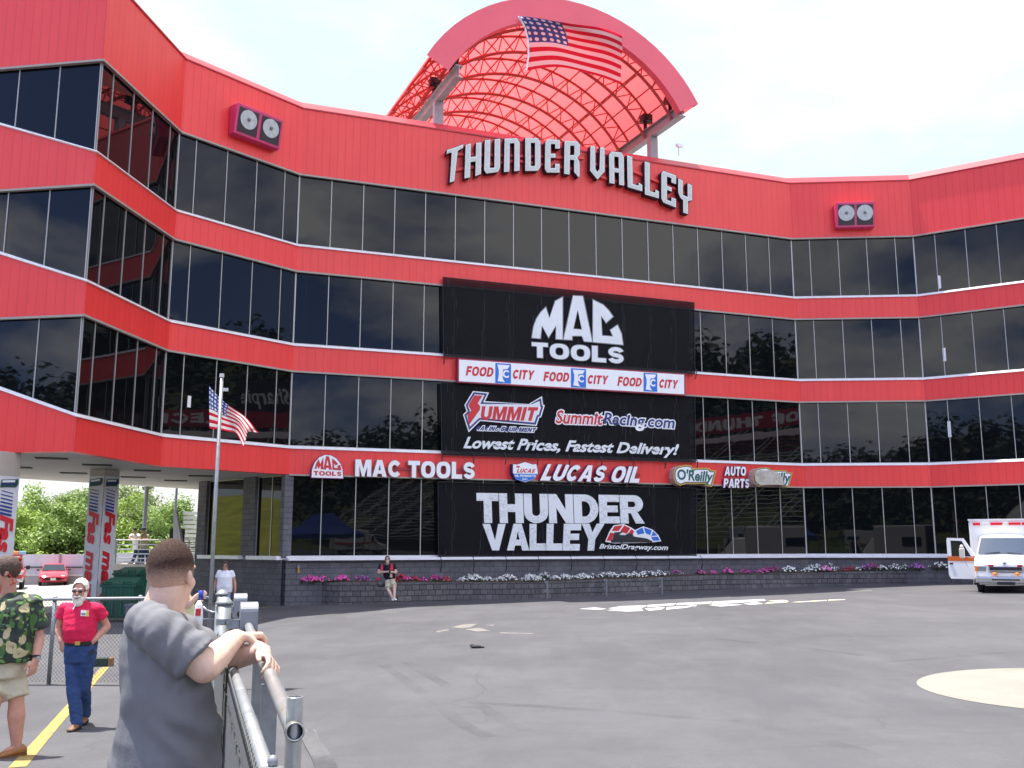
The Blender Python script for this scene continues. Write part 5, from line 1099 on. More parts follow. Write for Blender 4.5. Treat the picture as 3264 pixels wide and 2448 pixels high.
# ---- ambulance
adist=35.2; axx=X(3196.5,adist); ambr=-math.atan2(axx,adist)
def ambulance(loc,rz,label,door=True):
    T=thing('ambulance',label,'ambulance',loc,rz); B=place_local(T)
    mb=MB(); mb.box((0,4.0,1.62),(2.26,3.7,2.12)); bx=B(mb,'patient_box',WHP,bevel=.05)
    mb=MB(); mb.box((0,2.17,2.69),(2.30,.1,.06)); B(mb,'roof_trim',WHP)
    for x0,x1,m in ((-.98,-.73,REDL),(-.70,-.40,CLEAR),(-.37,.04,REDL),(.07,.23,CLEAR),(.26,.66,REDL),(.70,.98,REDL)): mb=MB(); mb.box(((x0+x1)/2,2.12,2.53),(x1-x0,.09,.095)); B(mb,'warning_light',m,bx,bevel=.015)
    for s in (-1,1):
        mb=MB(); mb.box((s*1.14,4.9,1.9),(.02,1.3,.42)); B(mb,'side_window',CGLASS,bx); mb=MB(); mb.box((s*1.14,4.,1.2),(.02,3.6,.2)); B(mb,'side_stripe',ORG,bx)
    for s in (-1,1):
        mb=MB(); xx=0; gl_=[]
        for ch in 'AMBULANCE':
            w_,ls=HV.get(ch,HV['E']); gl_.append([[(xx+a,b) for a,b in l] for l in ls]); xx+=w_+.12
        for gg in gl_: solid(mb,gg,lambda u,v,h,s=s:V((s*1.148,(2.6+2.0*u/xx) if s>0 else (4.6-2.0*u/xx),.80+.24*v)),.004)
        B(mb,'side_lettering',NAVY,bx)
    w=.92
    mb=MB(); loftY(mb,[(0,[(.80,.60),(w,.64),(w,.95),(.80,1.0),(.5,1.03),(0,1.05)]),(.12,[(.86,.50),(.98,.56),(.98,1.02),(.85,1.08),(.5,1.12),(0,1.14)]),(.95,[(.86,.45),(1.0,.5),(1.0,1.24),(.9,1.34),(.5,1.39),(0,1.40)]),(2.15,[(.86,.45),(1.0,.5),(1.0,1.26),(.9,1.36),(.5,1.40),(0,1.41)])]); B(mb,'hood',WHP,None,True)
    mb=MB(); loftY(mb,[(.92,[(.96,1.24),(.90,1.36),(.5,1.41),(0,1.42)]),(1.42,[(.97,1.24),(.76,2.0),(.62,2.07),(0,2.11)]),(2.16,[(.98,1.24),(.78,2.04),(.64,2.11),(0,2.15)])]); cabn=B(mb,'cab',WHP,None,True)
    mb=MB(); mb.quad(V((-.86,.895,1.405)),V((.86,.895,1.405)),V((.72,1.30,1.995)),V((-.72,1.30,1.995))); B(mb,'windshield',pm('windshield_glass',(.05,.07,.10),.05,spec=.9) if 'windshield_glass' not in MATS else MATS['windshield_glass'],cabn)
    mb=MB()
    for s in (-1,1): mb.tube([V((s*.62,.87,1.42)),V((s*.12,.91,1.475))],.014,5)
    B(mb,'wipers',BLACK,cabn)
    mb=MB(); mb.box((.02,-.03,.85),(1.12,.08,.25)); gr_=B(mb,'grille',CHROME,bevel=.02)
    mb=MB(); mb.box((.02,-.075,.885),(1.04,.02,.12)); mb.box((.02,-.075,.77),(.98,.02,.03)); B(mb,'grille_opening',BLACK,gr_)
    mb=MB(); mb.sph((0,-.02,1.09),(.10,.03,.035),12,6); B(mb,'oval_emblem',pm('emblem_blue',(.03,.06,.25),.3) if 'emblem_blue' not in MATS else MATS['emblem_blue'])
    for s in (-1,1):
        mb=MB(); mb.box((s*.74,-.02,.885),(.26,.08,.18)); B(mb,'headlight',pm('headlamp_glass',(.22,.24,.26),.1) if 'headlamp_glass' not in MATS else MATS['headlamp_glass'],bevel=.02); mb=MB(); mb.box((s*.925,-.0,.885),(.1,.1,.20)); B(mb,'turn_light',AMBER,bevel=.015)
        mb=MB(); mb.box((s*.47+.02,-.08,1.005),(.18,.07,.06)); B(mb,'grille_light',REDL,bevel=.01); mb=MB(); mb.sph((s*.36+.02,-.14,.70),(.085,.05,.06),10,6); B(mb,'fog_lamp',AMBER)
        wheel(B,s*.84,.85,.38,.22); wheel(B,s*.92,4.7,.38,.3)
    mb=MB(); mb.box((0,-.16,.49),(1.98,.24,.22)); mb.box((0,-.12,.36),(1.75,.2,.10)); bp=B(mb,'bumper',CHROME,bevel=.05)
    mb=MB(); mb.box((0,-.29,.50),(.9,.02,.05)); mb.box((0,-.29,.38),(.58,.03,.10)); B(mb,'bumper_slot',BLACK,bp); mb=MB(); mb.box((.70,-.29,.40),(.24,.02,.12)); B(mb,'number_plate',REDL,bp)
    # doors: the one on the left stands open
    def door_(hx,hy,ang,s):
        c,s_=math.cos(ang),math.sin(ang)
        f=lambda a,z,t=0:V((hx+s*(a*s_+t*c),hy+a*c-t*s_*1,z))
        out=[(0,.62),(0,1.30),(.40,1.98),(.98,2.0),(1.0,1.9),(1.0,.62),(.93,.47),(.07,.47)]; hole=[(.16,1.30),(.46,1.88),(.86,1.90),(.86,1.30)]
        mb=MB(); ls=[out,hole]; flat=[p for l in ls for p in l]; tri=tessellate_polygon([[V((a,z,0)) for a,z in l] for l in ls]); n=len(flat)
        mb.add([f(a,z,.04) for a,z in flat]+[f(a,z,-.04) for a,z in flat],[tuple(t) for t in tri]+[tuple(n+i for i in reversed(t)) for t in tri]+[(i,(i+1)%8,n+(i+1)%8,n+i) for i in range(8)]+[(8+i,8+(i+1)%4,n+8+(i+1)%4,n+8+i) for i in range(4)])
        d=B(mb,'door',WHP)
        mb=MB(); mb.quad(f(.01,1.13,.046),f(1.0,1.13,.046),f(1.0,1.31,.046),f(.01,1.31,.046)); mb.quad(f(.01,1.13,-.046),f(1.0,1.13,-.046),f(1.0,1.31,-.046),f(.01,1.31,-.046)); B(mb,'stripe',ORG,d)
        mb=MB(); mb.quad(*[f(a,z,.0) for a,z in hole]); B(mb,'window',CGLASS if s_<.3 else pm('clear_tint',(.02,.025,.03),.05) if 'clear_tint' not in MATS else MATS['clear_tint'],d)
        mb=MB(); mb.hexa([f(.82,1.0,.045),f(.94,1.0,.045),f(.94,1.0,.07),f(.82,1.0,.07)],[f(.82,1.06,.045),f(.94,1.06,.045),f(.94,1.06,.07),f(.82,1.06,.07)]); B(mb,'handle',BLACK,d)
        q=f(.42,1.43,.26); mb=MB(); mb.box(q,(.19,.13,.36)); mb.sph(q+V((0,0,.22)),(.075,.06,.10),10,6); mi=B(mb,'mirror',pm('mirror_shell',(.62,.58,.50),.35) if 'mirror_shell' not in MATS else MATS['mirror_shell'],d,bevel=.03)
        mb=MB(); mb.tube([f(.10,1.26,.05),q+V((0,0,-.1))],.012,5); mb.tube([f(.28,.92,.05),q+V((0,0,-.18))],.012,5); B(mb,'mirror_arm',CHROME,mi)
    door_(-.93,1.0,R(78) if door else 0,-1); door_(1.005,1.0,0,1)
    mb=MB(); mb.box((0,2.5,.5),(1.6,4.4,.3)); B(mb,'chassis',BLACK)
    for k in range(3): mb=MB(); mb.tube([V((-1.05,-.02,.40-.07*k+.06)),V((-1.0,.2,.40-.07*k+.06))],.025,6); B(mb,'step_bar',CHROME)
    return T
ambulance(V((axx,adist,g(axx,adist)-.02)),ambr,'white ambulance with its left door open, at the right picture edge')
# ---- fence in the middle distance with the flag pole
def chain(mb,a,b,z0,z1,cell,r,n=3):
    a=V(a);b=V(b);Lf=(b-a).length;t=(b-a)/Lf;H_=z1-z0
    k=-int(H_/cell)-1
    while k*cell<Lf:
        for s in (1,-1):
            u0,u1=k*cell,k*cell+H_; w0,w1=0.,1.
            c0=max(0,-u0/H_); c1=min(1,(Lf-u0)/H_)
            if c1>c0:
                za,zb2=(c0,c1) if s>0 else (1-c0,1-c1); p=a+t*(u0+H_*c0); q=a+t*(u0+H_*c1)
                mb.tube([V((p.x,p.y,g(p.x,p.y)+z0+H_*za)),V((q.x,q.y,g(q.x,q.y)+z0+H_*zb2))],r,n,caps=False)
        k+=1
fy=16.1; fa_=V((X(-120,fy),fy)); fb_=V((X(680,15.4),15.4)); fz=1.33
T=thing('chain_link_fence','galvanised chain link fence across the car park behind the walking men','fence',V(((fa_.x+fb_.x)/2,15.8,g(-7,15.8))))
mb=MB(); chain(mb,fa_,fb_,.04,fz,.066,.0024); mb.build('wire_mesh',WIRE,T,uv=False,fixn=False)
mb=MB(); mb.tube([gp(fa_.x,fa_.y,fz),gp(fb_.x,fb_.y,fz)],.024,8); mb.build('top_rail',GALV,T,smooth=True)
for px in (172,462,-60): 
    f_=(at(px,2000,15.9).x-fa_.x)/(fb_.x-fa_.x); p=fa_+(fb_-fa_)*f_; mb=MB(); mb.tube([gp(p.x,p.y+.04,0),gp(p.x,p.y+.04,fz+.02)],.034,8); mb.sph(gp(p.x,p.y+.04,fz+.03),(.04,.04,.02),8,5); mb.build('post',GALV,T,smooth=True)
fpx=680; fp_=at(fpx,1735,15.2); zt_=at(fpx-3,1203,15.2).z; FP0=gp(fp_.x,15.2)
T=thing('flag_pole','tall grey pipe flag pole at the end of the chain link fence','pole',FP0); mb=MB(); mb.tube([FP0,V((fp_.x,15.2,zt_))],[.031,.028],12); mb.build('shaft',GALV,T,smooth=True); mb=MB(); mb.cyl(V((fp_.x,15.2,zt_)),V((fp_.x,15.2,zt_+.06)),.036,10); mb.box((fp_.x+.06,15.2,zt_-.2),(.10,.04,.05)); mb.build('cap',ALUP,T)
z4=Z(0,800,2.212)
def pole_flag(x,y,u,v): 
    p=at(x,y,15.2+.16*math.sin(u*7.5+v*1.5)*u); return p
T=thing('pole_flag','small stars and stripes flag drooping from the grey flag pole','flag',at(680,1400,15.2))
coons(z4((1474,950),(1585,1066),(1728,1168),(1822,1282)),z4((1478,1252),(1590,1268),(1668,1292),(1712,1385)),z4((1474,950),(1474,1050),(1476,1150),(1478,1252)),z4((1822,1282),(1752,1275),(1735,1320),(1712,1385)),34,22,pole_flag,'cloth',FLAG,T)
# parking stop
p=gr(328,2124); T=thing('parking_stop','dark green parking stop with a wooden end at the fence foot','parking stop',gp(p.x,p.y)); a=gp(X(270,p.y),p.y); b=gp(X(381,p.y),p.y+.05)
mb=MB(); mb.beam(a+V((0,0,.075)),a+(b-a)*.9+V((0,0,.075)),.16,.15); mb.build('beam',pm('dark_green_beam',(.012,.035,.022),.6,var=.2),T,bevel=.015); mb=MB(); mb.beam(a+(b-a)*.902+V((0,0,.075)),b+V((0,0,.075)),.158,.148); mb.build('wooden_end',pm('weathered_wood',(.26,.13,.05),.8,var=.25,vs=20),T,bevel=.01)
# ---- sliding gate in the foreground
g0=V((-.48,2.0)); g1=V((-1.69,5.75)); gt=(g1-g0).normalized(); gs_=V((gt.y,-gt.x))    # towards the right
gz=lambda p:-.465-.006*(p.y-2)*3+CZ
def gpt3(s,off=0,z=0): p=g0+gt*s+gs_*off; return V((p.x,p.y,gz(p)+z))
T=thing('sliding_gate','galvanised chain link gate running away beside the man in grey','gate',gp(-1.08,3.9)); Lg=(g1-g0).length
S0=-1.25
mb=MB(); mb.tube([gpt3(S0),gpt3(Lg)],.019,16); mb.build('top_rail',GALV,T,smooth=True)
mb=MB()
for s in (-.35,.02,.7,.78,1.35,2.1,2.9,3.5): mb.tube([gpt3(s-.006),gpt3(s+.006)],.0212,14)
mb.build('rail_couplings',GALV,T,smooth=True)
mb=MB(); cell=.052; Hm=1.22
def wire(mb,off,s0,s1,zt,H,r,cell):
    k=int(s0/cell)-int(H/cell)-1
    while k*cell<s1:
        for sg in (1,-1):
            u0=k*cell; c0=max(0,(s0-u0)/H); c1=min(1,(s1-u0)/H)
            if c1>c0:
                n_=10; pts=[]
                for j in range(n_+1):
                    c=c0+(c1-c0)*j/n_; zz=zt-H*(c if sg>0 else 1-c); pts.append(gpt3(u0+H*c,off+sg*.0035,zz))
                mb.tube(pts,r,3,caps=False)
        k+=1
wire(mb,-.028,S0,Lg,.0,1.2,.0028,cell); mb.build('wire_mesh',WIRE,T,uv=False,fixn=False)
mb=MB(); k=S0
while k<Lg:
    p=gpt3(k,-.028,0); q=gpt3(k+.012,-.026,.026); mb.tube([p+V((0,0,-.012)),p+V((0,0,.012)),q,gpt3(k+.024,-.030,.008),gpt3(k+.03,-.026,-.012)],.0034,5,caps=False); k+=cell/1.0
mb.build('knuckles',WIRE,T,uv=False,fixn=False)
mb=MB(); pts=[]; n_=int((Lg-S0)/.05)
for j in range(n_): s=S0+(Lg-S0)*j/n_; pts.append(gpt3(s,-.034+.004*math.sin(j*1.7),-.045+.007*math.sin(j*.9)))
mb.tube(pts,.0028,4); mb.build('tension_wire',WIRE,T,smooth=True,uv=False)
mb=MB(); b=gpt3(.0,0,.019); mb.tube([gpt3(-.02,0,-.005),gpt3(-.02,.0,.030)],.026,14); mb.sph(b+V((.004,0,.02)),(.011,.011,.013),8,6); mb.build('clamp',GALV,T,smooth=True)
mb=MB()
for s in (Lg-.02,): p=gpt3(s); mb.tube([V((p.x,p.y,g(p.x,p.y)+.05)),p],.021,10)
p=gpt3(-1.2); mb.tube([V((p.x,p.y,g(p.x,p.y)+.05)),p],.021,10); mb.tube([gpt3(S0,0,-1.15),gpt3(Lg,0,-1.15)],.019,8); mb.build('frame_tube',GALV,T,smooth=True)
# pipe track with the open end
T=thing('pipe_track','thick galvanised pipe track with an open end and upright stub in the foreground','pipe',gp(-.6,2.6))
def tk(d):  # along the track
    a=at(940,2333,2.62); b=at(790,1992,6.15); return a+(b-a)*((d-2.62)/(6.15-2.62))
PIPE=pm('worn_pipe',(.50,.52,.52),.35,metal=.75,var=.15,vs=10,dirt=(.40,.38,.28),ds=9)
a=tk(2.62);b=tk(6.5); dd=(b-a).normalized(); x_,y_=frame_of(dd); n_=28
mb=MB(); ro,ri=.0245,.0205
rings=[[c_+(x_*math.cos(2*PI*j/n_)+y_*math.sin(2*PI*j/n_))*r for j in range(n_)] for c_,r in ((a+dd*.004,ri),(a-dd*.0,ri),(a-dd*.001,ri+.001),(a-dd*.001,ro-.001),(a,ro),(b,ro))]; mb.loft(rings,caps=False); mb.build('track_pipe',PIPE,T,smooth=False); autosmooth(COL.objects[-1] if False else [o for o in T.children][-1],35)
mb2=MB(); mb2.loft([[c_+(x_*math.cos(2*PI*j/n_)+y_*math.sin(2*PI*j/n_))*ri for j in range(n_)] for c_ in (a+dd*.004,a+dd*1.2)],caps=False); mb2.add([a+dd*1.2+(x_*math.cos(2*PI*j/n_)+y_*math.sin(2*PI*j/n_))*ri for j in range(n_)],[tuple(range(n_))]); mb2.build('pipe_bore',pm('dark_bore',(.012,.011,.010),.9,spec=.1),T,smooth=True,fixn=False)
mb=MB(); u=a+dd*.034; ut=V((u.x,u.y,at(937,2222,2.65).z)); r2=.0215
rings=[[c_+V((math.cos(2*PI*j/n_)*r,math.sin(2*PI*j/n_)*r,0)) for j in range(n_)] for c_,r in ((V((u.x,u.y,g(u.x,u.y))),r2),(ut,r2),(ut+V((0,0,.001)),r2-.001),(ut+V((0,0,.001)),r2-.003),(ut-V((0,0,.1)),r2-.003))]
mb.loft(rings); o=mb.build('upright_stub',PIPE,T); autosmooth(o,35)
mb=MB(); c_=a+dd*.010; mb.tube([c_-dd*.008,c_+dd*.004],[ro+.0015,ro+.0025],24,caps=False); mb.build('weld_bead',pm('weld',(.28,.24,.18),.6,metal=.5,var=.3,vs=60),T,smooth=True)
# second gate frame between the gate and the track
for d_ in (3.75,4.55):
    mb=MB(); p=tk(d_); mb.box((p.x,p.y,(p.z-.03+g(p.x,p.y))/2),(.06,.035,p.z-.03-g(p.x,p.y)),math.atan2(dd.y,dd.x)+PI/2); mb.build('support_bar',GALV,T)
# roller posts
def roller_post(px,py,d,k,label):
    b=at(px,py,d); bz=g(b.x,d); T=thing('roller_post',label,'gate post',V((b.x,d,bz)),0,'capped gate posts with roller covers'); r=.043*k
    mb=MB(); mb.tube([V((b.x,d,bz)),V((b.x,d,b.z))],r,20); mb.build('post',GALV,T,smooth=True)
    mb=MB(); rings=[]
    for rr,zz in ((r*1.22,-.010),(r*1.24,.002),(r*1.05,.010),(r*.8,.024),(r*.45,.034),(r*.1,.037)): rings.append([V((b.x+rr*math.cos(2*PI*j/20),d+rr*math.sin(2*PI*j/20),b.z+zz*k)) for j in range(20)])
    mb.loft(rings); mb.build('dome_cap',GALV,T,smooth=True)
    # cover with rounded top, open at the bottom, a black roller inside
    cx=b.x+.155*k; w=.105*k; dp=.17*k; h=.19*k; zc_=b.z+.0; th=math.atan2(gt.y,gt.x)-PI/2; m=Matrix.Rotation(th,3,'Z')
    prof=[(-dp/2,-h),(-dp/2,-.05*k)]+[(-dp/2*math.cos(a)*1.0,-.05*k+.055*k*math.sin(a)) for a in [PI*i/10 for i in range(1,10)]]+[(dp/2,-.05*k),(dp/2,-h)]
    mb=MB(); n=len(prof); f=lambda s,p,q=1:V((cx,d,zc_))+m@V((s*w/2*q,p[0]*q,0))+V((0,0,p[1]))
    for i in range(n-1): mb.quad(f(-1,prof[i]),f(1,prof[i]),f(1,prof[i+1]),f(-1,prof[i+1]))
    for s in(-1,1): mb.add([f(s,p) for p in prof],[tuple(range(n))])
    mb.build('roller_cover',pm('cover_steel',(.22,.23,.25),.5,metal=.35,var=.08,vs=8) if 'cover_steel' not in MATS else MATS['cover_steel'],T)
    mb=MB(); q=V((cx,d,zc_-h+.03*k))+m@V((.005,-dp/2-.004,0)); mb.cyl(q,q+m@V((0,.006,0)),.030*k,18); mb.build('roller',BLKRUB,T)
    mb=MB(); z=b.z-.115*k; mb.cyl(V((b.x,d,z-.018*k)),V((b.x,d,z+.018*k)),r*1.08,20); mb.box((b.x+r+.03*k,d-.03*k,z-.01),(.075*k,.03*k,.055*k)); mb.cyl(V((b.x+.012,d-r*1.3,z)),V((b.x+.012,d-r*.9,z)),.014*k,8); mb.cyl(V((b.x+.045,d-r*1.2,z)),V((b.x+.045,d-r*.8,z)),.014*k,8); mb.build('strap_bracket',GALV,T)
roller_post(715,1921,6.1,1.,'near capped gate post with a rounded steel roller cover')
roller_post(708,1893,8.6,1.05,'far capped gate post with a roller cover, just behind the near one')
# latch on the pole
p=at(668,1945,9.0); T=thing('gate_latch','small galvanised fork latch beside the near gate post','latch',p); mb=MB(); mb.tube([p+V((-.06,0,.03)),p+V((-.03,0,0)),p+V((.03,0,-.02)),p+V((.07,0,-.015))],.012,6); mb.tube([p+V((-.06,0,-.08)),p+V((.07,0,-.08))],.008,6); mb.tube([V((p.x+.07,p.y,g(p.x,p.y))),p+V((.07,0,.05))],.02,8); mb.build('fork',GALV,T,smooth=True)
# drain grate
T=None; GR=pm('grate_steel',(.12,.12,.122),.7,metal=.2,var=.2,vs=12)
ga=gr(975,2330); gb=gr(1060,2448+60); mb=MB(); A=V((ga.x,ga.y)); Bq=V((gb.x,gb.y)); t=(Bq-A).normalized(); s=V((-t.y,t.x)); ln=(Bq-A).length+1.5
gd=thing('drain_grate','narrow slotted steel drain grate in the asphalt by the upright pipe','grate',gp(A.x,A.y)); W_=.18
mb.quad(*[gp((A+t*x+s*y).x,(A+t*x+s*y).y,.004) for x,y in ((0,-W_/2),(ln,-W_/2),(ln,W_/2),(0,W_/2))]); mb.build('drain_bed',pm('drain_dark',(.02,.02,.022),.9),gd)
mb=MB(); k=0
while k<ln:
    p=A+t*k; mb.beam(gp((p-s*W_/2).x,(p-s*W_/2).y,.010),gp((p+s*W_/2).x,(p+s*W_/2).y,.010),.012,.010); k+=.028
for y in (-W_/2,0,W_/2): mb.beam(gp((A+s*y).x,(A+s*y).y,.011),gp((A+t*ln+s*y).x,(A+t*ln+s*y).y,.011),.022,.013)
mb.build('bars',GR,gd)
# dropped glove
p=gr(1517,2066); mb=MB(); mb.sph(p+V((0,0,.03)),(.12,.06,.035),10,6); mb.sph(p+V((.12,.01,.02)),(.06,.03,.02),8,5); mb.sph(p+V((-.08,.03,.05)),(.05,.04,.03),8,5); tag(mb.build('crumpled_rag',pm('dark_cloth',(.03,.03,.035),.9),None,smooth=True,origin=p),'small crumpled dark rag lying on the open asphalt','rag')
# ================================================================== people
def cap(mb,p0,p1,r0,r1,n=14):
    p0,p1=V(p0),V(p1); d=(p1-p0); Lq=d.length
    if Lq<1e-5: return mb.sph(p0,r0,n,8)
    d/=Lq; x,y=frame_of(d); rings=[]
    for a in (-85,-60,-30,0): c,s=math.cos(R(a)),math.sin(R(a)); rings.append((p0+d*(s*r0),r0*c))
    for k in (.33,.66): rings.append((p0+(p1-p0)*k,r0+(r1-r0)*k))
    for a in (0,30,60,85): c,s=math.cos(R(a)),math.sin(R(a)); rings.append((p1+d*(s*r1),r1*c))
    return mb.loft([[c+(x*math.cos(2*PI*j/n)+y*math.sin(2*PI*j/n))*r for j in range(n)] for c,r in rings])
def fcap(mb,p0,p1,r0,r1,n=18):     # flat-ended sleeve
    p0,p1=V(p0),V(p1); d=(p1-p0).normalized(); x,y=frame_of(d); rings=[]
    for c,rr in [(p0-d*r0*.85,r0*.5),(p0-d*r0*.5,r0*.87),(p0,r0)]+[(p0+(p1-p0)*k,r0+(r1-r0)*k) for k in (.33,.66,.9,1.)]: rings.append([c+(x*math.cos(2*PI*j/n)+y*math.sin(2*PI*j/n))*rr for j in range(n)])
    return mb.loft(rings)
def ering(c,ax,ay,n=24,e=2.3):
    out=[]
    for j in range(n):
        a=2*PI*j/n; cc,s=math.cos(a),math.sin(a); out.append(V(c)+V(ax)*math.copysign(abs(cc)**(2/e),cc)+V(ay)*math.copysign(abs(s)**(2/e),s))
    return out
def smooth_me(me,it,f=.5):
    bm=bmesh.new(); bm.from_mesh(me)
    for _ in range(it): bmesh.ops.smooth_vert(bm,verts=bm.verts,factor=f,use_axis_x=True,use_axis_y=True,use_axis_z=True)
    bm.to_mesh(me); bm.free()
def blob(name,mb,voxel,mat,parent,it=4,post=None):
    """one continuous skin over overlapping volumes"""
    me=mb.mesh(uv=False); o=bpy.data.objects.new('tmp',me); COL.objects.link(o)
    md=o.modifiers.new('r','REMESH'); md.mode='VOXEL'; md.voxel_size=voxel; md.adaptivity=0
    dg=bpy.context.evaluated_depsgraph_get(); dg.update(); m2=bpy.data.meshes.new_from_object(o.evaluated_get(dg)); bpy.data.objects.remove(o)
    smooth_me(m2,it)
    if post: post(m2)
    m2.polygons.foreach_set('use_smooth',[True]*len(m2.polygons)); m2.update(); return link(name,m2,parent,mat)
def wrinkle(amp,scale,seed=0,stretch=(1,1,1)):
    def f(me):
        off=V((seed*3.1,seed*1.7,seed)); ns=[v.normal.copy() for v in me.vertices]
        for v,n in zip(me.vertices,ns):
            q=V((v.co.x*stretch[0],v.co.y*stretch[1],v.co.z*stretch[2]))*scale+off; k=mnoise.noise(q)+.5*mnoise.noise(q*2.1)
            v.co+=n*amp*(1-abs(k)*2.2)
    return f
def cloth(name,col,var=.08,bump=.25,bs=90,rough=.85): return pm(name,col,rough,var=var,vs=7,bump=bump,bs=bs,spec=.2)
def skin_mat(name,col):
    m=pm(name,col,.5,var=.10,vs=16,bump=.12,bs=180,spec=.35); b=m.node_tree.nodes['Principled BSDF']; sock(b,'Subsurface Weight').default_value=.12; sock(b,'Subsurface Radius').default_value=(.02,.008,.004); return m
SK1=skin_mat('skin_fair',(.66,.44,.34)); SK2=skin_mat('skin_ruddy',(.52,.26,.185)); SK3=skin_mat('skin_tan',(.42,.23,.15))
LENSD=pm('dark_lens',(.012,.010,.012),.12,spec=.7); EYEW=pm('eye_white',(.7,.68,.65),.3); LIP=pm('lips',(.38,.14,.12),.5); NAVYC=cloth('navy_cloth',(.02,.025,.06)); JEAN=cloth('blue_denim',(.030,.060,.155),.35,.4,60); KHAKI=cloth('khaki_cloth',(.50,.45,.33),.08); SHOEB=pm('brown_shoe',(.17,.08,.035),.6,var=.25,vs=25); SHOEW=pm('white_shoe',(.78,.78,.77),.5,var=.05)
class Head:
    def __init__(s,c,yaw,pitch=0,k=1.,roll=0):
        """yaw 0 faces the viewer; positive turns to the right of the picture"""
        m=Matrix.Rotation(yaw,3,'Z')@Matrix.Rotation(roll,3,'Y')@Matrix.Rotation(pitch,3,'X'); s.c=V(c); s.r=m@V((1,0,0)); s.f=m@V((0,-1,0)); s.u=m@V((0,0,1)); s.k=k; s.rot=Matrix((s.r,-s.f,s.u)).transposed()
    def p(s,r,f,u): return s.c+(s.r*r+s.f*f+s.u*u)*s.k
    def e(s,mb,r,f,u,a,b,c,n=16): mb.sph(s.p(r,f,u),(a*s.k,b*s.k,c*s.k),n,10,s.rot)
    def skin(s,mb,neck,nr=.056,ear=True,jaw=1.):
        e=s.e; e(mb,0,-.012,.035,.076,.097,.100); e(mb,0,.030,-.035,.064,.064,.085); e(mb,0,.040,-.072,.052*jaw,.052,.056); e(mb,0,.066,-.106,.028,.026,.026)
        for q in(-1,1):
            e(mb,q*.040,.055,-.030,.028,.030,.030); e(mb,q*.03,.082,.030,.030,.014,.012,10)
            if ear:
                e(mb,q*.079,-.010,-.006,.010,.020,.029,12); e(mb,q*.085,-.020,.002,.007,.014,.023,10); e(mb,q*.078,.0,-.030,.009,.010,.012,8)
        cap(mb,s.p(0,.092,.018),s.p(0,.112,-.026),.010*s.k,.015*s.k,10)
        for q in (-1,1): e(mb,q*.012,.100,-.030,.010,.012,.009,8)
        e(mb,0,.090,-.066,.024,.012,.010,10); e(mb,0,.088,-.080,.020,.012,.009,10)
        cap(mb,s.p(0,-.022,-.055),neck,nr*s.k,nr*1.12*s.k)
    def eyes(s,parent):
        for q in(-1,1):
            mb=MB(); s.e(mb,q*.031,.083,.008,.013,.010,.009,10); o=mb.build('eye',EYEW,parent,smooth=True); mb=MB(); s.e(mb,q*.031,.091,.008,.006,.004,.006,8); mb.build('pupil',LENSD,o,smooth=True)
        mb=MB(); s.e(mb,0,.099,-.073,.022,.006,.006,10); mb.build('mouth',LIP,parent,smooth=True)
    def glasses(s,parent,mat=LENSD,h=.020):
        mb=MB()
        for q in(-1,1): s.e(mb,q*.034,.098,.008,.030,.010,h,14)
        mb.tube([s.p(-.01,.105,.012),s.p(.01,.105,.012)],.004,6)
        for q in(-1,1): mb.tube([s.p(q*.062,.088,.012),s.p(q*.078,.05,.012),s.p(q*.084,-.01,.008)],.004,6)
        return mb.build('sunglasses',mat,parent,smooth=True)
    def hair(s,parent,mat,th=.010,front=.045,nape=-.055,line=.065,amp=.004,n=40,name='hair',top=0,side=.0):
        """shell over the skull, open at the face"""
        mb=MB(); s.e(mb,0,-.014,.036,.077+th,.099+th,.102+th+top,n)
        me=mb.mesh(uv=False); bm=bmesh.new(); bm.from_mesh(me); dele=[]
        bmesh.ops.subdivide_edges(bm,edges=bm.edges,cuts=1,use_grid_fill=True)
        for v in bm.verts:
            d=v.co-s.c; d=V((d.dot(s.r),d.dot(s.f),d.dot(s.u)))/s.k; w=.006*mnoise.noise(v.co*70)
            lim=line-(.11 if d.y<.03 else .11*max(0,(.075-d.y)/.045)) if d.y<.075 else line
            if d.y<-.02: lim=nape+side*max(0,(d.y+.06)/.04)
            if d.z+w<lim: dele.append(v)
            v.co+=v.normal*(amp*mnoise.noise(v.co*45)+amp*.7*mnoise.noise(v.co*110))
        bmesh.ops.delete(bm,geom=dele,context='VERTS'); bm.to_mesh(me); bm.free(); me.polygons.foreach_set('use_smooth',[True]*len(me.polygons)); return link(name,me,parent,mat)
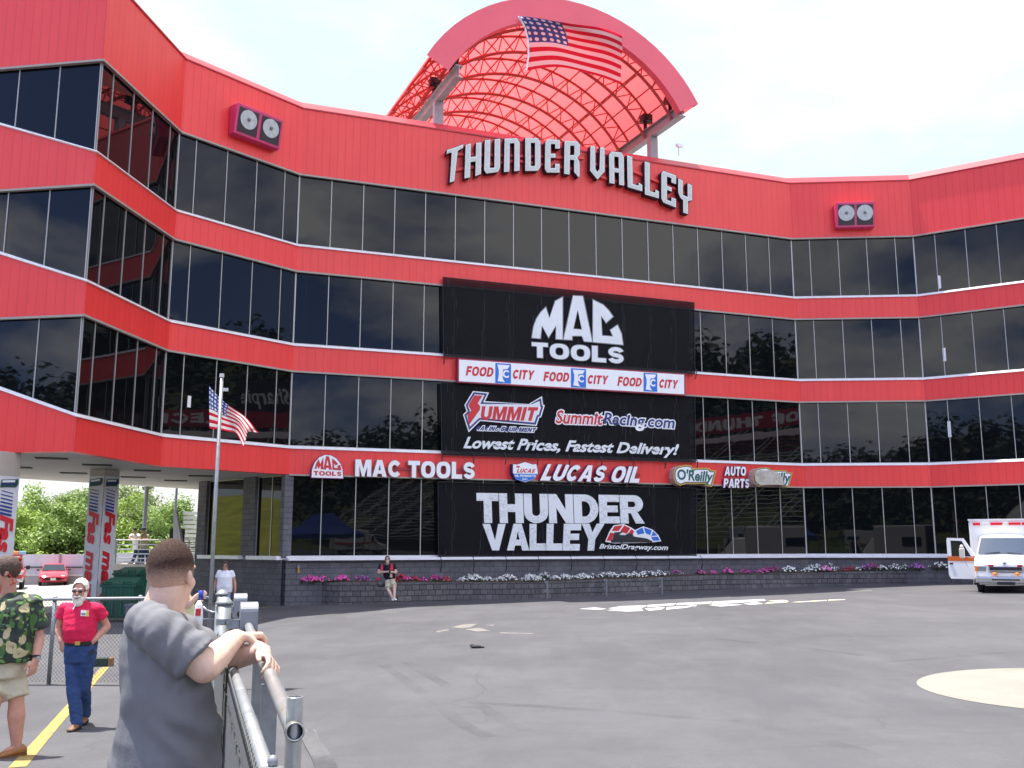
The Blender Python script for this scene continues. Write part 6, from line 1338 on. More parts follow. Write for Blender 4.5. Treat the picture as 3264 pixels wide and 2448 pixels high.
def hand(mb,w,d,n,s,k=1.,curl=(20,25,30,35),th=(.6,.75,.25),spread=.12,bend=None):
    """w wrist, d along the palm, n the way the palm faces, s=+1/-1 which side the thumb is on (d x n)"""
    w=V(w); d=V(d).normalized(); n=V(n); n=(n-d*n.dot(d)).normalized(); t=d.cross(n)*s
    bs=[.034,.0115,-.0115,-.033]; ln=[.068,.075,.070,.056]; rad=[.0102,.0106,.0101,.0090]
    for b,r in zip(bs,(.017,.0165,.016,.0155)): cap(mb,w+t*b*.55*k,w+d*.088*k+t*b*k,r*1.06*k,r*.78*k,10)
    cap(mb,w-d*.03*k,w+d*.02*k,.026*k,.026*k,12)
    for b,l,r,c in zip(bs,ln,rad,curl):
        p=w+d*.090*k+t*b*k; dd=(d+t*b*spread*12).normalized(); a=R(c)
        for q,(fr,bendf) in enumerate(((.45,.8),(.31,1.2),(.26,.9))):
            ax=dd.cross(n).normalized(); dd=Matrix.Rotation(a*bendf,3,ax)@dd; e=p+dd*l*fr*k; cap(mb,p,e,r*k*(1-.10*q),r*k*(.92-.10*q),10); p=e
    b=w+d*.022*k+t*.026*k; dd=(d*th[0]+t*th[1]+n*th[2]).normalized(); e=b+dd*.042*k; cap(mb,b,e,.016*k,.0125*k,10); dd=(dd+d*.55).normalized(); e2=e+dd*.034*k; cap(mb,e,e2,.0120*k,.0105*k,10); cap(mb,e2,e2+(dd+d*.3).normalized()*.024*k,.0105*k,.0090*k,10)
def arm(mb,sh,el,wr,k=1.,r=(.052,.044,.042,.030)):
    cap(mb,sh,el,r[0]*k,r[1]*k); el,wr=V(el),V(wr); m=el+(wr-el)*.3; cap(mb,el,m,r[1]*k,r[2]*1.08*k); cap(mb,m,wr,r[2]*1.06*k,r[3]*k)
def leg(mb,hip,kn,an,k=1.,r=(.085,.060,.060,.040)):
    cap(mb,hip,kn,r[0]*k,r[1]*k); kn,an=V(kn),V(an); m=kn+(an-kn)*.33; cap(mb,kn,m,r[1]*.95*k,r[2]*1.02*k); cap(mb,m,an,r[2]*k,r[3]*k)
def shoe(name,an,d,mat,parent,k=1.,gz=None,sole=None):
    d=V(d); d.z=0; d.normalize(); x=V((-d.y,d.x,0)); z0=gz; mb=MB(); rings=[]
    for t,w,h in ((-.085,.026,.06),(-.06,.036,.085),(.0,.040,.088),(.06,.046,.062),(.12,.048,.048),(.165,.038,.036),(.185,.020,.022)):
        c=V((an.x,an.y,z0))+d*t*k; rings.append([c+x*w*k*math.cos(a)+V((0,0,h*k*(.5+.5*math.sin(a))+.012)) for a in [2*PI*j/14 for j in range(14)]])
    mb.loft(rings); o=mb.build(name,mat,parent,smooth=True)
    mb=MB(); mb.loft([[V((an.x,an.y,z0+.001+h))+d*t*k+x*w*k for t,w in ((-.09,-.02),(-.09,.02),(-.04,.042),(.06,.050),(.13,.052),(.18,.03),(.192,0),(.18,-.03),(.13,-.052),(.06,-.050),(-.04,-.042))] for h in (0,.022)]); mb.build('sole',sole or BLKRUB,o); return o
def torso(mb,rings,yaw=0):
    """rings: (x,y,z,rx,ry) from the bottom up"""
    m=Matrix.Rotation(yaw,3,'Z'); mb.loft([ering((x,y,z),m@V((rx,0,0)),m@V((0,ry,0))) for x,y,z,rx,ry in rings])
def person(label,loc): return thing('person',label,'person',loc)
# ------------------------------------------------ man in grey, leaning on the gate
DG=3.78
P_=lambda px,py,d: at(px,py,d)
T=person('heavy man with cropped brown hair in a grey T-shirt leaning on the gate',gp(-1.36,DG))
fb=V((.86,.50,0)).normalized(); rb=V((fb.y,-fb.x,0)); yawb=math.atan2(fb.x,-fb.y)      # body facing
hc=P_(547,1836,3.74); H=Head(hc,R(180-9),R(-2),1.0)
sk=MB(); nb=P_(520,1985,3.74); H.skin(sk,nb,.068)
cap(sk,H.p(0,-.030,-.06),P_(508,1965,3.72),.066,.080)
rs,re,rw=P_(508,2010,3.56),P_(652,2128,3.58),P_(752,2033,3.90)
ls_,le,lw=P_(590,2030,3.95),P_(690,2108,4.02),P_(836,2078,3.90)
cap(sk,rs,re,.062,.056); m_=re+(rw-re)*.35; cap(sk,re,m_,.057,.055); cap(sk,m_,rw,.055,.035)
cap(sk,ls_,le,.060,.054); m_=le+(lw-le)*.35; cap(sk,le,m_,.054,.051); cap(sk,m_,lw,.051,.034)
hand(sk,rw,P_(802,2030,3.97)-rw,V((.2,-.1,-1)),-1,1.1,(58,62,66,66),(.65,.4,.65))
lt_=P_(880,2140,4.02); hand(sk,lw,(P_(884,2130,3.80)-lw).normalized(),V((-.75,-.05,-.45)),-1,1.12,(30,34,38,42),(.75,.45,.35))
body=blob('body',sk,.0048,SK1,T,5)
H.eyes(body)
# cropped hair: thick on top, fading to skin at the nape and temples
m,t_,b_=nodes('cropped_hair'); tc=t_.nodes.new('ShaderNodeTexCoord'); sp=t_.nodes.new('ShaderNodeSeparateXYZ'); t_.links.new(tc.outputs['UV'],sp.inputs[0])
n1=noise_n(t_,tc.outputs['Object'],170,3,.8); n2=noise_n(t_,tc.outputs['Object'],38,4,.7)
cv=mixc(t_,ramp(t_,n1,.35,.65),(.016,.007,.005),(.085,.042,.029)); dn=math_node(t_,'ADD',sp.outputs[1],math_node(t_,'MULTIPLY',math_node(t_,'SUBTRACT',n1,.5),.75)); dn=math_node(t_,'ADD',dn,math_node(t_,'MULTIPLY',math_node(t_,'SUBTRACT',n2,.5),.25))
t_.links.new(mixc(t_,ramp(t_,dn,.12,.75),(.58,.37,.28),cv),b_.inputs['Base Color']); b_.inputs['Roughness'].default_value=.75; sock(b_,'Specular IOR Level').default_value=.25
bp=t_.nodes.new('ShaderNodeBump'); bp.inputs['Strength'].default_value=.9; bp.inputs['Distance'].default_value=.006; t_.links.new(n1,bp.inputs['Height']); t_.links.new(bp.outputs[0],b_.inputs['Normal']); CROP=m
hr=H.hair(body,CROP,.0055,nape=-.085,line=.06,amp=.0008,n=64)
l=hr.data.uv_layers.new(name='UVMap'); mi_=MW[hr.name]
for lp in hr.data.loops:
    d=mi_@hr.data.vertices[lp.vertex_index].co-H.c; d=V((d.dot(H.r),d.dot(H.f),d.dot(H.u)))/H.k; den=(d.z+.04)/.115
    if d.y>.0: den=min(den,(d.z-(-.035+1.0*max(0,d.y-.02)))/.06)
    l.data[lp.index].uv=(.5,max(0,min(1,den)))
# T-shirt
GREY=cloth('grey_jersey',(.168,.168,.178),.06,.12,160)
sh=MB(); SIL=[(2600,372,712),(2520,368,712),(2448,369,704),(2347,374,692),(2270,396,688),(2200,390,676),(2120,387,640),(2060,389,612),(2010,398,602),(1975,418,590),(1948,444,580)]
rings=[]
for py,xa,xb in SIL:
    a,b=P_(xa,py,3.72),P_(xb,py,3.76); c=(a+b)/2; hw=(b-a).length/2; k_=min(1,(2090-py)/-90+1) if py<2090 else 1
    sd=.215 if py>2050 else (.205 if py>2000 else (.17 if py>1960 else .10)); rings.append(ering(c,fb*hw*1.02,rb*sd,28,2.2))
sh.loft(rings)
cap(sh,P_(470,1985,3.62),rs,.085,.082); fcap(sh,rs,rs+(re-rs)*.80,.085,.092); cap(sh,P_(530,1990,3.9),ls_,.08,.078); fcap(sh,ls_,ls_+(le-ls_)*.75,.078,.078)
rcuf=rs+(re-rs)*.78; rax=(re-rs).normalized(); lcuf=ls_+(le-ls_)*.75; lax=(le-ls_).normalized()
def grey_post(me):
    bm=bmesh.new(); bm.from_mesh(me)
    bm.normal_update()
    for v in bm.verts:
        p=v.co; n=v.normal; k=0
        # sagging folds: diagonal under the arm, around the waist, and on the sleeve
        q=p-rs; s=q.dot(rax)
        near=max(0,1-(q-rax*max(0,min(.2,s))).length/.15)
        k+=near*.0075*math.sin((s*1.0+q.z*.35)*115+4*mnoise.noise(p*9))
        low=max(0,min(1,(1.66-p.z)/.2)); w1_=mnoise.noise(p*4.5); w2_=mnoise.noise(p*2.2+V((7,1,3)))
        # creases: shallow diagonal drapes from the armpit to the waist and slack folds lower down
        k+=.020*low*math.sin((p.z*1.0+p.x*.75+p.y*.3)*34+5*w1_+3*w2_)*max(0,.35+w2_)
        k+=.018*low*math.sin((p.z*1.0-p.x*.9)*24+6*w2_)*max(0,.2-w1_)
        up=max(0,1-abs(p.z-1.76)/.16); k+=.009*up*math.sin((p.x*.8+p.y*.4-p.z*.6)*70+4*w1_)*max(0,.3+w2_)
        k+=.0012*mnoise.noise(p*22)
        v.co=p+n*k
    bm.to_mesh(me); bm.free()
ts=blob('t_shirt',sh,.0062,GREY,T,6,grey_post)
sm=ts.modifiers.new('s','SOLIDIFY'); sm.thickness=.004; sm.offset=-1
mb=MB()
mb.tube([rcuf+rax*.008+ (x_*math.cos(a)+y_*math.sin(a))*.087 for x_,y_ in [frame_of(rax)] for a in [2*PI*j/28 for j in range(29)]],.0045,6,caps=False); 
mb=MB(); sx=MB(); gz_=g(-1.36,DG)
for s_ in (-1,1): leg(sx,P_(540,2600,3.74)+rb*s_*.10+V((0,0,-.02)),V((-1.34,DG,gz_+.48))+rb*s_*.12,V((-1.34,DG,gz_+.09))+rb*s_*.13,1.05,(.12,.09,.085,.07))
torso(sx,[(-1.345,3.74,gz_+.72,.20,.17),(-1.345,3.74,gz_+.95,.21,.19)],yawb); blob('jeans',sx,.014,NAVYC,T,3)
for s_ in(-1,1): shoe('shoe',V((-1.34,DG,0))+rb*s_*.13,fb,SHOEB,T,1.1,gz_)
# ------------------------------------------------ bearded man in red
DB=11.95; bx=X(257,DB); bz=g(bx,DB); U_=lambda px,py,dy=0:at(px,py,DB+dy)
T=person('white bearded man in a red T-shirt and blue jeans walking with hands in his pockets',V((bx,DB,bz)))
zb=Z(100,1850,5.53); B_=lambda x,y,dy=0:U_(*zb((x,y))[0],dy)
H=Head(B_(862,185,-.04),R(6),R(4),1.04)
sk=MB(); H.skin(sk,B_(860,420,.03),.056); s1_,e1,w1=B_(585,500,.02),B_(478,850,.03),B_(525,1075,-.06); s2_,e2,w2=B_(1170,500,.02),B_(1335,810,.12),B_(1080,1080,-.06)
for a,b,c in ((s1_,e1,w1),(s2_,e2,w2)): arm(sk,a,b,c,1.02)
hand(sk,w1,V((.35,-.1,-1)),V((.3,.9,0)),1,1,(25,25,25,25)); hand(sk,w2,V((-.75,-.15,-.65)),V((.1,.9,-.2)),-1,1,(25,25,25,25))
bd=blob('body',sk,.0085,SK2,T,3); H.glasses(bd,pm('tinted_lens',(.10,.035,.035),.12,spec=.7)); 
WHT=pm('white_hair',(.74,.71,.62),.8,var=.14,vs=60,bump=.5,bs=120)
H.hair(bd,WHT,.010,nape=-.075,line=.088,amp=.008)
def beard(H,parent,mat):
    mb=MB(); H.e(mb,0,.050,-.090,.066,.050,.050,20); H.e(mb,0,.060,-.125,.054,.044,.050,20)
    for q in(-1,1): H.e(mb,q*.058,.018,-.055,.022,.036,.050,14); H.e(mb,q*.022,.100,-.055,.026,.014,.012,12)
    o=blob('beard',mb,.007,mat,parent,1,wrinkle(.004,60)); return o
beard(H,bd,WHT); mb=MB(); H.e(mb,0,.108,-.076,.020,.008,.006,10); mb.build('mouth',LIP,bd,smooth=True)
mb=MB()
for q in (-1,1): H.e(mb,q*.032,.094,.032,.022,.008,.006,10)
mb.build('eyebrows',WHT,bd,smooth=True)
RSH=cloth('red_jersey',(.62,.02,.075),.08,.3,60); sh=MB()
cx=lambda x,y:B_(x,y).x; cz=lambda y:B_(0,y).z
torso(sh,[(cx(870,1100),DB,cz(1100),.178,.14),(cx(872,1000),DB-.01,cz(1000),.185,.165),(cx(870,850),DB-.02,cz(850),.187,.175),(cx(868,650),DB,cz(650),.192,.155),(cx(868,500),DB+.01,cz(500),.185,.13),(cx(866,420),DB+.02,cz(420),.13,.09),(cx(864,370),DB+.02,cz(370),.07,.065)],R(6))
for a,b in ((s1_,e1),(s2_,e2)): cap(sh,V((bx,DB,a.z))*.45+a*.55,a,.072,.072); fcap(sh,a,a+(b-a)*.52,.072,.076)
blob('t_shirt',sh,.010,RSH,T,4,wrinkle(.006,7,1,(1,1,1.6)))
# patch and cord
def on_front(x,y,ry=.165,dy=-.012): return B_(x,y,-ry+dy)
mb=MB(); q=[on_front(870,625,.172),on_front(1015,635,.160),on_front(1020,530,.150),on_front(880,520,.160)]; mb.quad(*[p+V((0,-.008,0)) for p in q]); pt=mb.build('chest_patch',pm('patch_white',(.75,.75,.72),.6),T)
mb=MB(); mb.quad(*[p+V((0,-.012,0)) for p in (on_front(975,632,.164),on_front(1015,635,.160),on_front(1018,530,.150),on_front(978,530,.153))]); mb.build('patch_band',pm('patch_yellow',(.65,.45,.05),.6),pt)
mb=MB(); mb.quad(*[p+V((0,-.012,0)) for p in (on_front(885,610,.172),on_front(960,612,.165),on_front(960,575,.165),on_front(885,572,.170))]); mb.build('patch_print',pm('patch_grey',(.25,.22,.22),.6),pt)
mb=MB(); mb.tube([on_front(795,395,.11),on_front(770,440,.13),on_front(735,510,.155)],.007,6); mb.build('neck_cord',SHOEW,T)
jn=MB(); kn1,an1=B_(760,1500+0,-.05),None
zq=Z(0,1700,2.2178); Q_=lambda x,y,dy=0:U_(*zq((x,y))[0],dy)
h1,k1,a1_=Q_(520,880,0),Q_(518,1090,-.06),Q_(545,1320,-.12); h2,k2,a2_=Q_(612,880,0),Q_(592,1090,.0),Q_(600,1288,.30)
gz1=g(a1_.x,DB-.12); a1_.z=gz1+.09; a2_.z=g(a2_.x,DB+.3)+.12
torso(jn,[((h1.x+h2.x)/2,DB,h1.z-.05,.175,.13),((h1.x+h2.x)/2,DB,h1.z+.05,.185,.14),((h1.x+h2.x)/2,DB,cz(1120),.185,.14)])
for h,k,a in ((h1,k1,a1_),(h2,k2,a2_)): cap(jn,h,k,.100,.078); cap(jn,k,a+V((0,0,.0)),.078,.068)
blob('jeans',jn,.011,JEAN,T,3,wrinkle(.007,8,3,(1,1,1.3)))
mb=MB(); zc=cz(1095); c0=V(((h1.x+h2.x)/2,DB,zc)); mb.loft([ering(c0+V((0,0,dz)),V((.192,0,0)),V((0,.148,0))) for dz in(-.022,.022)],caps=False); bl=mb.build('belt',BLKRUB,T,smooth=True); mb=MB(); mb.box(B_(815,1110,-.155),(.06,.015,.045)); mb.build('buckle',pm('brass_buckle',(.65,.42,.10),.3,metal=.8),bl,bevel=.004)
mb=MB(); mb.beam(B_(1030,1290,-.15),B_(1110,1240,-.12),.03,.045); mb.build('phone_case',BLACK,T)
shoe('shoe',a1_,V((.03,-1,0)),SHOEB,T,1.05,gz1); shoe('shoe',a2_,V((.25,-1,0)),SHOEB,T,1.05,g(a2_.x,a2_.y)+.015)
# ------------------------------------------------ man in a leaf pattern shirt, cut by the left edge
DH=9.4; z8b=Z(0,1648,2.074); A_=lambda x,y,dy=0:at(*z8b((x,y))[0],DH+dy); hx=A_(60,900).x; hz=g(hx,DH)
T=person('man in a green leaf pattern shirt and khaki shorts walking at the left edge',V((hx,DH,hz)))
yw=R(-52); fh=Matrix.Rotation(yw,3,'Z')@V((0,-1,0)); rh=Matrix.Rotation(yw,3,'Z')@V((1,0,0))
H=Head(A_(38,365,-.02),R(-66),R(2),1.06); sk=MB(); H.skin(sk,A_(60,540,.03),.062)
s1_,e1,w1=A_(215,570,.02),A_(258,790,.05),A_(236,945,-.06); o1=A_(-90,570,.1); e2=A_(-150,790,.1); w2=A_(-190,930,-.1)
arm(sk,s1_,e1,w1,1.12); arm(sk,o1,e2,w2,1.1); hand(sk,w1,V((-.12,-.15,-1)),V((-.9,.3,0)),-1,1.08,(18,22,26,30)); hand(sk,w2,V((-.1,-.2,-1)),V((.9,.3,0)),1,1.08)
hipc=A_(75,1010,.02); k1=A_(108,1215,0); a1_=A_(108,1520,.02); gz1=g(a1_.x,a1_.y); a1_.z=gz1+.09; k2=A_(-40,1215,-.15); a2_=A_(-140,1480,.15); a2_.z=g(a2_.x,a2_.y)+.12
leg(sk,hipc,k1,a1_,1.05,(.09,.068,.076,.042)); leg(sk,hipc+V((-.14,.05,0)),k2,a2_,1.05,(.09,.068,.076,.042)); cap(sk,a1_,a1_+fh*.1-V((0,0,.05)),.04,.035)
bd=blob('body',sk,.0085,SK2,T,3); H.glasses(bd); BRN=pm('brown_hair',(.075,.04,.028),.7,var=.35,vs=45,bump=.6,bs=90); H.hair(bd,BRN,.014,nape=-.07,line=.075,amp=.006); mb=MB(); H.e(mb,0,.099,-.073,.022,.006,.006,10); mb.build('mouth',LIP,bd,smooth=True)
mb=MB(); mb.tube([H.p(.084,-.01,.006),H.p(.075,-.06,-.05),H.p(.06,-.07,-.10),H.p(.03,.0,-.135),H.p(0,.06,-.15)],.005,6); mb.tube([H.p(-.084,-.01,.006),H.p(-.075,-.06,-.05),H.p(.0,-.10,-.09),H.p(.06,-.07,-.10)],.005,6); mb.build('glasses_strap',RED,bd,smooth=True)
m,t_,b_=nodes('leaf_print'); tc=t_.nodes.new('ShaderNodeTexCoord'); co=tc.outputs['Object']
wv=t_.nodes.new('ShaderNodeVectorMath'); wv.operation='ADD'; nn=t_.nodes.new('ShaderNodeTexNoise'); nn.inputs['Scale'].default_value=9; nn.inputs['Detail'].default_value=2; t_.links.new(co,nn.inputs[0]); sc_=t_.nodes.new('ShaderNodeVectorMath'); sc_.operation='SCALE'; t_.links.new(nn.outputs['Color'],sc_.inputs[0]); sc_.inputs['Scale'].default_value=.10; t_.links.new(co,wv.inputs[0]); t_.links.new(sc_.outputs[0],wv.inputs[1])
def vor(scale,lo,hi,ms=None,feat='F1'):
    v=t_.nodes.new('ShaderNodeTexVoronoi'); v.feature=feat; v.inputs['Scale'].default_value=scale; s_=wv.outputs[0]
    if ms: mp=t_.nodes.new('ShaderNodeMapping'); mp.inputs['Scale'].default_value=ms; mp.inputs['Rotation'].default_value=(0,R(35),R(20)); t_.links.new(s_,mp.inputs[0]); s_=mp.outputs[0]
    t_.links.new(s_,v.inputs[0]); return ramp(t_,v.outputs[0],lo,hi,1,0)
c=mixc(t_,vor(17,.34,.40,(1,1,.32)),(.012,.022,.016),(.05,.12,.022)); c=mixc(t_,vor(22,.26,.32,(.4,.6,1.2)),c,(.11,.23,.05)); c=mixc(t_,vor(7.4,.36,.40),c,(.42,.36,.20)); c=mixc(t_,vor(7.4,.07,.11),c,(.22,.15,.07)); c=mixc(t_,vor(24,.16,.20,(1,1,.3)),c,(.05,.10,.03))
t_.links.new(c,b_.inputs['Base Color']); b_.inputs['Roughness'].default_value=.7; LEAFP=m
sh=MB(); tz=lambda y:A_(0,y).z; tx=lambda x:A_(x,800).x
torso(sh,[(tx(70),DH,tz(950),.25,.20),(tx(70),DH,tz(880),.245,.205),(tx(75),DH,tz(760),.235,.20),(tx(75),DH,tz(620),.225,.165),(tx(72),DH+.01,tz(540),.19,.12),(tx(66),DH+.02,tz(500),.09,.075)],yw)
for a,b in ((s1_,e1),(o1,e2)): cap(sh,V((hx,DH,a.z))*.4+a*.6,a,.085,.088); fcap(sh,a,a+(b-a)*.78,.088,.10)
blob('leaf_shirt',sh,.010,LEAFP,T,4,wrinkle(.008,6,5,(1,1,1.5)))
sx=MB(); torso(sx,[(hipc.x-.04,DH+.01,hipc.z-.06,.20,.16),(hipc.x-.04,DH+.01,hipc.z+.14,.21,.17)],yw)
for h,k in ((hipc,k1),(hipc+V((-.14,.05,0)),k2)): fcap(sx,h,k+V((0,0,.03)),.115,.11)
blob('cargo_shorts',sx,.011,KHAKI,T,3,wrinkle(.008,7,8))
mb=MB(); c=w1+(e1-w1)*.10; ax=(e1-w1).normalized(); x_,y_=frame_of(ax); mb.loft([[c+ax*q+(x_*math.cos(a)+y_*math.sin(a))*.041 for a in [2*PI*j/18 for j in range(18)]] for q in(-.012,.012)],caps=False); wt=mb.build('watch',BLKRUB,T,smooth=True); mb=MB(); d_=(V((.75,-.65,0))); mb.cyl(c+d_*.038,c+d_*.050,.020,14); mb.build('watch_face',CHROME,wt)
LOAF=pm('tan_loafer',(.30,.12,.035),.55,var=.2,vs=20); shoe('shoe',a1_,V((-.55,-.8,0)),LOAF,T,1.1,gz1,SHOEB); shoe('shoe',a2_,V((-.6,-.8,0)),LOAF,T,1.1,g(a2_.x,a2_.y)+.03,SHOEB)
# ------------------------------------------------ smaller figures farther off
def figure(label,px,d,hz_,yaw,shirt,pants,skin,hair,arms,legs,head,cfg):
    """joints as (dx to the right, dy away, height above the ground) in metres"""
    x0=X(px,d); z0=cfg.get('z',None); z0=g(x0,d) if z0 is None else z0; o=V((x0,d,z0)); T=person(label,o); J=lambda p:o+V(p)
    H=Head(J(head[0]),head[1],head[2],cfg.get('hk',1.)); sk=MB(); H.skin(sk,J(cfg['neck']),.055)
    for a in arms: 
        arm(sk,J(a[0]),J(a[1]),J(a[2]),cfg.get('ak',1.)); hand(sk,J(a[2]),V(a[3]),V(a[4]),a[5],1,(30,34,38,40))
    for l in legs: leg(sk,J(l[0]),J(l[1]),J(l[2]),cfg.get('lk',1.))
    b=blob('body',sk,cfg.get('vx',.011),skin,T,2)
    if cfg.get('glasses'): H.glasses(b)
    else: H.eyes(b)
    if hair is not None: H.hair(b,hair,cfg.get('ht',.013),nape=cfg.get('nape',-.07),line=.072,amp=.006,n=28)
    sh=MB(); torso(sh,[(o.x+x,o.y+y,o.z+z,rx,ry) for x,y,z,rx,ry in cfg['torso']],yaw); sl=cfg.get('sl',.55)
    for a in arms: A,Bq=J(a[0]),J(a[1]); cap(sh,A*.55+J(cfg['neck'])*.45-V((0,0,.05)),A,.07,.072); fcap(sh,A,A+(Bq-A)*sl,.07,.074*cfg.get('ak',1.))
    s=blob('shirt',sh,.012,shirt,T,3,wrinkle(.006,8,px))
    pn=MB(); torso(pn,[(o.x+x,o.y+y,o.z+z,rx,ry) for x,y,z,rx,ry in cfg['hips']],yaw); cut=[]
    for l in legs:
        h,k,a=J(l[0]),J(l[1]),J(l[2])
        if cfg.get('shorts'): e=h+(k-h)*cfg['shorts']; fcap(pn,h,e,.11,.10)
        else: cap(pn,h,k,.10,.075); cap(pn,k,a,.075,.06)
    blob(cfg.get('pname','trousers'),pn,.013,pants,T,3,wrinkle(.006,8,px+1))
    for l in legs: shoe('shoe',J(l[2]),V(l[3]),cfg.get('shoe',SHOEW),T,1,cfg.get('sz',[None]*2)[legs.index(l)] or o.z)
    return T,o,H,b
SHW=cloth('white_jersey',(.78,.78,.79),.03); LBL=cloth('light_denim',(.32,.40,.62),.1); DBR=pm('dark_brown_hair',(.06,.03,.02),.7,var=.3,vs=40); BLH=pm('near_black_hair',(.018,.012,.010),.6,var=.3,vs=40)
T,o,H,b=figure('woman in a white T-shirt with a hanging badge in front of the stone base',723,30.,0,0,SHW,LBL,SK2,DBR,
  [((-.19,0,1.38),(-.29,.03,1.10),(-.30,-.03,.86),(0,-.1,-1),(1,0,0),1),((.19,0,1.38),(.29,.03,1.10),(.335,-.03,.84),(.05,-.1,-1),(-1,0,0),-1)],
  [((-.10,0,.88),(-.11,-.02,.48),(-.11,0,.09),(-.1,-1,0)),((.10,0,.88),(.11,-.06,.48),(.11,-.12,.09),(.1,-1,0))],((0,-.02,1.575),0,R(3)),
  dict(neck=(0,.01,1.43),torso=[(0,0,.78,.235,.17),(0,-.01,.95,.24,.185),(0,-.01,1.1,.225,.175),(0,-.02,1.25,.215,.165),(0,0,1.38,.18,.12),(0,.01,1.44,.08,.07)],hips=[(0,0,.72,.2,.15),(0,0,.95,.21,.16)],glasses=True,ht=.020,nape=-.12,ak=1.05))
mb=MB(); mb.tube([o+V((-.06,-.11,1.42)),o+V((0,-.19,1.15)),o+V((.06,-.11,1.42))],.006,5); mb.build('lanyard',pm('grey_cord',(.3,.3,.3),.7),T); mb=MB(); mb.box(o+V((.02,-.205,1.07)),(.10,.012,.17)); mb.build('badge',PAPER_AND_GLINT,T)
# seated man
DS=34.35; z9=Z(1180,1750,8.292); xs0=X(1239,DS)
def S_(x,y,dy=0): p=at(*z9((x,y))[0],DS+dy); return (p.x-xs0,dy,p.z-g(xs0,DS))
TANSH=cloth('dark_sports_shirt',(.014,.013,.022),.1)
T,o,H,b=figure('young man in a black and red shirt and khaki shorts sitting on the planter edge',1239,DS,0,0,TANSH,KHAKI,SK1,BLH,
  [(S_(275,445,.25),S_(218,625,.16),S_(455,600,-.10),(1,-.2,.1),(0,.6,-.7),1),(S_(625,445,.25),S_(690,625,.16),S_(575,605,-.10),(-1,-.2,.1),(0,.6,-.7),-1)],
  [(S_(470,830,.20),S_(470,1060,-.16),S_(600,1310,-.42),(.5,-1,.0)),(S_(560,830,.20),S_(640,985,-.20),S_(640,1290,-.46),(.5,-1,0))],(S_(455,290,.14),R(8),R(-18)),
  dict(neck=S_(450,420,.24),torso=[(S_(500,800)[0],.22,S_(500,800)[2]-.05,.19,.15),(S_(490,760)[0],.22,S_(490,760)[2],.205,.165),(S_(470,620)[0],.24,S_(470,620)[2],.20,.16),(S_(450,500)[0],.25,S_(450,500)[2],.195,.14),(S_(450,430)[0],.26,S_(450,430)[2],.15,.10),(S_(450,395)[0],.26,S_(450,395)[2],.07,.07)],hips=[(S_(510,860)[0],.2,S_(510,860)[2],.17,.14),(S_(510,790)[0],.22,S_(510,790)[2],.19,.15)],shorts=.92,pname='shorts',glasses=True,ht=.016,lk=.95,vx=.010,sz=[g(xs0,DS)+S_(600,1310,-.42)[2]-.09,g(xs0,DS)+S_(640,1290,-.46)[2]-.09]))
for x0,x1,dy,sl_ in ((270,345,.085,.0),(505,610,.085,0)):
    mb=MB(); pts=[]; 
    f=lambda x,y,dd:o+V(S_(x,y,dd)); mb.quad(f(x0,560,dy),f(x1,560,dy),f(x1-5,410,dy+.08),f(x0+15,405,dy+.12)); mb.build('red_panel',pm('red_panel_cloth',(.55,.02,.05),.8) if 'red_panel_cloth' not in MATS else MATS['red_panel_cloth'],T)
mb=MB(); mb.box(o+V(S_(555,700,.04)),(.085,.012,.14)); mb.build('badge',pm('buff_card',(.62,.50,.30),.6),T); mb=MB(); mb.box(o+V(S_(515,585,-.20)),(.07,.02,.12)); mb.build('phone',BLACK,T,bevel=.005)
bj=MB(); bj.sph(o+V(S_(330,870,.18)),(.17,.14,.17),14,8); bj.sph(o+V(S_(250,930,.02)),(.08,.09,.10),10,6); ob=blob('draped_jacket',bj,.018,pm('grey_jacket',(.09,.085,.10),.85),None,2,wrinkle(.02,7)); tag(ob,'grey and red jacket heaped on the planter edge beside the seated man','jacket')
mb=MB(); mb.sph(o+V(S_(225,800,.14)),(.08,.07,.06),10,6); l_=mb.build('red_lining',MATS['red_panel_cloth'],None); l_.parent=ob; MW[l_.name]=Matrix.Identity(4)
# person in pale yellow, half hidden
DY=14.3
YEL_=cloth('pale_yellow_cloth',(.66,.66,.40),.05); PKH=cloth('pale_khaki',(.52,.52,.42),.06)
def Y_(px,py,dy=0): p=at(px,py,DY+dy); x0=X(590,DY); return (p.x-x0,dy,p.z-g(x0,DY))
T,o,H,b=figure('person in a pale yellow shirt raising a blue cup, half hidden behind the grey shirt',590,DY,0,R(70),YEL_,PKH,SK1,DBR,
  [(Y_(588,1892,-.16),Y_(600,1930,-.16),Y_(628,1899,-.2),(1,-.1,.35),(0,1,.2),-1),(Y_(580,1892,.16),Y_(598,1934,.2),Y_(630,1902,.05),(1,-.2,.2),(0,-1,.2),1)],
  [((-.02,-.1,.88),(.02,-.1,.48),(-.02,-.1,.09),(1,0,0)),((0,.1,.88),(.06,.1,.48),(.12,.1,.09),(1,0,0))],(Y_(588,1843,0),R(75),R(0)),
  dict(neck=Y_(586,1882,0),torso=[(0,0,.98,.19,.165),(0,0,1.1,.195,.17),(.01,0,1.25,.19,.155),(.0,0,1.38,.16,.11),(0,0,1.45,.07,.07)],hips=[(0,0,.8,.18,.15),(0,0,1.0,.185,.155)],shorts=.8,pname='shorts',nape=-.09,shoe=SHOEW))
c=o+V(Y_(641,1897,-.2)); mb=MB(); mb.tube([c-V((0,0,.065)),c+V((0,0,.065))],[.032,.042],14); cu=mb.build('blue_cup',pm('cup_blue',(.02,.05,.30),.4),None,smooth=True,origin=c); tag(cu,'blue drinking cup held up by the person in pale yellow','cup')
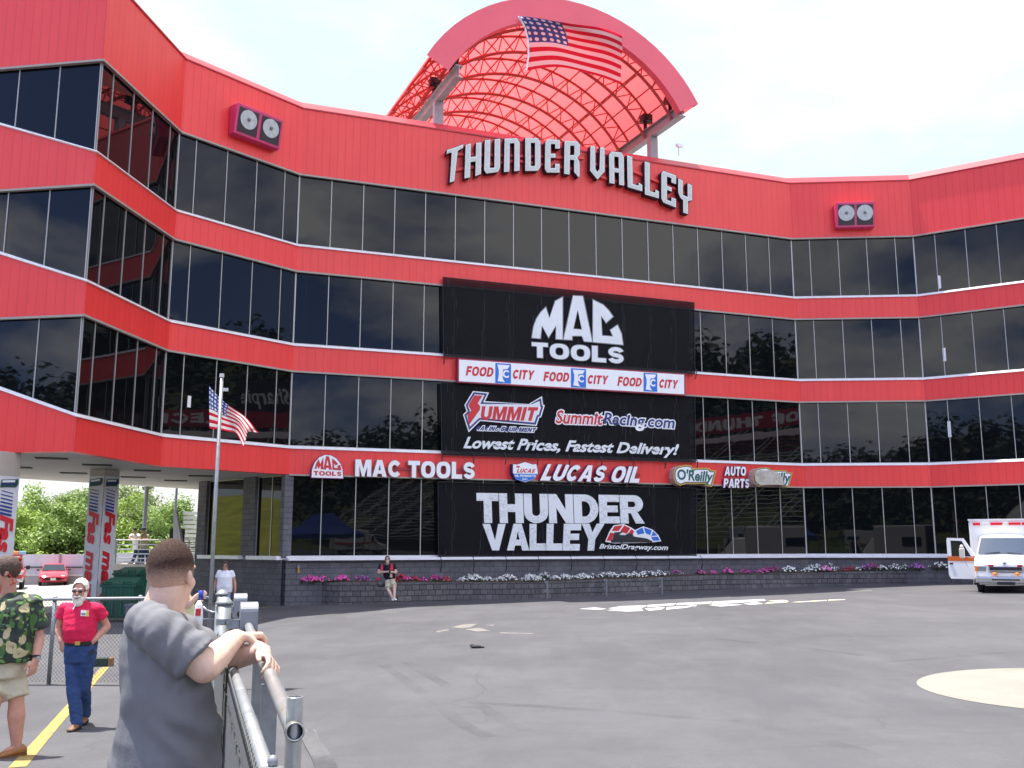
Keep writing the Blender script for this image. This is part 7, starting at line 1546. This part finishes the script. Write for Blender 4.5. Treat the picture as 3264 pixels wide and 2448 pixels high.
mb=MB(); c=o+V(Y_(633,1960,-.25)); mb.loft([ering(c+V((0,0,z)),V((rx,0,0)),V((0,ry,0)),16,3) for z,rx,ry in ((-.19,.04,.02),(-.17,.062,.035),(0,.06,.04),(.15,.05,.03),(.2,.02,.01))]); bg_=mb.build('carrier_bag',pm('bag_white',(.74,.74,.74),.5,bump=.5,bs=25),None,smooth=True,origin=c); tag(bg_,'white plastic bag with a red print hanging beside the pale yellow shirt','bag')
mb=MB(); mb.box(c+V((.005,-.042,.04)),(.075,.012,.10)); pr=mb.build('red_print',pm('bag_red',(.55,.03,.04),.5),bg_)
# two men on the landing
DL=43.95
def L_(px0):
    def f(px,py,dy=0): p=at(px,py,DL+dy); return (p.x-X(px0,DL),dy,p.z-lz)
    return f
f=L_(432); CAPK=pm('dark_cap',(.02,.02,.03),.7); OLV=cloth('olive_cloth',(.30,.30,.17),.08)
def cap_hat(H,parent,mat):
    mb=MB(); H.e(mb,0,-.008,.062,.088,.108,.082,16); H.e(mb,0,.11,.065,.07,.06,.010,12); mb.build('baseball_cap',mat,parent,smooth=True)
T,o,H,b=figure('man in a white shirt and dark cap leaning on the landing railing',432,DL,0,R(-25),SHW,JEAN,SK3,None,
  [(f(419,1706,.05),f(412,1716,-.12),f(424,1720,-.28),(1,-.1,0),(0,0,-1),1),(f(442,1706,.12),f(440,1719,-.1),f(428,1719,-.3),(-1,-.1,0),(0,0,-1),-1)],
  [(f(436,1746,.3),f(430,1772,.22),f(419,1796,.15),(-.7,-1,0)),(f(442,1746,.32),f(444,1772,.3),f(440,1796,.35),(-.3,-1,0))],(f(430,1690,-.05),R(30),R(-4)),
  dict(neck=f(431,1701,.06),torso=[f(438,1750,.3)+(.18,.14),f(437,1738,.26)+(.19,.15),f(434,1722,.18)+(.19,.145),f(431,1708,.1)+(.18,.12),f(431,1702,.08)+(.08,.07)],hips=[f(439,1756,.3)+(.17,.14),f(438,1744,.3)+(.18,.14)],z=lz,glasses=True,shoe=SHOEB,vx=.014)); cap_hat(H,b,CAPK)
f=L_(461)
T,o,H,b=figure('man in an olive T-shirt and navy cap turned towards the man at the railing',461,DL,0,R(-35),OLV,JEAN,SK3,None,
  [(f(452,1706,.0),f(449,1718,-.12),f(444,1717,-.28),(-1,-.1,.0),(0,0,-1),1),(f(472,1707,.1),f(470,1719,-.05),f(458,1719,-.25),(-1,-.1,0),(0,0,-1),-1)],
  [(f(457,1748,.2),f(455,1772,.15),f(455,1797,.2),(-.5,-1,0)),(f(468,1748,.25),f(469,1772,.22),f(470,1797,.25),(.2,-1,0))],(f(457,1690,-.02),R(-55),R(-2)),
  dict(neck=f(461,1701,.06),torso=[f(463,1748,.22)+(.19,.15),f(463,1736,.2)+(.195,.155),f(462,1720,.14)+(.195,.15),f(462,1708,.08)+(.18,.12),f(461,1702,.06)+(.08,.07)],hips=[f(463,1756,.22)+(.175,.145),f(463,1744,.22)+(.185,.15)],z=lz,shoe=SHOEW,vx=.014)); cap_hat(H,b,pm('navy_cap',(.02,.035,.10),.7))
# ================================================================== what stands behind the viewer and shows in the glass
TURF=pm('bank_grass',(.075,.10,.025),.95,var=.4,vs=.25,bump=.5,bs=3,dirt=(.13,.12,.05),ds=.12)
EL=[(72,20),(84,17),(96,17.5),(110,17),(126,16.5),(138,11.5),(151,8.6),(163,6.8),(175,6.4),(190,7.5),(205,9.5),(218,10.5),(232,12.5),(250,12),(268,9)]
def elev(b):
    for (a0_,e0),(a1_2,e1_) in zip(EL[:-1],EL[1:]):
        if a0_<=b<=a1_2: return e0+(e1_-e0)*(b-a0_)/(a1_2-a0_)
    return 8
RB=125.; CEN=V((0,15)); mb=MB(); rows=[]
bs_=[72+k*2 for k in range(99)]
def hill(b,f):      # f 0 at the foot, 1 at the crest
    d=V((math.sin(R(b)),math.cos(R(b)))); dist=RB-38+f*70; H_=(math.tan(R(elev(b)-1.6))*(RB+10)+CZ)*(f**1.25) if f<=1 else 0; n=mnoise.noise(V((b*.07,f*2,1)))*3*f
    p=CEN+d*dist; return V((p.x,p.y,g(p.x,p.y)-.3+max(0,H_+n)))
for j in range(13): mb.v+= [hill(b,j/12) for b in bs_]
nb_=len(bs_)
for j in range(12):
    for i in range(nb_-1): mb.f.append([j*nb_+i,j*nb_+i+1,(j+1)*nb_+i+1,(j+1)*nb_+i]); mb.m.append(0)
tag(mb.build('hills',TURF,None,smooth=True),kind='structure')
r=random.Random(3); lf=MB()
for k in range(2300):
    b=72+196*r.random(); f=.45+.55*r.random()**.8 if r.random()<.8 else .15+.4*r.random(); c=hill(b,f); h=4+5*r.random(); w=1.8+1.8*r.random()
    for q in range(34):
        d=V((r.gauss(0,1),r.gauss(0,1),r.gauss(0,1))).normalized(); p=c+V((d.x*w*(.6+.5*r.random()),d.y*w*(.6+.5*r.random()),h*.55+d.z*h*.45)); x,y=frame_of((d+V((0,0,.3))).normalized()); s=.4+.55*r.random(); lf.quad(p-x*s,p-y*s*.7,p+x*s,p+y*s*.7)
tag(lf.build('hillside_wood',m_leaf('wood_leaf',(.02,.045,.012),(.04,.075,.02),.2),None,fixn=False,uv=False),'dark wooded hillside behind the viewer, seen mirrored in the glass','woodland',kind='stuff')
# sunny grass bank to the left, mirrored in the two recessed windows
mb=MB(); n=14
for j in range(n+1):
    for i in range(n+1):
        y=28+40*i/n; x=-48-(y-28)*.12-45*j/n; mb.v.append(gp(x,y,-.2+9*(j/n)**1.1+.8*mnoise.noise(V((x*.15,y*.15,0)))*(j/n)))
for j in range(n):
    for i in range(n): a=j*(n+1)+i; mb.f.append([a,a+1,a+n+2,a+n+1]); mb.m.append(0)
tag(mb.build('grass_bank',pm('sunny_grass',(.27,.29,.04),.95,var=.35,vs=.5,dirt=(.40,.34,.06),ds=.3),None,smooth=True),kind='structure')
# aluminium grandstand to the right
GX,GY0,GY1=50,-70,31; T=thing('grandstand','large aluminium grandstand with red upper seats right of the viewer','grandstand',gp(GX+9,0)); zb_=g(GX,0)
SEATG=pm('grandstand_aluminium',(.80,.81,.82),.55,metal=.0,var=.1,vs=.6); SEATR=pm('grandstand_red',(.45,.03,.03),.5); DECK=pm('grandstand_deck',(.05,.05,.055),.8)
for k in range(27):
    x=GX+k*.80; z=zb_+1.6+k*.46; mb=MB(); mb.box((x,(GY0+GY1)/2,z),(.42,GY1-GY0,.06)); mb.build('seat_row',SEATR if k>20 else SEATG,T); mb=MB(); mb.box((x+.4,(GY0+GY1)/2,z-.40),(.55,GY1-GY0,.05)); mb.build('deck',DECK,T)
mb=MB()
for k in range(18):
    y=GY0+3+k*5.6
    for s in (0,.9): mb.tube([V((GX-.3,y+s,zb_+2.4)),V((GX+20.,y+s,zb_+2.4+11.9))],.035,5)
mb.tube([V((GX-.4,GY0,zb_+2.5)),V((GX-.4,GY1,zb_+2.5))],.04,6); mb.tube([V((GX-.4,GY0,zb_+2.0)),V((GX-.4,GY1,zb_+2.0))],.04,6); mb.build('aisle_rails',ALUP,T)
mb=MB(); mb.box((GX+22.2,(GY0+GY1)/2,zb_+15.6),(.3,GY1-GY0,2.0)); mb.build('red_fascia',pm('stand_fascia',(.42,.02,.03),.5),T)
def stand_text(s,y0,y1,z0,z1,x,mat,par):
    mb=MB(); xx=0; gl_=[]
    for ch in s:
        if ch==' ': xx+=.5; continue
        w,ls=HV[ch]; gl_.append([[(xx+a,b) for a,b in l] for l in ls]); xx+=w+.12
    for gg in gl_: solid(mb,gg,lambda u,v,h:V((x,y1+(y0-y1)*u/xx if False else y1-(y1-y0)*u/xx,z0+(z1-z0)*v)),.004)
    return mb.build('lettering',mat,par)
stand_text('LEGENDS OF THUNDER VALLEY',-26,22,zb_+14.95,zb_+16.2,GX+22.03,SIGNW,T)
mb=MB(); mb.box((GX+20.6,(GY0+GY1)/2,zb_+13.6),(.1,GY1-GY0,.7)); mb.build('white_strip',SIGNW,T)
# dark billboard with a white script
T=thing('billboard','dark billboard with white script lettering above the grandstand end','billboard',gp(76,26)); mb=MB(); mb.box((76,27,zb_+18.8),(.3,7.5,4.2)); mb.build('board',BLACK,T); 
for s in(-1,1): mb=MB(); mb.box((76.3,27+s*2.5,zb_+8.5),(.3,.3,17)); mb.build('leg',BEAM,T)
text('lettering','Sharpie',[(30,zb_+20),(23.8,zb_+20),(23.8,zb_+17.4),(30,zb_+17.4)],0,.004,SIGNW,T,shear=.35,bold=.01,place=lambda u,v,h:V((75.83,u,v)))
# tents
def tent(name,label,cx,cy,w,d,h0,h1,mat,valley=False):
    z=g(cx,cy); T=thing(name,label,'tent',V((cx,cy,z))); mb=MB(); c=[V((cx+i*w/2,cy+j*d/2,z+h0)) for i,j in((-1,-1),(1,-1),(1,1),(-1,1))]; rr=[V((cx+i*w*.12,cy+j*d*.12,z+h1)) for i,j in((-1,-1),(1,-1),(1,1),(-1,1))]
    mid=[a*.5+b*.5-V((0,0,(h1-h0)*.13)) for a,b in zip(c,rr)]
    mb.loft([c,mid,rr],caps=False); mb.quad(*rr); 
    for i in range(4): a,b=c[i],c[(i+1)%4]; mb.quad(a,b,b-V((0,0,.35)),a-V((0,0,.35)))
    mb.build('roof',mat,T,smooth=False); 
    for p in c: mb=MB(); mb.tube([V((p.x,p.y,z)),p],.04,6); mb.build('leg',GALV,T)
tent('canopy_tent','blue pop-up canopy tent behind the viewer, mirrored in the ground floor glass',20,-11,5.5,5.5,2.3,4.2,pm('tent_blue',(.03,.06,.30),.7))
tent('marquee','large white marquee tent behind the viewer, mirrored at the right end',-22,-22,16,12,2.8,8.5,pm('tent_white',(.60,.60,.58),.7))
a2=ambulance(V((41.5,19.5,g(41.5,19.5))),R(-55-90+180),'white ambulance parked before the grandstand, mirrored in the ground floor glass',False)
a3=ambulance(V((34,-22,g(34,-22))),R(18+90),'white ambulance parked far behind the viewer, mirrored beside the open ambulance',False)
